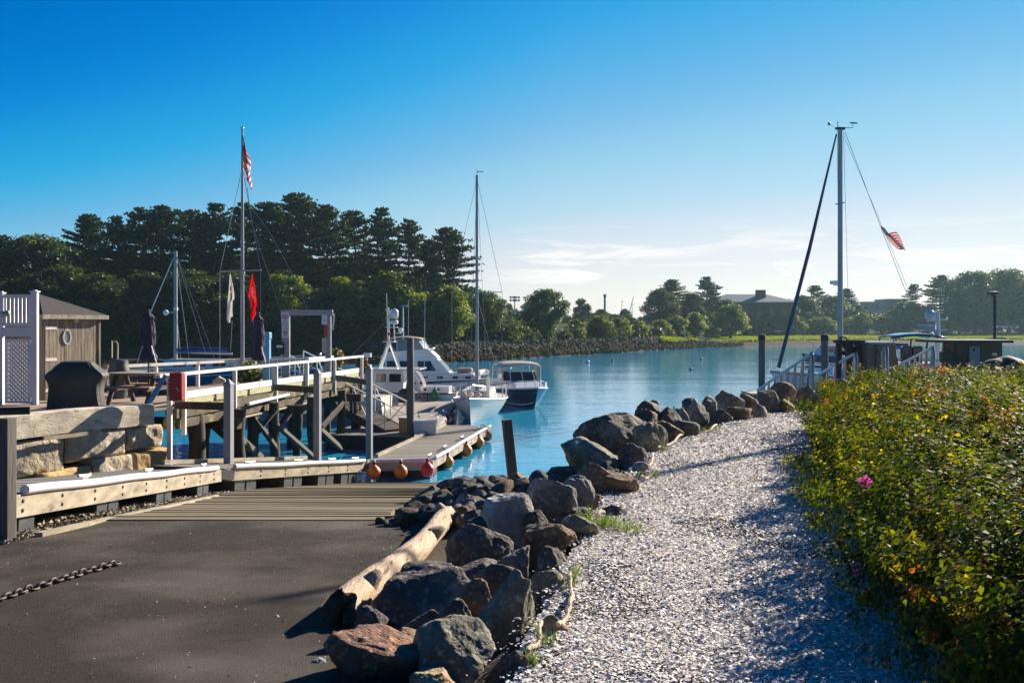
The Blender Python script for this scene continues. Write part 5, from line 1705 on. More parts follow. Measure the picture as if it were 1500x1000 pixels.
def wharf_small():
    # red box on a white post
    d = 22.7; s = d / FPX; c = P(259.5, 566, d)
    r = thing('red_hose_box', 'dark red box fixed at the shore end of the white wharf railing', 'box', (c.x, d, 2.0))
    m = MB(); m.box((c.x, d, c.z), (18.5 * s, .22, 41 * s)); m.build('box', MAT['red_paint'], r, bevel=.012)
    m = MB(); m.box((c.x, d - .115, c.z + 5 * s), (17.5 * s, .014, 29 * s)); dr = m.build('door', MAT['red_paint'], r, bevel=.006)
    m = MB(); m.bar((c.x + .02, d - .13, c.z + .0), (c.x + .08, d - .13, c.z - .09), .016); m.build('handle', MAT['steel'], dr)
    m = MB(); m.box((c.x - 12 * s, d + .03, c.z - 2 * s), (6 * s, .02, 36 * s)); nt = m.build('notice', MAT['white_paint'], r)
    m = MB()
    for i in range(5): m.box((c.x - 12 * s, d + .017, c.z + (9 - i * 5) * s), (3.2 * s, .006, 2.6 * s))
    m.build('lettering', MAT['ink'], nt)
    # blue brace board
    m = MB(); m.bar(P(243, 549, 22.9), P(217, 594, 22.9), .10, .03, up=Vector((0, 1, 0))); m.bar(P(240, 548, 22.93), P(214, 593, 22.93), .03, .05, up=Vector((0, 1, 0)))
    tag(m.build('brace_board', MAT['blue_paint']), 'blue board leaning diagonally beside the red box', 'board')
    # trash can
    c = P(174, 560, 26.3)
    r = thing('trash_can', 'grey lidded bin behind the picnic table', 'bin', (c.x, c.y, DECK))
    m = MB(); m.lathe([(.20, 0), (.25, .62), (.265, .66), (.265, .70)], (c.x, c.y, DECK), 20); m.build('body', MAT['tub'], r, smooth=True)
    m = MB(); m.lathe([(.275, .70), (.275, .74), (.24, .86), (.235, 1.0), (.20, 1.03), (.0, 1.04)], (c.x, c.y, DECK), 20); m.build('lid', MAT['tub'], r, smooth=True)
    # crates
    for i, (px, lb) in enumerate(((198, 'dark storage tub next to the grey bin'), (217, 'dark storage tub under the closed umbrella'), (240, 'dark storage tub nearest the red box'))):
        c = P(px, 545, 27.6); r = thing('storage_tub', lb, 'tub', (c.x, c.y, DECK), group='dark tubs along the back railing')
        m = MB(); rows = [[(c.x + x * w, c.y + y * w * .7, z) for x, y in ((-1, -1), (1, -1), (1, 1), (-1, 1))] for z, w in ((DECK, .16), (DECK + .5, .20))]
        m.grid(rows, closed=True); m.add(rows[0], [(3, 2, 1, 0)]); m.build('body', MAT['black'], r, bevel=.01)
        m = MB(); m.box((c.x, c.y, DECK + .52), (.43, .32, .04)); m.build('lid', MAT['black'], r, bevel=.01)
        m = MB(); m.tube([(c.x + .12, c.y - .17, DECK + .42), (c.x + .15, c.y - .2, DECK + .38), (c.x + .15, c.y - .2, DECK + .32), (c.x + .12, c.y - .17, DECK + .28)], .015, 6); m.build('handle', MAT['steel'], r)
    # davit hoop behind
    m = MB(); b = P(172, 527, 29); m.tube([(b.x, 29, DECK), P(172.5, 503, 29), P(170, 500, 29), P(164, 499, 29), P(164, 524, 29)], .02, 6)
    tag(m.build('hand_rail', MAT['pale_trim']), 'thin bent pale rail rising behind the grey bin', 'rail')
    m = MB(); m.tube([P(432, 545, 37.4), P(432, 531, 37.4), P(436, 526, 37.4), P(441, 530, 37.4), P(438, 550, 37.4)], .022, 6)
    tag(m.build('grab_rail', MAT['steel']), 'bent steel grab rail inside the white sign frame', 'rail')

    def flowers(px, py, d, w, h, lb):
        c = P(px, py, d); rng = np.random.default_rng(px)
        r = thing('flower_tub', lb, 'plant', (c.x, d, DECK), group='flower tubs on the wharf')
        m = MB(); m.lathe([(.16, 0), (.22, .35), (.24, .38), (.2, .38), (.19, .33), (0, .33)], (c.x, d, DECK), 16); m.build('tub', MAT['brown_post'], r, smooth=True)
        n = 900; g = rng.normal(0, 1, (n, 3)); g /= np.linalg.norm(g, axis=1, keepdims=True); C = np.array([0, 0, c.z - DECK]) + g * rng.random((n, 1)) ** .4 * np.array([w, w, h])
        u = rng.normal(0, 1, (n, 3)); u /= np.linalg.norm(u, axis=1, keepdims=True); v = np.cross(u, rng.normal(0, 1, (n, 3))); v /= np.linalg.norm(v, axis=1, keepdims=True)
        t = rng.random((n, 1)); col = np.array([[.04, .08, .015]]) * (1 - t) + np.array([[.15, .19, .03]]) * t
        quads_object('foliage', C, u * .05, v * .03, col, MAT['leaves'], r, fold=.2)
        k = 45; g = rng.normal(0, 1, (k, 3)); g /= np.linalg.norm(g, axis=1, keepdims=True); C = np.array([0, 0, c.z - DECK]) + g * np.array([w, w, h])
        u = rng.normal(0, 1, (k, 3)); u /= np.linalg.norm(u, axis=1, keepdims=True); v = np.cross(u, rng.normal(0, 1, (k, 3))); v /= np.linalg.norm(v, axis=1, keepdims=True)
        col = np.array([[.75, .45, .08], [.7, .10, .05], [.75, .68, .55]])[rng.integers(0, 3, k)]
        quads_object('blossom', C, u * .045, v * .045, col, MAT['petal'], r, fold=.2)
    flowers(366, 548, 29.5, .36, .42, 'tub of mixed flowers beside the flagpole behind the white railing')
    flowers(492, 524, 38.2, .30, .36, 'tub of orange flowers at the far corner of the wharf by the sign frame')
    flowers(530, 532, 40.2, .25, .3, 'small flower tub at the open water end of the wharf')
    # pale driftwood on deck
    m = MB(); m.tube([P(312, 560, 28.5), P(322, 556, 28.5), P(330, 558, 28.5)], [.05, .11, .05], 8)
    tag(m.build('driftwood_piece', MAT['old_timber'], smooth=True), 'lump of driftwood on the wharf deck near the flower tub', 'driftwood')


wharf_small()


def gangway_wharf():
    A = Vector((-8.6, 39.0, 2.28)); B = Vector((-4.1, 35.1, .58))
    d = (B - A).normalized(); n = Vector((d.y, -d.x, 0)).normalized()
    r = thing('dock_gangway', 'steep gangway with white truss handrails from the wharf down to the dock', 'gangway', (A.x, A.y, A.z))
    m = MB(); m.slab([A - n * .5, B - n * .5, B + n * .5, A + n * .5], .05); m.build('tread', MAT['dark_wood'], r)
    for s in (-.52, .52):
        m = MB(); m.bar(A + n * s - Z * .12, B + n * s - Z * .12, .06, .26); m.build('stringer', MAT['dark_wood'], r)
        m = MB(); L = 7
        m.bar(A + n * s + Z * .95, B + n * s + Z * .95, .045)
        m.bar(A + n * s + Z * .48, B + n * s + Z * .48, .03)
        for i in range(L + 1):
            p = A.lerp(B, i / L) + n * s; m.bar(p, p + Z * .95, .04)
            if i < L: q = A.lerp(B, (i + 1) / L) + n * s; m.bar(p + Z * (.95 if i % 2 else 0), q + Z * (0 if i % 2 else .95), .03)
        m.build('handrail', MAT['white_paint'], r)


gangway_wharf()


def dock_items():
    c = P(623.5, 636, 34.3)
    r = thing('dock_box', 'white fibreglass dock box beside the tall piling', 'box', (c.x, c.y, .5))
    m = MB(); rows = [[(c.x + x * w, c.y + y * .3, z) for x, y in ((-1, -1), (1, -1), (1, 1), (-1, 1))] for z, w in ((.51, .37), (.90, .395))]
    m.grid(rows, closed=True); m.add(rows[0], [(3, 2, 1, 0)]); m.build('body', MAT['gel'], r, bevel=.02)
    m = MB(); m.box((c.x, c.y, .945), (.84, .66, .085)); m.build('lid', MAT['gel'], r, bevel=.02)
    c = P(594, 634, 34.6)
    r = thing('tan_bin', 'tan square bin behind the tall piling', 'bin', (c.x, c.y, .5))
    m = MB(); m.box((c.x, c.y, .76), (.42, .4, .5)); m.build('body', MAT['orange_ball'] if False else MAT['yellow_granite'], r, bevel=.02)
    m = MB(); m.box((c.x, c.y, 1.03), (.48, .46, .05)); m.build('lid', MAT['pale_trim'], r, bevel=.015)
    # green rope bundle hung on a post
    c = P(637, 578, 49.5)
    r = thing('rope_post', 'white post on the pale dock carrying a coil of green rope', 'post', (c.x, c.y, .5))
    m = MB(); m.bar((c.x, c.y, .5), (c.x, c.y, 1.25), .1); m.build('post', MAT['white_paint'], r)
    rr = thing('green_rope_coil', 'coil of green rope hanging on the white post by the work boat', 'rope', (c.x, c.y - .1, .55))
    m = MB(); rnd = random.Random(6)
    for i in range(12):
        w = rnd.uniform(.06, .32); bt = rnd.uniform(.52, .7); y = c.y - .12 - rnd.uniform(0, .14); o = rnd.uniform(-.08, .08)
        m.tube([(c.x, y, 1.2), (c.x - w * .28 + o * .4, y, 1.0), (c.x - w * .7 + o, y, .8), (c.x - w + o, y, bt + .06), (c.x - w * .5 + o, y, bt), (c.x + w * .5 + o, y, bt), (c.x + w + o, y, bt + .07), (c.x + w * .65 + o, y, .8), (c.x + w * .25 + o * .4, y, 1.0), (c.x, y, 1.2)], .02, 6)
    m.build('coil', MAT['green_rope'], rr, smooth=True)
    for i, (px, py, lb) in enumerate(((648, 616, 'dull red ball fender at the dock end of the small sailboat'), (655, 613, 'dull red ball fender in the middle of the three by the small sailboat'), (662, 610, 'dull red ball fender tucked against the small sailboat hull'))):
        c = P(px, py, 41.0 + i * .5); r = thing('ball_fender', lb, 'fender', (c.x, c.y, c.z - .2), group='dull red fenders by the small sailboat')
        m = MB(); m.ball(c, .19, 14, 10); m.build('ball', MAT['dull_red'], r, smooth='all')
        m = MB(); m.tube([c + Z * .19, c + Z * .3 + Vector((-.1, 0, 0)), c + Vector((-.3, .1, .22))], .015, 6); m.build('lanyard', MAT['black'], r)


dock_items()

# ================================================================== BOATS  (local +X is the bow, z = 0 the waterline)
def hull_fn(L, B, fb_b, fb_s, draft=.35, tw=.8, full=2.2, rake=.5, flare=.8):
    def sheer(t): return fb_s + (fb_b - fb_s) * t ** 1.8 - .06 * sin(pi * t) * fb_s

    def half(t):
        if t < .45: return B / 2 * lerp(tw, 1, sin(t / .45 * pi / 2))
        return B / 2 * max(0.012, 1 - ((t - .45) / .55) ** full)

    def pt(t, u, side):
        zk = -draft * (1 - max(0, (t - .7) / .3) ** 2.5)
        z = lerp(zk, sheer(t), u)
        w = half(t) * (u ** lerp(.38, flare, max(0, t) ** 1.5))
        x = L * (t - .5) + rake * (u - 1) * max(0, t - .55) / .45 * 1.0
        return Vector((x, side * w, z))
    return pt, sheer, half


def make_hull(root, pt, mat, name='hull', boot=None, nt=22, nu=9, stripe=None):
    m = MB()
    for side in (-1, 1):
        rows = [[pt(i / nt, j / nu, side) for j in range(nu + 1)] for i in range(nt + 1)]
        if side < 0: rows = [list(reversed(r)) for r in rows]
        m.grid(rows)
    tr = [pt(0, j / nu, -1) for j in range(nu, -1, -1)] + [pt(0, j / nu, 1) for j in range(1, nu + 1)]
    m.add(tr, [tuple(range(len(tr)))])
    return m.build(name, mat, root, local=True, smooth=True)


def make_deck(root, pt, mat, drop=.03, t0=0.0, t1=.985, nt=18, name='deck'):
    m = MB(); rows = []
    for i in range(nt + 1):
        t = lerp(t0, t1, i / nt); a, b = pt(t, 1, -1), pt(t, 1, 1)
        c = (a + b) / 2 + Z * (.05 * abs(b.y))
        rows.append([a - Z * drop, c.lerp(a, .5) - Z * drop, c - Z * drop, c.lerp(b, .5) - Z * drop, b - Z * drop])
    m.grid(rows)
    return m.build(name, mat, root, local=True, smooth='all')


def edge_tube(root, pt, mat, u, r, name, t0=0.0, t1=1.0, off=.0):
    m = MB()
    for s in (-1, 1):
        m.tube([pt(lerp(t0, t1, i / 24), u, s) + Vector((0, s * off, 0)) for i in range(25)], r, 6)
    return m.build(name, mat, root, local=True, smooth=True)


def stanchions(root, pt, t0, t1, n, h, mat, bow=True, name='lifeline'):
    m = MB()
    for s in (-1, 1):
        top = []
        for i in range(n + 1):
            p = pt(lerp(t0, t1, i / n), 1, s) * 1.0; p.y *= .95
            m.tube([p, p + Z * h], .014, 5); top.append(p + Z * h)
        m.tube(top, .009, 5); m.tube([q - Z * h * .5 for q in top], .007, 5)
    if bow:
        p = pt(.995, 1, 1); a = pt(t1, 1, 1) + Z * h; b = pt(t1, 1, -1) + Z * h
        m.tube([a, Vector((p.x - .05, .14, p.z + h * 1.05)), Vector((p.x + .02, 0, p.z + h * 1.05)), Vector((p.x - .05, -.14, p.z + h * 1.05)), b], .016, 6)
        for y in (-.12, .12): m.tube([Vector((p.x - .05, y, p.z)), Vector((p.x - .05, y, p.z + h))], .014, 5)
    return m.build(name, mat, root, local=True)


def house(root, prof, hw_bot, hw_top, mat, name, slope=0):
    """deckhouse: side profile [(x,z)...] going round, with half widths at bottom and top"""
    z0, z1 = min(p[1] for p in prof), max(p[1] for p in prof)
    w = lambda z: lerp(hw_bot, hw_top, (z - z0) / max(1e-6, z1 - z0))
    m = MB(); n = len(prof)
    vs = [Vector((x, -w(z), z)) for x, z in prof] + [Vector((x, w(z), z)) for x, z in prof]
    fs = [tuple(range(n)), tuple(range(2 * n - 1, n - 1, -1))]
    for k in range(n): k2 = (k + 1) % n; fs.append((k2, k, n + k, n + k2))
    m.add(vs, fs)
    return m.build(name, mat, root, local=True, bevel=.025)


def side_window(root, quad, y, mat=None, name='window', both=True, frame=True):
    """window on the house side; quad = [(x,z)x4], y(z) half width"""
    out = []
    for s in ((-1, 1) if both else (-1,)):
        m = MB(); m.slab([Vector((x, s * (y(z) + .012), z)) for x, z in quad], 0.0001)
        m = MB(); vs = [Vector((x, s * (y(z) + .014), z)) for x, z in quad]; m.add(vs, [(0, 1, 2, 3)])
        o = m.build(name, mat or MAT['glass'], root, local=True)
        if frame:
            f = MB(); f.tube(vs, .018, 4, closed=True); f.build('window_frame', MAT['gel'], o, local=True)
        out.append(o)
    return out


def mast(root, x, z0, z1, r, mat, spreaders=(), name='mast', nm_sp='spreader'):
    m = MB(); m.tube([(x, 0, z0), (x, 0, z1)], [r, r * .82], 10); mo = m.build(name, mat, root, local=True, smooth=True)
    for z, w in spreaders:
        m = MB(); m.tube([(x, -w, z + .06), (x, 0, z), (x, w, z + .06)], .022, 6); m.build(nm_sp, mat, mo, local=True)
    return mo


def wire(root, pts, r=.008, mat=None, name='stay'):
    m = MB(); m.tube(pts, r, 5); return m.build(name, mat or MAT['rig'], root, local=True)


def place(root, xy, bow_dir):
    root.location = (xy[0], xy[1], 0.0)
    root.rotation_euler = (0, 0, math.atan2(bow_dir[1], bow_dir[0]))


def boat_small_sail():
    r = thing('sailboat', 'small weathered white sailboat with a bare mast, bow toward the outer dock', 'sailboat', (0, 0, 0))
    place(r, (-1.52, 46.1), (-.075, -1.0))
    pt, sh, hf = hull_fn(8.0, 2.5, 1.15, .85, .3, .72, 2.0, .7)
    make_hull(r, pt, MAT['gel_old']); make_deck(r, pt, MAT['gel_old'])
    edge_tube(r, pt, MAT['alu'], 1, .02, 'toe_rail')
    house(r, [(-1.2, .85), (1.9, 1.02), (1.6, 1.32), (-1.1, 1.38)], .75, .62, MAT['gel_old'], 'cabin')
    m = MB(); m.box((1.0, 0, 1.42), (.5, .5, .06)); m.build('hatch', MAT['clear_vinyl'], r, local=True)
    stanchions(r, pt, .1, .86, 5, .55, MAT['steel'])
    mast(r, .95, 1.0, 11.05, .075, MAT['mast_paint'], ((5.7, 1.15),))
    m = MB(); m.tube([(.95, 0, 11.05), (.95, 0, 11.35)], .01, 4); m.bar((.95, -.0, 11.2), (.95, .3, 11.22), .03); m.build('wind_vane', MAT['black'], r, local=True)
    wire(r, [(.95, 0, 10.9), (pt(.99, 1, 1).x, 0, 1.2)]); wire(r, [(.95, 0, 11), (-3.9, 0, 1.0)])
    for s in (-1, 1): wire(r, [(.95, 0, 10.9), (.95, s * 1.15, 5.76), (.9, s * 1.15, 1.0)]); wire(r, [(.95, 0, 5.6), (.5, s * 1.15, 1.0)])
    m = MB(); m.tube([(.85, 0, 1.9), (-2.3, 0, 2.0)], .05, 8); m.build('boom', MAT['mast_paint'], r, local=True)
    m = MB(); rows = []
    for i in range(11): rows.append([(.7 - i * .28, .13 * cos(k * pi / 5) * (1 - .04 * i), 2.05 + .16 * sin(k * pi / 5) * (1 - .05 * i)) for k in range(10)])
    m.grid(rows, closed=True); m.add(rows[0], [tuple(range(10))]); m.add(rows[-1], [tuple(range(9, -1, -1))]); m.build('furled_sail', MAT['white_canvas'], r, local=True, smooth=True)
    for i, (x, y) in enumerate(((2.6, .25), (1.8, -.5), (2.2, -.15))):
        m = MB(); m.ball((x, y, 1.2), .16, 10, 6, (1.4, 1, .7)); m.build('sail_bag', MAT['white_canvas'], r, local=True, smooth=True)
    m = MB(); m.tube([(2.0, .6, 1.1), (2.0, .62, 1.95)], .08, 8); m.build('rolled_fender', MAT['white_canvas'], r, local=True)
    m = MB(); m.box((-3.9, 0, .55), (.25, .35, .5)); m.build('outboard', MAT['black'], r, local=True, bevel=.04)
    wire(r, [pt(.97, 1, -1), Vector((3.3, -1.6, .62))], .02, MAT['blue_paint'], 'mooring_line')


def boat_navy():
    r = thing('motorboat', 'navy hulled motorboat with a white framed canvas top beyond the small sailboat', 'motorboat', (0, 0, 0))
    place(r, (.50, 53.6), (.22, -1.0))
    pt, sh, hf = hull_fn(7.4, 2.5, 1.12, .85, .3, .9, 2.6, .7, .75)
    make_hull(r, pt, MAT['navy'])
    make_deck(r, pt, MAT['gel'])
    edge_tube(r, pt, MAT['gel'], 1, .045, 'rub_rail'); edge_tube(r, pt, MAT['gel'], .34, .02, 'boot_stripe', 0, .97)
    house(r, [(-.1, .85), (2.2, 1.0), (1.4, 1.28), (-.1, 1.32)], .85, .7, MAT['gel'], 'cuddy')
    m = MB(); rows = []
    # windscreen
    for (x, z, w) in ((.35, 1.28, .95), (-.05, 1.78, .88)): rows.append([(x - .5, -w, z), (x, -w * .7, z), (x + .08, 0, z), (x, w * .7, z), (x - .5, w, z)])
    m.grid(rows); ws = m.build('windscreen', MAT['glass'], r, local=True)
    m = MB(); m.tube(rows[0], .03, 5); m.tube(rows[1], .03, 5)
    for a, b in zip(rows[0], rows[1]): m.tube([a, b], .03, 5)
    m.build('windscreen_frame', MAT['gel'], ws, local=True)
    m = MB(); rows = []
    for i in range(9):
        t = i / 8; x = lerp(.15, -2.6, t)
        rows.append([(x, 1.06 * cos(k * pi / 10) , 1.98 + .16 * sin(pi * t) ** .5 + .14 * sin(k * pi / 10)) for k in range(11)])
    m.grid(rows); cp = m.build('canvas_top', MAT['white_canvas'], r, local=True, smooth='all')
    o = cp.modifiers.new('t', 'SOLIDIFY'); o.thickness = .03
    m = MB()
    for x in (.1, -1.0, -2.5): m.tube([(x - .1, -1.1, .9), (x, -1.05, 1.97)], .022, 6); m.tube([(x - .1, 1.1, .9), (x, 1.05, 1.97)], .022, 6)
    m.build('canopy_frame', MAT['gel'], r, local=True)
    for s in (-1, 1):
        m = MB(); m.add([(.0, s * 1.06, 1.3), (-1.0, s * 1.08, 1.3), (-1.0, s * 1.06, 1.95), (-.02, s * 1.05, 1.95)], [(0, 1, 2, 3)]); m.build('side_curtain', MAT['clear_vinyl'], r, local=True)
    m = MB()
    for s in (-.4, .4): m.box((-.9, s, 1.15), (.5, .45, .55))
    m.build('seat', MAT['tan_canvas'], r, local=True, bevel=.05)
    stanchions(r, pt, .62, .9, 3, .32, MAT['steel'], True, 'bow_rail')


def text_obj(s, size, mat, parent, M4, name='hull_number'):
    c = bpy.data.curves.new(name, 'FONT'); c.body = s; c.size = size; c.extrude = .004; c.align_x = 'CENTER'; c.align_y = 'CENTER'
    c.materials.append(mat)
    t = bpy.data.objects.new('lettering_source', c); COL.objects.link(t)
    bpy.context.view_layer.update()
    me = bpy.data.meshes.new_from_object(t.evaluated_get(bpy.context.evaluated_depsgraph_get()))
    bpy.data.objects.remove(t)
    o = bpy.data.objects.new(name, me); o.parent = parent; o.matrix_basis = M4; COL.objects.link(o)
    return o


def boat_work():
    r = thing('work_boat', 'white work boat with a radar mast and numbered hull lying at the pale dock', 'work boat', (0, 0, 0))
    d = 51.0
    ps = P(668, 580, 50.2)
    L = 10.2
    ux = Vector((-1, .06, 0)).normalized()
    SC = .76
    c = Vector((ps.x, ps.y, 0)) + ux * (L / 2 * SC)
    place(r, (c.x, c.y + .6), ux); r.scale = (SC, SC, SC)
    pt, sh, hf = hull_fn(L, 3.3, 1.75, 1.12, .4, .92, 2.4, .8, .7)
    make_hull(r, pt, MAT['gel']); make_deck(r, pt, MAT['gel'], .06)
    edge_tube(r, pt, MAT['ink'], .985, .04, 'sheer_stripe', 0, 1, .012)
    edge_tube(r, pt, MAT['black'], .40, .035, 'boot_stripe', 0, .9, .0)
    # the camera looks at its port... side local +y
    y = lambda z: 1.28
    house(r, [(-1.7, 1.1), (1.3, 1.3), (.9, 2.62), (-1.7, 2.62)], 1.3, 1.25, MAT['gel'], 'wheelhouse')
    m = MB(); m.box((-.75, 0, 2.68), (4.2, 2.9, .09)); m.build('roof', MAT['gel'], r, local=True, bevel=.03)
    yw = lambda z: lerp(1.3, 1.25, (z - 1.1) / 1.5)
    for q in ([(-1.55, 1.85), (-.75, 1.85), (-.75, 2.4), (-1.55, 2.4)], [(-.55, 1.85), (.15, 1.85), (.1, 2.4), (-.55, 2.4)], [(.3, 1.9), (.95, 1.9), (.85, 2.4), (.3, 2.4)]):
        side_window(r, q, yw)
    # canopy arch wings aft of the house
    for s in (-1, 1):
        m = MB(); rows = []
        for i in range(13):
            a = pi * .5 * i / 12
            rows.append([(-1.72 - 1.0 * sin(a) * .95, s * 1.27, 2.62 - 1.5 * (1 - cos(a)) ** .9), (-1.72 - 1.0 * sin(a) * .95 - .22, s * 1.27, 2.62 - 1.5 * (1 - cos(a)) ** .9)])
        m.grid(rows); o = m.build('side_wing', MAT['gel'], r, local=True); k = o.modifiers.new('t', 'SOLIDIFY'); k.thickness = .05
    m = MB(); m.box((-3.75, 0, 1.32), (1.9, 1.9, .42)); b = m.build('engine_box', MAT['gel'], r, local=True, bevel=.04)
    m = MB(); m.box((-3.1, .96, 1.35), (.16, .02, .16)); m.box((-4.0, .96, 1.35), (.16, .02, .16)); m.build('vent', MAT['black'], b, local=True)
    # radar mast
    mb = Vector((-.45, 0, 2.72))
    m = MB()
    for s in (-.45, .45):
        m.bar(mb + Vector((.55, s, 0)), mb + Vector((-.05, s * .5, 1.75)), .10, .22, up=Vector((0, 1, 0))); m.bar(mb + Vector((-.75, s, 0)), mb + Vector((-.05, s * .5, 1.75)), .07)
    m.box(mb + Vector((-.1, 0, 1.78)), (.75, 1.0, .07)); m.bar(mb + Vector((-.05, 0, 1.8)), mb + Vector((.0, 0, 4.1)), .12); m.bar(mb + Vector((-.45, 0, 1.8)), mb + Vector((-.40, 0, 3.0)), .08)
    m.box(mb + Vector((-.25, 0, 2.75)), (.8, .6, .05)); m.box(mb + Vector((-.25, 0, 3.35)), (.75, .5, .05)); m.bar(mb + Vector((.1, -.35, 3.9)), mb + Vector((.1, .35, 3.9)), .05)
    mo = m.build('mast', MAT['gel'], r, local=True)
    m = MB(); m.lathe([(.24, 0), (.29, .10), (.29, .38), (.22, .55), (.10, .62), (0, .64)], mb + Vector((-.42, 0, 3.38)), 16); m.build('radome', MAT['gel'], mo, local=True, smooth='all')
    m = MB(); m.lathe([(.24, 0), (.27, .06), (.27, .22), (.2, .28), (0, .28)], mb + Vector((-.42, 0, 2.95)), 16); m.build('scanner', MAT['gel'], mo, local=True, smooth='all')
    m = MB(); m.ball(mb + Vector((-.85, 0, 2.55)), .17); m.box(mb + Vector((-.7, 0, 2.35)), (.3, .3, .06)); m.build('searchlight', MAT['gel'], mo, local=True, smooth=True)
    m = MB(); m.box(mb + Vector((-.1, .25, 2.3)), (.14, .14, .2)); m.box(mb + Vector((.18, .2, 2.0)), (.12, .12, .3)); m.build('nav_lamp', MAT['red_paint'], mo, local=True)
    m = MB(); m.lathe([(.30, 0), (.28, .22), (.0, .26)], (.9, .3, 2.75), 14); m.tube([(.9, .3, 2.7), (.9, .3, 3.5)], .04, 6); m.box((.9, .3, 3.6), (.5, .34, .28)); m.build('searchlight', MAT['gel'], r, local=True, smooth=True)
    for x in (-1.9, -3.0): wire(r, [(x, .6, 2.6), (x - .05, .6, 7.3)], .02, MAT['gel'], 'aerial')
    wire(r, [mb + Vector((.1, 0, 3.2)), Vector((3.9, 0, 1.7))], .012)
    # orange clothing hung in the opening
    m = MB(); rows = []
    for i in range(9):
        z = 2.1 - i * .13; w = .08 + .05 * i * (1 if i < 6 else .9); rows.append([(-2.1 + w * cos(k * pi / 5) * .9 + .03 * sin(i + k), 1.25 + .12 * sin(k * pi / 5), z) for k in range(10)])
    m.grid(rows, closed=True); m.build('oilskin', MAT['orange_cloth'], r, local=True, smooth='all')
    # number on the side towards us and a red board across it
    side = 1
    tpos = pt(.105, .80, 1); nrm = Vector((0, 1, 0))
    q1, q2 = pt(.08, .88, 1), pt(.28, .88, 1)
    e = (q1 - q2).normalized()          # reading direction: bow to stern seen from port side
    up = (pt(.12, .9, 1) - pt(.12, .6, 1)).normalized(); nn = e.cross(up).normalized(); up = nn.cross(e)
    for t, s in ((.228, '1065'), (.118, '5')):
        c0 = pt(t, .86, 1) + nn * .03
        M4 = Matrix((( e.x, up.x, nn.x, c0.x), (e.y, up.y, nn.y, c0.y), (e.z, up.z, nn.z, c0.z), (0, 0, 0, 1)))
        text_obj(s, .46, MAT['ink'], r, M4)
    m = MB(); c0 = pt(.172, .86, 1) + nn * .10; m.box(c0, (.10, .06, .42)); m.build('red_board', MAT['red_paint'], r, local=True)
    m = MB(); m.bar(pt(0, .25, 1) + Vector((-.1, -.1, 0)), pt(0, 1.0, 1) + Vector((-.1, -.1, .02)), .12, .12); m.build('corner_post', MAT['gel'], r, local=True)


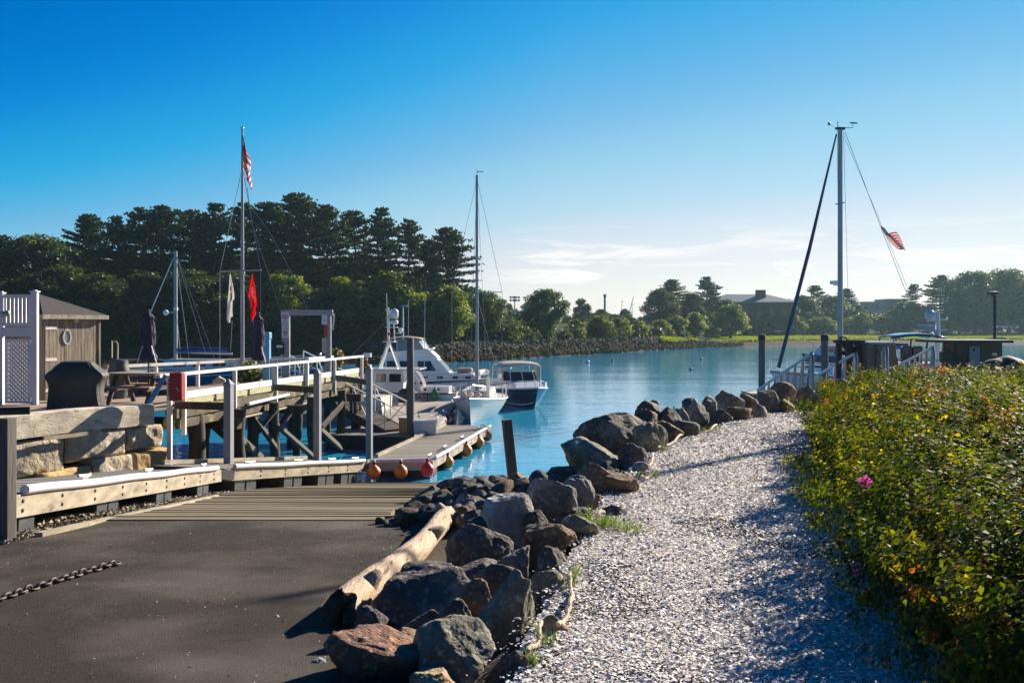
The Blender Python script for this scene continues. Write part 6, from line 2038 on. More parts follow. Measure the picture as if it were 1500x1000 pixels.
def boat_yacht():
    r = thing('motor_yacht', 'white flybridge motor yacht with a canvas enclosed upper helm behind the work boat', 'motor yacht', (0, 0, 0))
    L = 12.6; pb = P(750, 548, 57.5); ux = Vector((1, -.02, 0)).normalized(); SC = .76
    c = Vector((pb.x, pb.y, 0)) - ux * L / 2 * SC
    place(r, (c.x, c.y), ux); r.scale = (SC, SC, SC)
    pt, sh, hf = hull_fn(L, 3.8, 1.75, 1.25, .5, .9, 2.3, 1.2, .75)
    make_hull(r, pt, MAT['gel']); make_deck(r, pt, MAT['gel'], .02)
    edge_tube(r, pt, MAT['ink'], .995, .035, 'rub_rail', 0, 1, .02); edge_tube(r, pt, MAT['black'], .26, .05, 'boot_stripe', 0, .9)
    # raised foredeck trunk with dark portlights
    hs = lambda z: 1.42
    house(r, [(-2.5, 1.3), (3.9, 1.55), (3.4, 1.98), (-2.5, 2.02)], 1.5, 1.38, MAT['gel'], 'trunk_cabin')
    yy = lambda z: lerp(1.5, 1.38, (z - 1.3) / .7)
    for x in (-.2, .95, 2.1, 3.05): side_window(r, [(x - .22, 1.62), (x + .22, 1.63), (x + .22, 1.82), (x - .22, 1.81)], yy, MAT['black'], 'portlight', frame=False)
    before = set(r.children)
    # main cabin
    house(r, [(-4.2, 1.9), (.75, 1.98), (-.35, 3.18), (-4.2, 3.18)], 1.40, 1.25, MAT['gel'], 'deckhouse')
    y2 = lambda z: lerp(1.40, 1.25, (z - 1.9) / 1.28)
    for q in ([(-1.75, 2.18), (-.35, 2.2), (-.78, 2.95), (-1.75, 2.95)], [(-3.1, 2.18), (-2.0, 2.18), (-2.0, 2.95), (-3.1, 2.95)], [(-4.05, 2.18), (-3.3, 2.18), (-3.3, 2.95), (-4.05, 2.95)]):
        side_window(r, q, y2)
    for a, b in ((-1.15, -.42), (-.36, .36), (.42, 1.15)):
        m = MB(); n = Vector((.74, 0, .67))
        vs = [Vector((.75, a, 1.98)).lerp(Vector((-.35, a, 3.18)), .18) + n * .02, Vector((.75, b, 1.98)).lerp(Vector((-.35, b, 3.18)), .18) + n * .02,
              Vector((.75, b, 1.98)).lerp(Vector((-.35, b, 3.18)), .82) + n * .02, Vector((.75, a, 1.98)).lerp(Vector((-.35, a, 3.18)), .82) + n * .02]
        m.add(vs, [(0, 1, 2, 3)]); m.build('windscreen', MAT['glass'], r, local=True)
    # flybridge coaming, enclosure
    house(r, [(-4.6, 3.18), (-.25, 3.18), (-1.0, 3.85), (-4.2, 3.6)], 1.32, 1.30, MAT['gel'], 'flybridge')
    m = MB(); rows = []
    for x0, x1, z, w in ((-3.4, -1.05, 3.86, 1.18), (-3.3, -1.5, 4.55, 1.10)):
        rows.append([(x0, -w, z - .15 * (z < 4)), (x1 - .25, -w, z), (x1, -w * .6, z), (x1, w * .6, z), (x1 - .25, w, z), (x0, w, z - .15 * (z < 4))])
    m.grid(rows); m.build('enclosure', MAT['clear_vinyl'], r, local=True)
    m = MB(); rows = [[(lerp(-4.1, -1.4, i / 8), 1.2 * cos(k * pi / 8), 4.52 + .16 * sin(pi * i / 8) + .12 * sin(k * pi / 8)) for k in range(9)] for i in range(9)]
    m.grid(rows); o = m.build('bimini', MAT['tan_canvas'], r, local=True, smooth='all'); k = o.modifiers.new('t', 'SOLIDIFY'); k.thickness = .04
    m = MB()
    for x0, x1 in ((-1.05, -1.5), (-2.2, -2.3), (-3.3, -3.3), (-4.1, -4.05)):
        for s in (-1, 1): m.tube([(x0, s * 1.2, 3.7), (x1, s * 1.15, 4.55)], .025, 6)
    m.build('canopy_frame', MAT['gel'], r, local=True)
    m = MB(); m.tube([(-.7, .9, 3.86), (-.7, -.9, 3.86)], .09, 6); m.build('instrument_pod', MAT['gel'], r, local=True)
    for o in set(r.children) - before: o.location.x += 1.0
    m = MB(); m.box((2.7, 0, 2.2), (1.2, 1.1, .36)); m.build('dinghy_cover', MAT['tan_canvas'], r, local=True, bevel=.15)
    m = MB(); m.ball((4.1, .5, 2.05), .3, 12, 8, (1.5, 1, .8)); m.build('buoy_bag', MAT['white_canvas'], r, local=True, smooth=True)
    stanchions(r, pt, .5, .93, 6, .6, MAT['steel'], True, 'bow_rail')
    wire(r, [(-3.0, -1.1, 3.2), (-3.1, -1.1, 8.0)], .018, MAT['gel'], 'aerial')


def boat_blue_sail():
    r = thing('sailboat', 'blue hulled sailboat with a bare mast moored behind the wharf', 'sailboat', (0, 0, 0))
    d = 57.0; c = P(312, 560, d)
    place(r, (c.x, c.y), (1, .05))
    L = 12.4
    pt, sh, hf = hull_fn(L, 3.6, 2.0, 1.7, .5, .75, 2.0, 1.4, .6)
    make_hull(r, pt, MAT['blue_hull']); make_deck(r, pt, MAT['gel'])
    edge_tube(r, pt, MAT['gel'], .90, .025, 'cove_stripe')
    house(r, [(-2.5, 1.75), (2.4, 1.9), (2.0, 2.3), (-2.5, 2.35)], 1.1, .95, MAT['gel'], 'cabin')
    for x in (-1.6, -.5, .6): side_window(r, [(x - .35, 1.95), (x + .35, 1.97), (x + .35, 2.2), (x - .35, 2.2)], lambda z: 1.05, frame=False)
    xm = P(258, 400, d).x - c.x
    mast(r, xm, 1.8, 8.5, .12, MAT['mast_paint'])
    for px, py in ((222, 462), (280, 528), (304, 520), (318, 530), (268, 530)):
        q = P(px, py, d); top = 8.4 if px != 268 else 5.5
        wire(r, [(xm, 0, top), (q.x - c.x, -.3, q.z)], .03 if px == 222 else .014, MAT['mast_paint'] if px == 222 else None)
    m = MB(); m.tube([(xm + .1, 0, 2.75), (xm + 3.2, 0, 2.65)], .06, 8); m.build('boom', MAT['mast_paint'], r, local=True)
    m = MB(); rows = [[(xm + .2 + i * .3, .16 * cos(k * pi / 5), 2.85 + .2 * sin(k * pi / 5) * (1 - i * .04)) for k in range(10)] for i in range(10)]
    m.grid(rows, closed=True); m.build('sail_cover', MAT['blue_canvas'], r, local=True, smooth=True)
    m = MB(); m.box((xm + .02, -.02, 5.2), (.2, .22, .16)); m.ball((xm - .55, 0, 5.0), .16); m.bar((xm, 0, 5.0), (xm - .55, 0, 5.0), .05); m.build('radar', MAT['gel'], r, local=True)
    stanchions(r, pt, .05, .92, 8, .6, MAT['steel'])


def boat_inner():
    r = thing('cabin_cruiser', 'white hull seen through the piles under the wharf', 'boat', (0, 0, 0))
    c = P(440, 600, 42.0)
    place(r, (c.x - .2, c.y + 2.5), (-1, .1))
    pt, sh, hf = hull_fn(7.2, 2.6, 1.45, 1.15, .3, .9)
    make_hull(r, pt, MAT['gel_old']); make_deck(r, pt, MAT['gel_old'])
    edge_tube(r, pt, MAT['navy'], .98, .04, 'rub_rail')
    house(r, [(-1.2, 1.1), (1.8, 1.25), (1.2, 1.8), (-1.2, 1.9)], .95, .8, MAT['gel_old'], 'cabin')
    m = MB(); q = pt(.3, .72, 1)
    m.box(q + Vector((0, .015, 0)), (1.2, .02, .05)); m.build('hull_stripe', MAT['navy'], r, local=True)
    r = thing('outboard_skiff', 'small grey skiff with a black outboard motor between the gangway and the pale dock', 'boat', (0, 0, 0))
    c = P(566, 604, 46.5); place(r, (c.x - 1.75, c.y), (-1, -.12))
    pt, sh, hf = hull_fn(4.6, 1.7, .75, .55, .2, .92, 2.6)
    make_hull(r, pt, MAT['gel_old']); make_deck(r, pt, MAT['tub'], .22)
    edge_tube(r, pt, MAT['gel'], 1, .03, 'gunwale')
    m = MB()
    for x in (-1.0, .4): m.box((x, 0, .48), (.28, 1.45, .04))
    m.build('thwart', MAT['pale_trim'], r, local=True)
    m = MB(); rows = []
    for z, a, b in ((.62, .18, .16), (.72, .30, .22), (1.0, .33, .24), (1.2, .28, .21), (1.28, .15, .12)):
        rows.append([(-2.55 + a * cos(k * pi / 8) - .10 * (z - .6), b * sin(k * pi / 8), z) for k in range(16)])
    m.grid(rows, closed=True); m.add(rows[-1], [tuple(range(16))]); ob = m.build('outboard', MAT['black'], r, local=True, smooth=True)
    m = MB(); m.box((-2.6, 0, .3), (.16, .1, .7)); m.build('leg', MAT['black'], ob, local=True)


def boat_right_sail():
    r = thing('sailboat', 'large white sailboat with a tall mast and dark furled forestay past the rock bank', 'sailboat', (0, 0, 0))
    d = 60.0; pb, pst = P(1126, 545, 59), P(1392, 545, 61)
    ux = (Vector((pb.x, pb.y, 0)) - Vector((pst.x, pst.y, 0))); L = ux.length; ux.normalize()
    c = (pb + pst) / 2; place(r, (c.x, c.y), ux)
    pt, sh, hf = hull_fn(L, 3.5, 1.62, 1.25, .5, .78, 2.0, 1.1, .65)
    make_hull(r, pt, MAT['gel']); make_deck(r, pt, MAT['gel'])
    edge_tube(r, pt, MAT['navy'], .93, .03, 'cove_stripe')
    house(r, [(-2.6, 1.2), (2.2, 1.35), (1.7, 1.72), (-2.6, 1.85)], 1.1, .95, MAT['gel'], 'cabin')
    for x in (-1.5, -.2, 1.0): side_window(r, [(x - .35, 1.42), (x + .35, 1.44), (x + .3, 1.62), (x - .35, 1.64)], lambda z: 1.04, frame=False)
    xl = lambda px: (c - P(px, 500, d)).dot(-ux) if False else (P(px, 500, d) - c).dot(ux)
    xm = xl(1228)
    zt = CAMH + (YH - 191) / FPX * d
    mo = mast(r, xm, 1.5, zt, .165, MAT['mast_paint'])
    m = MB(); m.box((xm, 0, zt + .06), (.55, .22, .14)); m.tube([(xm + .3, 0, zt + .1), (xm + .72, 0, zt + .3)], .02, 4); m.tube([(xm - .3, 0, zt + .1), (xm - .8, 0, zt + .15), (xm - .85, 0, zt + .4)], .02, 4); m.bar((xm - 1.1, 0, zt + .42), (xm - .65, 0, zt + .42), .07); m.ball((xm + .72, 0, zt + .32), .09); m.tube([(xm + .15, 0, zt), (xm + .15, 0, zt + .5)], .025, 4)
    m.build('masthead_gear', MAT['black'], mo, local=True)
    m = MB(); z = CAMH - (414 - YH) / FPX * d; m.box((xm + .32, -.1, z), (.42, .36, .22)); m.bar((xm, 0, z - .15), (xm + .4, -.1, z - .15), .06); m.build('deck_light', MAT['gel'], mo, local=True, bevel=.05)
    m = MB(); z = CAMH - (297 - YH) / FPX * d; m.bar((xm - .3, 0, z), (xm + .3, 0, z - .12), .06); m.build('steaming_light', MAT['black'], mo, local=True)
    bowx = xl(1131)
    m = MB(); m.tube([(xm + .25, 0, zt - .3), ((xm + bowx) / 2, 0, (zt + 1.9) / 2 - .1), (bowx, 0, 1.75)], [.05, .115, .12], 8); m.build('furled_genoa', MAT['navy'], r, local=True, smooth=True)
    sx = lambda px, py: Vector((xl(px), .2, CAMH - (py - YH) / FPX * d))
    wire(r, [(xm - .3, 0, zt - .1), sx(1290, 332), sx(1330, 425)], .016); wire(r, [(xm - .25, 0, zt - .4), sx(1302, 352), sx(1342, 440)], .012)
    wire(r, [(xm + .2, 0, zt), (xm + .22, .3, 4.2)], .012); wire(r, [(xm - .1, .2, zt - .2), (xm - .2, .8, 1.6)], .012)
    wire(r, [sx(1150, 478), sx(1200, 520)], .02, MAT['mast_paint'])
    m = MB(); m.tube([(xm - .2, 0, 2.9), (xm - 4.6, 0, 2.8)], .09, 8); m.build('boom', MAT['mast_paint'], r, local=True)
    m = MB(); rows = [[(xm - .3 - i * .45, .2 * cos(k * pi / 5), 3.05 + .26 * sin(k * pi / 5) * (1 - i * .05)) for k in range(10)] for i in range(10)]
    m.grid(rows, closed=True); m.build('sail_cover', MAT['blue_canvas'], r, local=True, smooth=True)
    m = MB(); x1 = xl(1185); rows = [[(x1 + i * .3 - .9, .5 * cos(k * pi / 5), 1.75 + .22 * sin(k * pi / 5) * sin(.3 + i * .4)) for k in range(6)] for i in range(7)]
    m.grid(rows); m.build('dodger', MAT['blue_canvas'], r, local=True, smooth=True)
    stanchions(r, pt, .08, .92, 8, .62, MAT['steel'])
    # ensign on the backstay
    a, b = P(1290, 331, d), P(1304, 354, d)

    def fn(u, v):
        p = a.lerp(b, 1 - v) + Vector((1.02 * u, 0, -.60 * u - .10 * sin(u * 5)))
        p.y += .12 * sin(u * 8 + v * 3)
        p.z += -.12 * u * (1 - v) + .05 * sin(u * 9)
        return p
    flag_grid('ensign', 'small stars and stripes ensign flying from the backstay of the large sailboat', fn, 39, 26, usa, ('flag_red', 'flag_white', 'flag_blue'))


def boat_canopy():
    r = thing('trawler', 'white boat with a dark blue canopy and white radar mast beyond the rose bushes', 'boat', (0, 0, 0))
    d = 44.0; c = P(1335, 540, d); place(r, (c.x + .6, c.y), (-1, .12))
    pt, sh, hf = hull_fn(9.5, 3.3, 2.1, 1.5, .5, .9)
    make_hull(r, pt, MAT['gel']); make_deck(r, pt, MAT['gel'])
    edge_tube(r, pt, MAT['navy'], .97, .04, 'rub_rail')
    ux = Vector((-1, .12, 0)).normalized(); X = lambda px: (P(px, 500, d) - Vector((c.x + .6, c.y, 0))).dot(ux)
    house(r, [(X(1372), 1.6), (X(1290), 1.7), (X(1300), 2.6), (X(1372), 2.6)], 1.2, 1.1, MAT['gel'], 'deckhouse')
    for i in range(3):
        x = lerp(X(1368), X(1306), (i + .5) / 3); side_window(r, [(x - .3, 1.95), (x + .3, 1.95), (x + .3, 2.4), (x - .3, 2.4)], lambda z: 1.17)
    x0, x1 = X(1298), X(1373)
    m = MB(); rows = [[(lerp(x0, x1, i / 8), 1.25 * cos(k * pi / 8), 3.62 + .16 * sin(pi * (i + .6) / 9.2) + .10 * sin(k * pi / 8)) for k in range(9)] for i in range(9)]
    m.grid(rows); o = m.build('canopy', MAT['navy'], r, local=True, smooth='all'); k = o.modifiers.new('t', 'SOLIDIFY'); k.thickness = .05
    m = MB()
    for f in (.03, .35, .65, .97):
        x = lerp(x0, x1, f)
        for s in (-1, 1): m.tube([(x + .12, s * 1.2, 2.4), (x, s * 1.22, 3.64)], .028, 6)
    for s in (-1, 1): m.tube([(x0, s * 1.22, 2.75), (x1, s * 1.22, 2.75)], .02, 5)
    m.build('canopy_frame', MAT['black'], r, local=True)
    m = MB()
    for x in (X(1330), X(1345)): m.box((x, -.2, 2.95), (.42, .45, .75))
    m.build('seat', MAT['navy'], r, local=True, bevel=.06)
    xm = X(1373); m = MB(); m.tube([(xm, 0, 2.0), (xm, 0, 4.9)], [.16, .09], 10)
    m.bar((xm + .45, 0, 4.45), (xm - .35, 0, 4.5), .06); m.bar((xm + .5, 0, 4.02), (xm - .4, 0, 4.05), .06); m.ball((xm - .38, 0, 4.55), .06)
    mo = m.build('mast', MAT['gel'], r, local=True, smooth=True)
    m = MB(); m.lathe([(.22, 0), (.24, .1), (.22, .28), (.12, .4), (0, .43)], (xm + .32, 0, 4.5), 16); m.build('radome', MAT['gel'], mo, local=True, smooth='all')
    m = MB(); m.tube([(xm + .18, 0, 4.16), (xm + .85, 0, 4.16)], .11, 10); m.build('radar_scanner', MAT['gel'], mo, local=True, smooth=True)
    m = MB(); m.ball((xm + .22, -.1, 3.85), .10); m.build('horn', MAT['gel'], mo, local=True, smooth=True)


def boat_far():
    r = thing('moored_boat', 'small far motorboat with a blue top moored past the sailboat piling', 'boat', (0, 0, 0))
    d = 112.0; c = P(1213, 515, d); place(r, (c.x, c.y), (-1, -.2))
    pt, sh, hf = hull_fn(6.5, 2.4, 1.2, .8); make_hull(r, pt, MAT['blue_hull']); make_deck(r, pt, MAT['gel'])
    house(r, [(-1.5, .8), (1.4, 1.0), (.6, 1.9), (-1.5, 1.9)], .9, .8, MAT['gel'], 'cabin')
    side_window(r, [(-1.2, 1.3), (.7, 1.3), (.4, 1.75), (-1.2, 1.75)], lambda z: .86, frame=False)
    m = MB(); m.box((-.6, 0, 1.97), (2.3, 1.7, .1)); m.build('canvas_top', MAT['blue_canvas'], r, local=True)
    for (px, py, rr, mt, lb) in ((861, 532, .24, 'gel', 'white round mooring buoy nearest the navy motorboat'), (1012, 542, .16, 'black', 'small dark mooring buoy in open water above the rock bank'),
                                 (1190, 521, .26, 'blue_hull', 'dark mooring buoy near the far blue topped boat'), (897, 529, .14, 'black', 'tiny dark float past the white mooring buoy'), (1027, 526, .15, 'black', 'tiny dark float far out toward the marsh')):
        p = PZ(px, py, 0); m = MB(); m.ball((p.x, p.y, rr * .5), rr, 14, 10); m.tube([(p.x, p.y, rr * 1.4), (p.x, p.y, rr * 1.7)], .03, 6)
        tag(m.build('mooring_buoy', MAT[mt], smooth=True), lb, 'buoy', 'mooring buoys')
    r = thing('tender', 'small white tender with a black outboard showing over the rock bank', 'boat', (0, 0, 0))
    d = 31.0; c = P(1035, 590, d); place(r, (c.x - .2, c.y), (-1, -.3))
    pt, sh, hf = hull_fn(3.6, 1.5, .95, .8, .2, .92); make_hull(r, pt, MAT['gel']); make_deck(r, pt, MAT['tub'], .2); edge_tube(r, pt, MAT['blue_canvas'], 1, .05, 'gunwale')
    c2 = P(1046, 575, 31); m = MB(); m.ball((-1.85, 0, 1.55), .24, 12, 8, (1, .8, 1.2)); m.box((-1.85, 0, .9), (.16, .12, 1.2)); m.build('outboard', MAT['black'], r, local=True, smooth=True)
    m = MB(); m.tube([(.9, 0, .9), (.9, 0, 1.75)], .03, 6); m.box((.9, 0, 1.5), (.1, .6, .06)); m.build('light_staff', MAT['steel'], r, local=True)


boat_small_sail(); boat_navy(); boat_work(); boat_yacht(); boat_blue_sail(); boat_inner(); boat_right_sail(); boat_canopy(); boat_far()

# ================================================================== ROCKS, LOG, CHAIN, BUSHES
def rock_mat(name, c1, c2, c3):
    m = M(name, c1, 0.85, c2, 7.0, 1.0, 9, col3=c3, scale3=3.4, lo3=.50, hi3=.62, bdist=.07, spec=.25)
    nt = m.node_tree; N, L = nt.nodes.new, nt.links.new
    b = nt.nodes['Principled BSDF']
    mp = next(n for n in nt.nodes if n.type == 'MAPPING'); bp = next(n for n in nt.nodes if n.type == 'BUMP')
    col = b.inputs['Base Color'].links[0].from_socket
    # fine grain relief
    nz = N('ShaderNodeTexNoise'); nz.inputs['Scale'].default_value = 45; nz.inputs['Detail'].default_value = 6; L(mp.outputs[0], nz.inputs['Vector'])
    b2 = N('ShaderNodeBump'); b2.inputs['Strength'].default_value = .8; b2.inputs['Distance'].default_value = .012
    L(nz.outputs[0], b2.inputs['Height']); L(bp.outputs[0], b2.inputs['Normal'])
    # cracks along warped cell borders
    wz = N('ShaderNodeTexNoise'); wz.inputs['Scale'].default_value = 4; L(mp.outputs[0], wz.inputs['Vector'])
    vm = N('ShaderNodeVectorMath'); vm.operation = 'MULTIPLY_ADD'; L(wz.outputs['Color'], vm.inputs[0]); vm.inputs[1].default_value = (.35, .35, .35); L(mp.outputs[0], vm.inputs[2])
    st = N('ShaderNodeMapping'); st.inputs['Scale'].default_value = (1, 1.6, 2.4); st.inputs['Rotation'].default_value = (.5, .3, .2); L(vm.outputs[0], st.inputs['Vector'])
    vo = N('ShaderNodeTexVoronoi'); vo.feature = 'DISTANCE_TO_EDGE'; vo.inputs['Scale'].default_value = 2.3; L(st.outputs[0], vo.inputs['Vector'])
    mr = N('ShaderNodeMapRange'); mr.inputs['From Max'].default_value = .022; L(vo.outputs['Distance'], mr.inputs['Value'])
    b3 = N('ShaderNodeBump'); b3.inputs['Strength'].default_value = .45; b3.inputs['Distance'].default_value = .025
    L(mr.outputs[0], b3.inputs['Height']); L(b2.outputs[0], b3.inputs['Normal']); L(b3.outputs[0], b.inputs['Normal'])
    # pale lichen and mineral freckles
    lz = N('ShaderNodeTexNoise'); lz.inputs['Scale'].default_value = 26; lz.inputs['Detail'].default_value = 8; L(mp.outputs[0], lz.inputs['Vector'])
    lr = N('ShaderNodeMapRange'); lr.inputs['From Min'].default_value = .56; lr.inputs['From Max'].default_value = .66; lr.inputs['To Max'].default_value = .55; L(lz.outputs[0], lr.inputs['Value'])
    mx = N('ShaderNodeMix'); mx.data_type = 'RGBA'; L(lr.outputs[0], mx.inputs['Factor']); L(col, mx.inputs['A'])
    mx.inputs['B'].default_value = (min(.6, c3[0] * 1.5), min(.58, c3[1] * 1.5), min(.52, c3[2] * 1.45), 1)
    L(mx.outputs['Result'], b.inputs['Base Color'])
    return m


RM = [rock_mat('grey_rock', (0.269, 0.256, 0.237), (0.125, 0.122, 0.119), (0.425, 0.400, 0.350)),
      rock_mat('green_grey_rock', (0.281, 0.263, 0.194), (0.125, 0.122, 0.094), (0.450, 0.413, 0.294)),
      rock_mat('brown_rock', (0.275, 0.181, 0.115), (0.119, 0.080, 0.056), (0.475, 0.312, 0.188)),
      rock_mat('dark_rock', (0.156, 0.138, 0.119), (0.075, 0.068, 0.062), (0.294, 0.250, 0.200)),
      rock_mat('tan_rock', (0.525, 0.356, 0.194), (0.312, 0.206, 0.125), (0.550, 0.463, 0.288)),
      rock_mat('pale_rock', (0.450, 0.425, 0.388), (0.250, 0.237, 0.225), (0.550, 0.550, 0.500)),
      rock_mat('rusty_rock', (0.269, 0.140, 0.094), (0.131, 0.085, 0.069), (0.425, 0.219, 0.112))]
import bmesh
ICO = {}
for lv in (2, 3, 4, 5, 6):
    _b = bmesh.new(); bmesh.ops.create_icosphere(_b, subdivisions=lv, radius=1.0)
    ICO[lv] = (np.array([v.co[:] for v in _b.verts]), [[v.index for v in f.verts] for f in _b.faces]); _b.free()


def rock_verts(seed, lv, ncut=10, rough=1.0):
    rng = np.random.default_rng(seed)
    d, f = ICO[lv]
    n = rng.normal(0, 1, (ncut, 3)); n /= np.linalg.norm(n, axis=1, keepdims=True)
    p = rng.uniform(.55, 1.0, ncut)
    dots = d @ n.T
    r = np.where(dots > .05, p / np.maximum(dots, .05), 9.0)
    k = 34.0                                # soft minimum keeps slightly worn edges
    r = -np.log(np.exp(-k * np.minimum(r, 1.35)).sum(1) + math.exp(-k * 1.22)) / k
    r = np.clip(r, .4, 1.3)
    v = d * r[:, None]
    for i in range(len(v)):
        q = Vector(v[i]) + Vector((seed * 1.7, seed * .3, 0))
        a = mnoise.fractal(q * 1.7, 1.0, 2.0, 5) * .085 * rough
        if lv >= 4: a += mnoise.ridged_multi_fractal(q * 2.6, .9, 2.1, 6, 1.0, 2.0) * .040 * rough - .05
        v[i] *= 1 + a
    v /= np.abs(v).max(0)
    return v, f


def rock(px, py, w, h, d, mi, label, seed, depth=.9, yaw=None, group='boulders lining the shell path', name='boulder'):
    """a boulder whose picture is about w x h photo pixels round (px, py)"""
    if 'path edge' in label or 'alone on' in label:
        d0 = 1.6 * FPX / (py + h * .42 - YH); d = min(d, d0 * (1 + w / 2 / FPX * depth * .9))
    s = d / FPX; c = P(px, py, d)
    lv = 6 if (w > 75 and d < 8.5) else (5 if w > 44 else (4 if w > 30 else 3))
    v, f = rock_verts(seed, lv)
    rng = random.Random(seed * 3 + 1)
    a = rng.uniform(-.35, .35) if yaw is None else yaw
    hw, hh = w * s / 2 * 1.04, h * s / 2 * 1.12
    dd = hw * depth
    R = np.array([[cos(a), -sin(a)], [sin(a), cos(a)]])
    v = v.copy(); v[:, :2] = v[:, :2] @ R.T
    v /= np.abs(v).max(0)
    v = v * np.array([hw, dd, hh])
    gap = (c.z - hh) - min(land_z(c.x, c.y + dd * .25), 2.6) + .04      # reach down to the ground it rests on
    if gap > 0:
        v[:, 2] = np.where(v[:, 2] < 0, v[:, 2] * (1 + min(gap, .55) / hh), v[:, 2])
    m = MB(); m.v = [tuple(q) for q in v]; m.f = [list(q) for q in f]; m.mi = [0] * len(f)
    o = m.build(name, RM[mi], local=True, smooth='all')
    me = o.data
    lowz = float(v[:, 2].min()); me.transform(Matrix.Translation((0, 0, -lowz)))
    o.location = (c.x, c.y + dd * .25, c.z + lowz - .02)
    tag(o, label, 'boulder', group)
    return o


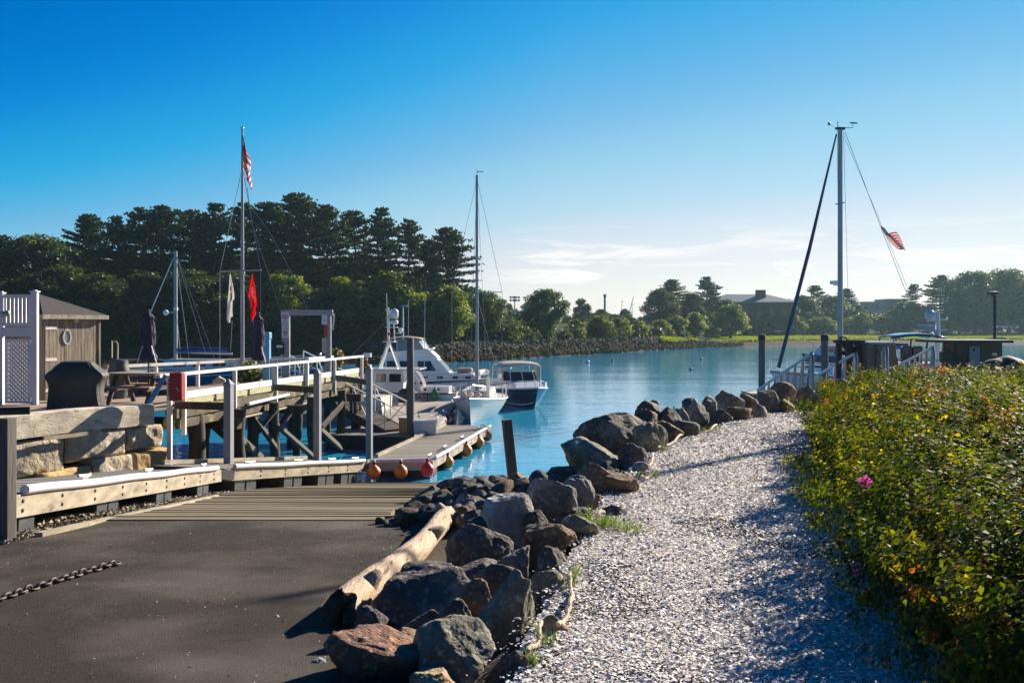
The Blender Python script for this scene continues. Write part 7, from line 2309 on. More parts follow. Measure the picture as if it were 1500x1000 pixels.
ROCKS = [
    (545, 972, 140, 105, 5.05, 6, 'rusty red brown boulder at the near end of the log', .9),
    (672, 962, 138, 110, 5.0, 1, 'large grey green boulder beside the rusty red one at the bottom of the photo', .9),
    (746, 902, 92, 138, 5.55, 1, 'tall flat faced grey green boulder standing upright by the shell path', .7),
    (608, 878, 180, 85, 6.25, 3, 'broad dark slab lying behind the middle of the log', .8),
    (625, 918, 82, 55, 5.75, 3, 'smooth rounded dark stone below the broad dark slab', .8),
    (588, 940, 56, 42, 5.4, 2, 'small brown wedge between the smooth stone and the rusty boulder', .9),
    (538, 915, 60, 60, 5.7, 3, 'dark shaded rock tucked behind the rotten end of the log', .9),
    (700, 803, 108, 72, 7.2, 3, 'black brown boulder with a rounded top near the far end of the log', .9),
    (752, 756, 92, 62, 8.2, 5, 'pale topped grey boulder rising above the far end of the log', 1.0),
    (798, 792, 92, 70, 7.4, 2, 'brown boulder with an orange lit ridge below the pale topped boulder', .9),
    (808, 840, 76, 76, 6.7, 3, 'dark boulder between the orange ridged one and the shell path', .9),
    (792, 868, 70, 84, 6.15, 1, 'brown grey boulder leaning on the tall flat faced boulder', .8),
    (762, 968, 54, 42, 5.05, 3, 'small dark block at the path edge by the tall flat faced boulder', .9),
    (813, 917, 44, 36, 5.5, 4, 'tan stone alone on the shell path edge near the frayed rope', .9),
    (692, 842, 130, 44, 6.7, 3, 'low black rock filling the gap behind the broad dark slab', .8),
    (836, 797, 52, 36, 7.5, 2, 'thin brown slab leaning beside the orange ridged boulder', .9),
    (850, 771, 58, 42, 7.95, 1, 'olive grey block at the path edge above the thin brown slab', .9),
    (812, 738, 86, 84, 8.7, 0, 'pointed grey boulder like a spire beside the leaning post', .8),
    (845, 733, 52, 72, 8.9, 0, 'smooth grey boulder pressed against the pointed one', .9),
    (866, 738, 36, 52, 9.0, 2, 'narrow brown grey stone beside the smooth grey boulder', .9),
    (876, 712, 80, 72, 9.6, 2, 'cracked brown boulder in the middle of the bank', .9),
    (903, 748, 40, 26, 8.9, 3, 'low dark block lying out on the path edge', .9),
    (911, 706, 66, 48, 10.0, 2, 'flat topped rust brown boulder at the path edge', .9),
    (912, 728, 26, 20, 9.35, 1, 'little grey stone under the flat topped rust boulder', .9),
    (868, 672, 102, 62, 11.6, 1, 'great rounded moss brown boulder beside the water', .9),
    (925, 674, 46, 52, 11.4, 3, 'dark wedge between the moss brown boulder and the path', .9),
    (902, 642, 120, 70, 13.1, 3, 'largest dark boulder above the moss brown one', .8),
    (952, 652, 56, 66, 12.7, 1, 'slanting grey boulder whose edge runs down to the path', .8),
    (918, 622, 62, 40, 14.2, 3, 'dark rounded boulder above the largest dark one', .9),
    (948, 618, 44, 44, 14.4, 3, 'dark lumpy boulder behind the slanting grey one', .9),
    (972, 634, 58, 48, 14.3, 2, 'brown sided boulder with the rope running under it', .9),
    (948, 600, 40, 30, 15.8, 3, 'small dark boulder on the water side of the bank crest', .9),
    (979, 612, 40, 38, 15.7, 3, 'dark square boulder on the crest above the rope', .9),
    (994, 614, 32, 34, 15.9, 0, 'grey block on the crest beside the dark square boulder', .9),
    (958, 594, 20, 20, 16.6, 0, 'small upright grey block standing on top of the bank', .8),
    (1004, 628, 42, 28, 15.2, 3, 'low dark boulder at the path edge half way along', .9),
    (1024, 604, 38, 40, 16.9, 0, 'grey boulder before the big square block', .9),
    (1037, 594, 26, 40, 17.2, 1, 'pale sided upright stone against the big square block', .8),
    (1069, 586, 46, 40, 17.8, 0, 'big square topped grey block on the bank', .9),
    (1058, 612, 32, 30, 16.7, 3, 'dark boulder at the foot of the big square block', .9),
    (1086, 606, 46, 28, 17.1, 2, 'long low tan brown boulder at the foot of the bank', .9),
    (1098, 588, 30, 30, 17.9, 2, 'brown boulder beside the big square block', .9),
    (1124, 588, 48, 38, 18.5, 3, 'dark sloping boulder near the round piling', .9),
    (1112, 604, 24, 26, 17.4, 0, 'pointed grey stone below the dark sloping boulder', .9),
    (1148, 580, 44, 40, 19.0, 2, 'brown topped boulder right of the round piling', .9),
    (1150, 596, 30, 24, 18.5, 2, 'small brown stone under the brown topped boulder', .9),
    (1180, 580, 46, 38, 19.4, 3, 'dark split boulder by the foot of the aluminium gangway', .9),
    (1206, 582, 36, 34, 19.9, 0, 'grey boulder half hidden at the start of the rose bushes', .9),
    (1235, 566, 46, 30, 21.0, 3, 'dark rock behind the rose bushes under the brown posts', .9),
    (1275, 554, 54, 26, 21.5, 3, 'flat topped dark rock in front of the tan cabinet', .9),
    (830, 690, 56, 28, 11.2, 3, 'low black rock on the water side of the pointed boulder', .9),
    (797, 702, 44, 30, 11.0, 3, 'low dark rock near the foot of the leaning post', .9),
    (1013, 592, 26, 24, 18.0, 3, 'small dark rock on the crest by the white tender', .9),
    (890, 688, 40, 30, 11.0, 3, 'dark stone wedged below the moss brown boulder', .9),
    (938, 684, 26, 20, 11.4, 5, 'pale flat stone at the path edge by the rope bend', .9),
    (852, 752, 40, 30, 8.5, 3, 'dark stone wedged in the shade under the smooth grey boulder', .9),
    (1255, 748, 30, 26, 8.6, 0, 'rounded grey stone at the foot of the rose bushes', .9),
    (730, 850, 60, 50, 6.6, 3, 'dark filler rock behind the tall flat faced boulder', .9),
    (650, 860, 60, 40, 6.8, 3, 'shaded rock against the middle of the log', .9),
    (480, 990, 90, 50, 5.2, 0, 'grey rock at the bottom edge beside the asphalt', .9),
    (735, 842, 56, 44, 6.9, 3, 'dark wedge of rock under the orange ridged boulder', .9),
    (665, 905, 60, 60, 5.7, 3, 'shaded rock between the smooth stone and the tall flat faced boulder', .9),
    (700, 878, 60, 60, 6.0, 2, 'brown rock between the broad dark slab and the tall flat faced boulder', .9),
    (760, 825, 54, 50, 6.9, 0, 'grey rock between the black brown boulder and the dark path boulder', .9),
    (790, 762, 44, 44, 8.1, 3, 'dark rock between the pale topped boulder and the pointed one', .9),
    (705, 775, 60, 40, 8.3, 3, 'dark flat rock beside the far end of the log', .9),
    (640, 998, 80, 44, 4.75, 4, 'tan rock cut by the bottom edge between the two large boulders', .9),
]
for i, (px, py, w, h, d, mi, lb, dep) in enumerate(ROCKS):
    rock(px, py, w, h, d, mi, lb, 40 + i, dep, group=None if w > 9999 else 'boulders lining the shell path')


def riprap():
    rnd = random.Random(12)
    protos = []
    for k in range(8):
        v, f = rock_verts(300 + k, 3, 9, .8)
        me = bpy.data.meshes.new('riprap_stone')
        me.from_pydata([tuple(q) for q in v], [], f)
        me.materials.append(RM[(3, 0, 3, 1, 3, 0, 2, 3)[k]])
        me.polygons.foreach_set('use_smooth', [True] * len(me.polygons)); me.set_sharp_from_angle(angle=radians(35))
        protos.append(me)
    n = 0; tries = 0
    while n < 290 and tries < 6000:
        tries += 1
        px, py = rnd.uniform(555, 800), rnd.uniform(692, 775)
        top = interp(px, [560, 600, 660, 700, 760, 800], [768, 745, 706, 700, 696, 692])
        bot = interp(px, [560, 600, 660, 700, 760, 800], [772, 766, 768, 774, 745, 720])
        if not top < py < bot + 2: continue
        # march the ray to the ground
        y = 9.0; hit = None
        while y < 22:
            x = (px - 750) / FPX * y; z = CAMH - (py - YH) / FPX * y
            if z <= land_z(x, y): hit = (x, y, land_z(x, y)); break
            y += .05
        if hit is None: continue
        x, y, z = hit
        s = rnd.uniform(.07, .135) * (1.15 if py < 740 else .8) * (rnd.choice((1, 1, 1, 1.5)))
        if px < 590: s *= .7
        o = bpy.data.objects.new('riprap_stone', rnd.choice(protos)); COL.objects.link(o)
        o.location = (x, y, z + s * .28); o.scale = (s * rnd.uniform(.8, 1.5), s * rnd.uniform(.8, 1.2), s * rnd.uniform(.55, .95)); o.rotation_euler = (rnd.uniform(-.6, .6), rnd.uniform(-.6, .6), rnd.uniform(0, 6.3))
        tag(o, 'dark broken stone in the heap between the planked ramp and the leaning post', 'stone', 'broken stones heaped beside the planked ramp')
        n += 1


riprap()


def log():
    a = P(503, 905, 6.15); b = P(668, 766, 11.4)
    a.z = ramp_z(a.y) + .11; b.z = ramp_z(b.y) + .12
    r = thing('driftwood_log', 'long bleached driftwood log with a broken end along the edge of the ramp', 'log', (a.x, a.y, a.z - .13))
    m = MB(); rows = []; n = 80; d = (b - a).normalized(); x = d.cross(Z).normalized(); y = x.cross(d)
    for i in range(n + 1):
        t = i / n; c = a.lerp(b, t) + x * (.025 * sin(t * 5) - .01) + y * .02 * sin(t * 9)
        R = lerp(.100, .108, t) * (1 + .05 * sin(t * 17) + (.12 * exp(-((t - .9) / .05) ** 2)))
        if t < .05: R *= 1 + .10 * (1 - t / .05)
        row = []
        for k in range(30):
            an = 2 * pi * k / 30; q = Vector((cos(an), sin(an), t * 9))
            rr = R * (1 + .06 * mnoise.fractal(q * 1.3, 1, 2, 4) + .05 * mnoise.noise(Vector((cos(an) * 4, sin(an) * 4, t * 3))))
            if t > .985: rr *= 1 - (t - .985) / .015 * .35
            j = d * (.26 * mnoise.noise(Vector((cos(an) * 1.7, sin(an) * 1.7, 8))) if i == 0 else 0)
            row.append(c + x * cos(an) * rr + y * sin(an) * rr + j)
        rows.append(row)
    m.grid(rows, closed=True); m.add(rows[-1], [tuple(range(29, -1, -1))])
    m.build('trunk', MAT['log'], r, smooth='all')
    # torn hollow end
    m = MB(); c = sum(rows[0], Vector()) / 30; rr2 = [rows[0]]
    for s, dep in ((.85, .01), (.6, .03), (.35, .05), (.1, .08)):
        rr2.append([c.lerp(p, s * (1 + .2 * mnoise.noise(Vector((k * .7, s * 5, 2))))) + d * (dep + .04 * mnoise.noise(Vector((k * .9, s * 3, 6)))) for k, p in enumerate(rows[0])])
    m.grid([list(reversed(q)) for q in rr2], closed=True); m.add(list(reversed(rr2[-1])), [tuple(range(30))]); m.build('broken_end', MAT['logend'], r)
    for t, an, L, w in ((.88, 2.2, .10, .06), (.985, 1.2, .14, .05), (.62, .6, .05, .05), (.09, .9, .07, .05)):
        c = a.lerp(b, t); o = x * cos(an) + y * sin(an); R = .10
        m = MB(); m.tube([c + o * R * .6, c + o * (R + L * .6) + d * .02, c + o * (R + L) + d * .05], [w * 1.5, w, w * .7], 10); m.build('branch_stub', MAT['log'], r, smooth=True)


log()


def chain():
    r_pts = [PZ(px, py, ramp_z(dd)) for px, py, dd in ((-30, 892, 6.75), (0, 884, 6.85), (40, 869, 7.1), (85, 855, 7.5), (130, 842, 8.0), (178, 828, 8.5))]
    P0 = []
    for a, b in zip(r_pts[:-1], r_pts[1:]):
        for i in range(20): P0.append(a.lerp(b, i / 20))
    # walk with the link pitch
    pts = [P0[0]]; acc = 0
    for a, b in zip(P0[:-1], P0[1:]):
        acc += (b - a).length
        if acc > .062: pts.append(b); acc = 0
    m = MB(); rnd = random.Random(1)
    for i, (a, b) in enumerate(zip(pts[:-1], pts[1:])):
        d = (b - a).normalized(); c = (a + b) / 2; s = d.cross(Z).normalized(); u = s.cross(d)
        tw = (pi / 2 * .75 if i % 2 else 0.15) + rnd.uniform(-.3, .3)
        w = s * cos(tw) + u * sin(tw)
        c = Vector((c.x, c.y, ramp_z(c.y) + .03 + (.008 if i % 2 else 0)))
        ring = []
        for k in range(12):
            an = 2 * pi * k / 12; ring.append(c + d * (.048 * cos(an)) + w * (.028 * sin(an)))
        m.tube(ring, .010, 6, closed=True)
    tag(m.build('chain', MAT['chain'], smooth='all'), 'rusty chain stretched across the asphalt at the photo edge', 'chain')


chain()


def ropes():
    segs = [[(836, 848), (834, 862), (839, 880), (834, 900), (822, 920), (815, 932)], [(792, 920), (790, 940), (783, 955), (772, 972)], [(998, 640), (990, 648), (975, 655), (962, 662)],
            [(957, 668), (955, 680), (948, 686)], [(962, 695), (955, 698), (944, 704), (938, 706)], [(884, 756), (874, 762), (862, 766)], [(1050, 625), (1042, 632), (1030, 634)]]
    labels = ['old pale rope on the shell path edge beside the tan stone', 'frayed rope end at the path edge below the tall flat faced boulder', 'pale rope coming out from under the crest boulders half way up the path',
              'short pale rope bend beside the moss brown boulder', 'pale rope loop on the shells by the flat topped rust boulder', 'short pale rope end on the shells beside the olive grey block', 'thin pale rope far up the path below the big square block']
    rnd = random.Random(3)
    for s, lb in zip(segs, labels):
        m = MB()
        pts = [PZ(x, y, 2.62) for x, y in s]
        q = []
        for a, b in zip(pts[:-1], pts[1:]):
            for i in range(6):
                p = a.lerp(b, i / 6); q.append(p + Vector((rnd.uniform(-.006, .006), rnd.uniform(-.006, .006), .035 + .02 * sin(len(q) * .5))))
        m.tube(q, .0125 if s[0][1] > 800 else .016, 7)
        tag(m.build('frayed_rope', MAT['pale_rope'], smooth=True), lb, 'rope', 'ropes along the path edge')


ropes()

# ------------------------------------------------------------------ rugosa rose bushes
def bush(name, label, mounds, nleaf, seed, light=1.0, autumn=.5, flowers=()):
    rng = np.random.default_rng(seed)
    mounds = np.array(mounds)                  # x, y, rx, ry, h
    bx, by = mounds[:, 0].mean(), mounds[:, 1].mean()
    r = thing(name, label, 'bush', (bx, by, 2.58))
    area = (mounds[:, 2] * mounds[:, 3] + mounds[:, 4] * (mounds[:, 2] + mounds[:, 3]))
    # leaves crowd where the camera is near
    wgt = area / np.maximum(mounds[:, 1] - 1.0, 2.0) ** 1.0
    cnt = (nleaf * wgt / wgt.sum()).astype(int)
    C, NR, SZ = [], [], []
    rk = random.Random(seed + 5)

    def inside(p, f):
        q = np.zeros(len(p), bool)
        for (x2, y2, rx2, ry2, h2) in mounds:
            q |= ((p[:, 0] - x2) / (rx2 * f)) ** 2 + ((p[:, 1] - y2) / (ry2 * f)) ** 2 + (np.maximum(p[:, 2] - 2.58, 0) / (h2 * f)) ** 3 < 1
        return q
    for (x, y, rx, ry, h), n in zip(mounds, cnt):
        g = rng.normal(0, 1, (n, 3)); g[:, 2] = np.abs(g[:, 2]); g /= np.linalg.norm(g, axis=1, keepdims=True)
        lump = 1 + .16 * np.sin(g[:, 0] * 7 + x * 3) * np.sin(g[:, 1] * 6 + y * 2) + .11 * np.sin(g[:, 2] * 11 + g[:, 0] * 9 + y)
        rad = (1 - .36 * rng.random(n) ** 1.8) * lump
        p = np.stack([x + g[:, 0] * rx * rad * 1.02, y + g[:, 1] * ry * rad * 1.02, 2.58 + np.power(np.abs(g[:, 2]), .52) * h * rad + .03], 1)
        keep = ~inside(p, .66)
        C.append(p[keep]); NR.append(g[keep]); SZ.append(np.full(keep.sum(), y))
        # leafy shoots that stand out of the mound
        for i in range(int(30 * rx * ry + 12)):
            d = Vector((rk.gauss(0, 1), rk.gauss(0, 1), abs(rk.gauss(0, .8)) + .05)).normalized()
            o = np.array([x + d.x * rx * .93, y + d.y * ry * .93, 2.58 + (d.z ** .52) * h * .93])
            u = np.array([d.x * .8, d.y * .8, d.z * .5 + .55]); u /= np.linalg.norm(u)
            k0 = rk.randint(8, 16); L0 = rk.uniform(.10, .30) * (1 if h > .6 else .7)
            t = rng.random((k0, 1))
            q = o + u * t * L0 + rng.normal(0, .022, (k0, 3)) * (1.25 - t)
            C.append(q); NR.append(np.tile(u, (k0, 1)) + rng.normal(0, .5, (k0, 3))); SZ.append(np.full(k0, y))
    C = np.concatenate(C); G = np.concatenate(NR); Y = np.concatenate(SZ); n = len(C)
    # leaflets hang in sprays: group five leaflets along a short stalk
    k = 5
    st = rng.normal(0, .7, (n, 3)) + G * .8 + np.array([0, 0, .35]); st /= np.linalg.norm(st, axis=1, keepdims=True)
    sd_ = np.cross(st, rng.normal(0, 1, (n, 3))); sd_ /= np.linalg.norm(sd_, axis=1, keepdims=True)
    S0 = rng.uniform(.7, 1.2, n) * np.interp(Y, [4, 14], [.95, 1.22])
    patch = np.array([mnoise.noise(Vector((p[0] * 1.1, p[1] * 1.1, p[2] * 1.5 + seed))) for p in C])
    patch2 = np.array([mnoise.noise(Vector((p[0] * 2.3 + 9, p[1] * 2.3, p[2] * 2.0))) for p in C])
    cs, us, vs, ks = [], [], [], []
    t = np.clip(.5 + patch2 * .9 + rng.normal(0, .30, n), 0, 1)[:, None]
    base = np.array([[.010, .030, .006]]) * (1 - t) + np.array([[.092, .125, .012]]) * t
    yel = (rng.random(n) < np.clip(.03 + .6 * np.clip(patch - .10, 0, 1) * autumn, 0, .6))
    org = (rng.random(n) < np.clip(3.2 * np.clip(patch - .36, 0, 1) * autumn, 0, .55))
    base = np.where(yel[:, None], np.array([[.26, .24, .022]]) * (0.7 + .5 * rng.random((n, 1))), base)
    base = np.where(org[:, None], np.array([[.22, .085, .014]]) * (0.6 + .6 * rng.random((n, 1))), base)
    dead = rng.random(n) < .02
    base = np.where(dead[:, None], np.array([[.12, .055, .025]]), base)
    base *= light
    for j in range(k):
        al = (j - 1.5) * .013 if j < 4 else .036
        off = ((j % 2) * 2 - 1) * .016 if j < 4 else 0.0
        ctr = C + st * (al * 1.3 * S0)[:, None] + sd_ * (off * S0)[:, None]
        dirv = sd_ * (((j % 2) * 2 - 1) * .8 if j < 4 else 0) + st * .7 + rng.normal(0, .28, (n, 3)); dirv /= np.linalg.norm(dirv, axis=1, keepdims=True)
        nr = G * .9 + rng.normal(0, .42, (n, 3)) + np.array([0, 0, .55])
        dirv = dirv - nr * (dirv * nr).sum(1, keepdims=True) / (nr * nr).sum(1, keepdims=True); dirv /= np.linalg.norm(dirv, axis=1, keepdims=True) + 1e-9
        vv = np.cross(nr, dirv); vv /= np.linalg.norm(vv, axis=1, keepdims=True) + 1e-9
        cs.append(ctr); us.append(dirv * (.019 * S0)[:, None]); vs.append(vv * (.0115 * S0)[:, None]); ks.append(base * (.85 + .3 * rng.random((n, 1))))
    quads_object('foliage', np.concatenate(cs) - np.array([bx, by, 2.58]), np.concatenate(us), np.concatenate(vs), np.clip(np.concatenate(ks), 0, .9), MAT['rose_leaf'], r, fold=.25)
    # woody canes inside
    m = MB(); rnd = random.Random(seed)
    for (x, y, rx, ry, h) in mounds:
        for i in range(34):
            a = rnd.uniform(0, 6.28); q = rnd.uniform(.3, .97); b = Vector((x + rnd.uniform(-.3, .3) * rx, y + rnd.uniform(-.3, .3) * ry, 2.58))
            tp = Vector((x + cos(a) * rx * q, y + sin(a) * ry * q, 2.58 + h * sqrt(max(.05, 1 - q * q)) * .95))
            m.tube([b, b.lerp(tp, .5) + Z * .12, tp], [.009, .007, .004], 4, cap=False)
    m.build('cane', MAT['bark'], r)
    # added dark domes closing the view through, bush shade put into their colour
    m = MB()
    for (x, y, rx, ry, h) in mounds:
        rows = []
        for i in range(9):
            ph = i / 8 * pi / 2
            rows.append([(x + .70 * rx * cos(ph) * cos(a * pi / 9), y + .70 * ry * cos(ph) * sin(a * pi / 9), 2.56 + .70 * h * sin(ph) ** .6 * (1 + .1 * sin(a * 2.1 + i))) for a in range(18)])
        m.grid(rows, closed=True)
    m.build('dark_core', MAT['inner'], r, smooth='all')
    for (p, s) in flowers:
        fl = MB(); p = Vector(p); N = Vector((-.15, -.8, .45)).normalized(); q = Z.rotation_difference(N)
        for i in range(7):
            a = i * 2 * pi / 5 + (0 if i < 5 else .6); w = s * (1 if i < 5 else .6)
            e = Vector((cos(a), sin(a), 0)); f = Vector((-sin(a), cos(a), 0))
            pts = [Vector((0, 0, 0)), e * w * .55 - f * w * .42 + Z * .2 * w, e * w * 1.0 - f * w * .25 + Z * .42 * w, e * w * 1.04 + f * w * .25 + Z * .40 * w, e * w * .55 + f * w * .42 + Z * .25 * w]
            fl.add([p + q @ v for v in pts], [(0, 1, 2, 3, 4)])
        fo = fl.build('flower', MAT['rose_pink'], r)
        m = MB(); m.ball(p + N * s * .15, s * .22, 8, 6); m.build('stamens', MAT['orange_cloth'], fo)
    return r


MAT['inner'] = M('core_shade', (.022, .030, .010), .95, (.012, .018, .007), 30, .8, 60, bdist=.03)  # dark tint of the bush cores, standing in for the shade inside
MAT['rose_pink'] = M('rose_petal', (.92, .10, .50), .6, (.80, .07, .42), 20, 0)


def petal_glow():
    nt = MAT['rose_pink'].node_tree; b = nt.nodes['Principled BSDF']; o = nt.nodes['Material Output']
    t = nt.nodes.new('ShaderNodeBsdfTranslucent'); t.inputs['Color'].default_value = (.95, .15, .60, 1)
    x = nt.nodes.new('ShaderNodeMixShader'); x.inputs[0].default_value = .5
    nt.links.new(b.outputs[0], x.inputs[1]); nt.links.new(t.outputs[0], x.inputs[2]); nt.links.new(x.outputs[0], o.inputs['Surface'])


petal_glow()
main = [(x, y, a, b, h * .87) for x, y, a, b, h in [(5.0, 12.7, 1.15, 1.2, .98), (5.9, 14.4, 1.5, 1.3, 1.03), (4.47, 10.75, 1.1, 1.15, 1.02), (5.5, 12.0, 1.4, 1.3, 1.06), (7.4, 14.6, 1.6, 1.3, 1.05), (3.75, 9.1, 1.05, 1.1, .95),
        (4.75, 9.6, 1.2, 1.2, 1.03), (5.9, 10.6, 1.1, 1.1, .9), (6.0, 15.4, 1.1, 1.0, .98), (4.35, 11.6, .75, .8, .85)]]
front = [(3.40, 7.6, .95, 1.0, .92), (4.45, 8.1, 1.2, 1.1, 1.02), (2.92, 6.3, .95, .95, .86), (4.05, 6.7, 1.1, 1.05, .95), (2.66, 5.15, .90, .85, .84), (3.75, 5.4, 1.0, .95, .88), (2.50, 4.3, .82, .75, .80), (2.45, 3.55, .8, .7, .8), (3.4, 4.2, .9, .8, .75), (4.9, 6.9, 1.0, 1.0, .95)]
back = [(7.5, 12.6, 1.35, 1.1, 1.08), (8.6, 13.6, 1.5, 1.2, 1.1), (7.6, 11.4, 1.0, .9, .95), (9.0, 11.8, 1.5, 1.3, 1.1)]
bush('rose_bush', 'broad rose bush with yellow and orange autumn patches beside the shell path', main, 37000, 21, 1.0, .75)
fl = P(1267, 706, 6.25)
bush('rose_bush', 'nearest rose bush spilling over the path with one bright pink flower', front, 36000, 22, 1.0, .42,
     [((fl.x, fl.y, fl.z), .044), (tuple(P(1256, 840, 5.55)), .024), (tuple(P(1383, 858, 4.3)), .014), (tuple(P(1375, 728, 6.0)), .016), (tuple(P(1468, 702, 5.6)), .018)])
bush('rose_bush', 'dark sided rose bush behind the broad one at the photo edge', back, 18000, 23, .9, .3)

# ================================================================== LANDING BEYOND THE BUSHES
def alu_gangway(label, A, B, w, inward):
    """A = rail top at the shore end, B = rail top at the float end"""
    A, B = Vector(A), Vector(B); d = (B - A).normalized(); n = d.cross(Z).normalized() * inward
    r = thing('aluminium_gangway', label, 'gangway', (A.x, A.y, A.z - 1.0), group='aluminium gangways to the floats')
    m = MB(); m.slab([A - Z * 1.02, B - Z * 1.02, B + n * w - Z * 1.02, A + n * w - Z * 1.02], .05); m.build('tread', MAT['alu'], r)
    L = (B - A).length
    for s in (0, w):
        o = n * s; m = MB()
        m.tube([A + o - Z * .9 + d * -.12, A + o - Z * .15 - d * .16, A + o - d * .05, A + o + d * .1, B + o], .042, 8); m.tube([A + o - Z * .5, B + o - Z * .5], .028, 6); m.bar(A + o - Z * 1.0, B + o - Z * 1.0, .06, .14)
        k = int(L / .85)
        for i in range(k + 1):
            p = A.lerp(B, i / k) + o; m.bar(p - Z * 1.0, p - Z * .03, .05)
            if i < k: q = A.lerp(B, (i + .62) / k) + o; m.bar(p - Z * .02, q - Z * .97, .045)
        m.build('handrail', MAT['alu'], r, smooth=True)


alu_gangway('aluminium gangway descending behind the far boulders to the large sailboat', P(1252, 518, 25.5), P(1160, 571, 32.5), 1.1, -1)
alu_gangway('aluminium gangway between the tan cabinet and the brown kiosk', P(1366, 509, 25.0), P(1296, 545, 33.5), 1.1, -1)

for px, yt, d, lb in ((1116, 490, 40, 'round grey piling standing alone in the water by the furled forestay'), (1208, 490, 38, 'round grey piling next to the brown posts')):
    t = P(px, yt, d)
    r = thing('round_piling', lb, 'piling', (t.x, t.y, -.5), group='round pilings of the far float')
    m = MB(); m.tube([(t.x, t.y, -.6), (t.x, t.y, t.z - .12)], .135, 14); m.build('post', MAT['pile'], r, smooth=True)
    m = MB(); m.lathe([(.15, -.22), (.155, -.08), (.12, .0), (0, .03)], t, 14); m.build('cap', MAT['black'], r, smooth=True)


def landing():
    # brown timber frame with a hose hoist
    d = 27.0; s = d / FPX; X = lambda px: (px - 750) * s; Zy = lambda py: CAMH - (py - YH) * s
    zg = 2.2
    r = thing('hoist_frame', 'brown timber posts carrying a beam and folded hoist beside the tan cabinet', 'frame', (X(1243), d, zg))
    for px, w in ((1228.5, 7), (1243.5, 9), (1257.5, 8)):
        m = MB(); m.bar((X(px), d, zg), (X(px), d, Zy(502.2)), w * s * .95, .16, up=Vector((0, 1, 0))); m.build('post', MAT['brown_post'], r, bevel=.008)
    m = MB(); m.box((X(1244), d, Zy(500)), (44 * s, .18, 4 * s)); m.build('beam', MAT['brown_post'], r)
    m = MB()
    m.tube([P(1230, 494, d - .2), P(1238, 494, d - .2), P(1250, 510, d - .2), P(1243, 516, d - .2), P(1230, 494, d - .2)], .022, 6); m.tube([P(1227, 497, d - .25), P(1246, 520, d - .25)], .03, 6)
    m.build('hoist', MAT['black'], r)
    m = MB(); m.box((X(1250), d + .2, Zy(520)), (.22, .2, .5)); m.build('winch_box', MAT['black'], r, bevel=.02)
    m = MB(); m.bar((X(1226), d + .15, Zy(516)), (X(1262), d + .15, Zy(519)), .12, .1, up=Vector((0, 1, 0))); m.build('rail', MAT['brown_post'], r)
    # tan cabinet
    r = thing('tan_cabinet', 'tan equipment cabinet with a pale rounded top behind the rose bushes', 'cabinet', (X(1283), d, zg))
    m = MB(); m.box((X(1289), d - .1, (zg + Zy(503)) / 2), (28.5 * s, .75, Zy(503) - zg)); m.box((X(1268.5), d - .05, (zg + Zy(504)) / 2), (12.2 * s, .7, Zy(504) - zg)); m.build('body', MAT['tan_cabinet'], r, bevel=.02)
    m = MB(); m.box((X(1284), d - .08, Zy(501.6)), (40 * s, .82, 3.4 * s)); m.build('top', MAT['pale_rock_top'], r, bevel=.03)
    m = MB(); m.box((X(1276), d - .49, Zy(514.8)), (.07, .05, .05)); m.build('latch', MAT['black'], r)
    m = MB(); m.lathe([(.28, 0), (.28, .06), (.2, .08), (0, .08)], (X(1304.5), d - .1, Zy(533)), 20, (1, 0, 0)); m.build('hose_reel', MAT['red_paint'], r)
    # brown kiosk on the float
    d = 34.0; s = d / FPX; X = lambda px: (px - 750) * s; Zy = lambda py: CAMH - (py - YH) * s
    zb = 1.2
    r = thing('dock_kiosk', 'brown board dock kiosk with a thin flat roof and blue grey door', 'kiosk', (X(1425), d, zb))
    m = MB(); m.box((X(1439), d + .7, (zb + Zy(502)) / 2), (54 * s, 1.6, Zy(502) - zb)); m.build('wall', MAT['kiosk_wall'], r)
    m = MB(); m.box((X(1422), d + .6, Zy(499.6)), (99 * s, 2.5, 4.2 * s)); m.build('roof', MAT['black'], r, bevel=.02)
    m = MB(); m.box((X(1425), d - .12, (zb + Zy(507)) / 2), (15 * s, .04, Zy(507) - zb)); dr = m.build('door', MAT['grey_door'], r)
    m = MB(); m.box((X(1424), d - .145, Zy(512)), (3.2 * s, .012, 4 * s)); m.build('door_sign', MAT['ink'], dr)
    m = MB(); m.box((X(1429), d - .15, Zy(538)), (.10, .03, .16)); m.build('letter_box', MAT['pale_trim'], dr)
    for px in (1416, 1434):
        m = MB(); m.bar((X(px), d - .12, zb), (X(px), d - .12, Zy(504.5)), .06); m.build('door_frame', MAT['brown_post'], r)
    for px, w in ((1386, 8), (1400, 4)):
        m = MB(); m.bar((X(px), d, zb), (X(px), d, Zy(502)), w * s, .16, up=Vector((0, 1, 0))); m.build('post', MAT['brown_post'], r)
    m = MB(); m.box((X(1402), d, Zy(517.5)), (24 * s, .12, 2.6 * s)); m.build('counter', MAT['brown_post'], r)
    m = MB(); m.box((X(1381), d - .2, Zy(523)), (13 * s, .3, 16 * s)); m.build('meter_box', MAT['black'], r, bevel=.02)
    m = MB(); m.box((X(1400), d - .05, Zy(534)), (11 * s, .5, 24 * s)); m.build('pump', MAT['black'], r, bevel=.03)
    m = MB(); m.box((X(1387), d - .1, Zy(506)), (8 * s, .05, 7 * s)); m.build('notice', MAT['dull_red'], r)
    # lamp post behind
    d = 39.0; b = P(1457, 545, d); t = P(1457, 431, d)
    r = thing('lamp_post', 'slim dark lamp post with a flat wide head above the dock kiosk', 'lamp post', (b.x, d, .5))
    m = MB(); m.tube([(b.x, d, .5), (b.x, d, t.z)], [.06, .05], 8); m.build('pole', MAT['black'], r, smooth=True)
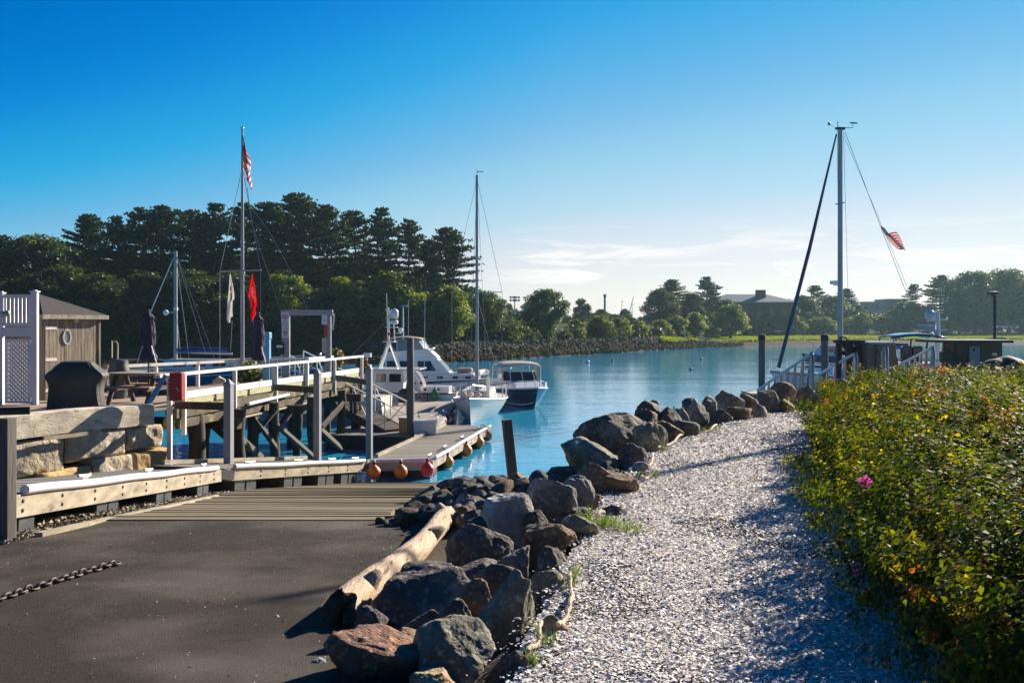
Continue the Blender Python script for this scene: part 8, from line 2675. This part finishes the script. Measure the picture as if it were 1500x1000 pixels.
    m = MB(); m.lathe([(.05, -.08), (.13, -.02), (.24, 0), (.22, .09), (.06, .12), (0, .12)], (b.x - .06, d, t.z), 16); m.build('lamp_head', MAT['black'], r, smooth=True)
    # tarpaulined boat
    c = P(1472, 552, 24.0)
    r = thing('covered_dinghy', 'boat under a ribbed black tarpaulin behind the rose bushes', 'boat', (c.x, c.y, 2.3), 0)
    m = MB(); rows = []
    for i in range(25):
        t = i / 24; x = lerp(-.62, .78, t); hgt = .62 + .62 * sin(pi * min(1, max(0, t * .92 + .08))) ** .6
        rib = .05 * abs(sin(t * pi * 3.0)) if t < .62 else .04
        rows.append([(c.x + x, c.y + .75 * cos(k * pi / 12) * (1 - .2 * t), 2.3 + (hgt + rib) * sin(k * pi / 12) ** .55 * .93) for k in range(13)])
    m.grid(rows); m.add(rows[0], [tuple(range(12, -1, -1))]); m.add(rows[-1], [tuple(range(13))]); m.build('tarpaulin', MAT['black_canvas'], r, smooth='all')
    m = MB(); m.box((c.x + .1, c.y, 2.36), (1.6, 1.2, .14)); m.build('hull', MAT['gel_old'], r, bevel=.03)
    m = MB(); q = P(1457, 519, 23.9); m.box(q, (.09, .07, .06)); m.build('tie', MAT['pale_trim'], r)
    # floats they stand on
    for nm, lb, x0, x1, y0, y1 in (('floating_dock', 'float under the brown dock kiosk', 12.2, 18.5, 32.6, 38.5), ('floating_dock', 'float beside the large white sailboat', 13.0, 27, 54.0, 56.5)):
        r = thing(nm, lb, 'dock', ((x0 + x1) / 2, (y0 + y1) / 2, 0), group='floating dock sections')
        m = MB(); m.box(((x0 + x1) / 2, (y0 + y1) / 2, .5), (x1 - x0, y1 - y0, .12)); m.build('deck', MAT['dock_light'], r)
        m = MB(); m.box(((x0 + x1) / 2, (y0 + y1) / 2, .2), (x1 - x0 - .3, y1 - y0 - .3, .48)); m.build('float_core', MAT['black'], r)
    for x, y in ((15.3, 33.2), (17.8, 33.2), (17.8, 36), (15.3, 36), (14.4, 33.9)):
        pass


def light_pole():
    # stands past the edge of the photograph; its long shadow falls across the ramp
    r = thing('light_pole', 'tall grey light pole standing past the rose bushes', 'light pole', (14.0, 25.0, 2.0))
    m = MB(); m.tube([(14.0, 25.0, 2.0), (14.0, 25.0, 13.0)], [.11, .075], 12); m.build('pole', MAT['mast_paint'], r, smooth=True)
    m = MB(); m.tube([(14.0, 25.0, 12.9), (14.5, 25.2, 13.15), (15.2, 25.5, 13.2)], .035, 8); m.build('arm', MAT['mast_paint'], r)
    m = MB(); m.box((15.4, 25.6, 13.18), (.6, .28, .12)); m.build('lamp_head', MAT['black'], r, bevel=.03)


light_pole()
MAT['pale_rock_top'] = M('pale_cabinet_top', (.62, .64, .66), .45, (.55, .57, .60), 2, 0)
landing()

# ------------------------------------------------------------------ air
def haze():
    m = MB(); m.box((0, 420, 19.0), (1780, 1000, 44.0))
    mat = bpy.data.materials.new('air'); mat.use_nodes = True
    nt = mat.node_tree; nt.nodes.remove(nt.nodes['Principled BSDF'])
    v = nt.nodes.new('ShaderNodeVolumePrincipled')
    v.inputs['Color'].default_value = (.50, .80, .92, 1)
    v.inputs['Density'].default_value = 0.00018
    v.inputs['Anisotropy'].default_value = 0.35
    nt.links.new(v.outputs[0], nt.nodes['Material Output'].inputs['Volume'])
    tag(m.build('haze', mat, origin=(0, 0, 0)), kind='stuff')


haze()
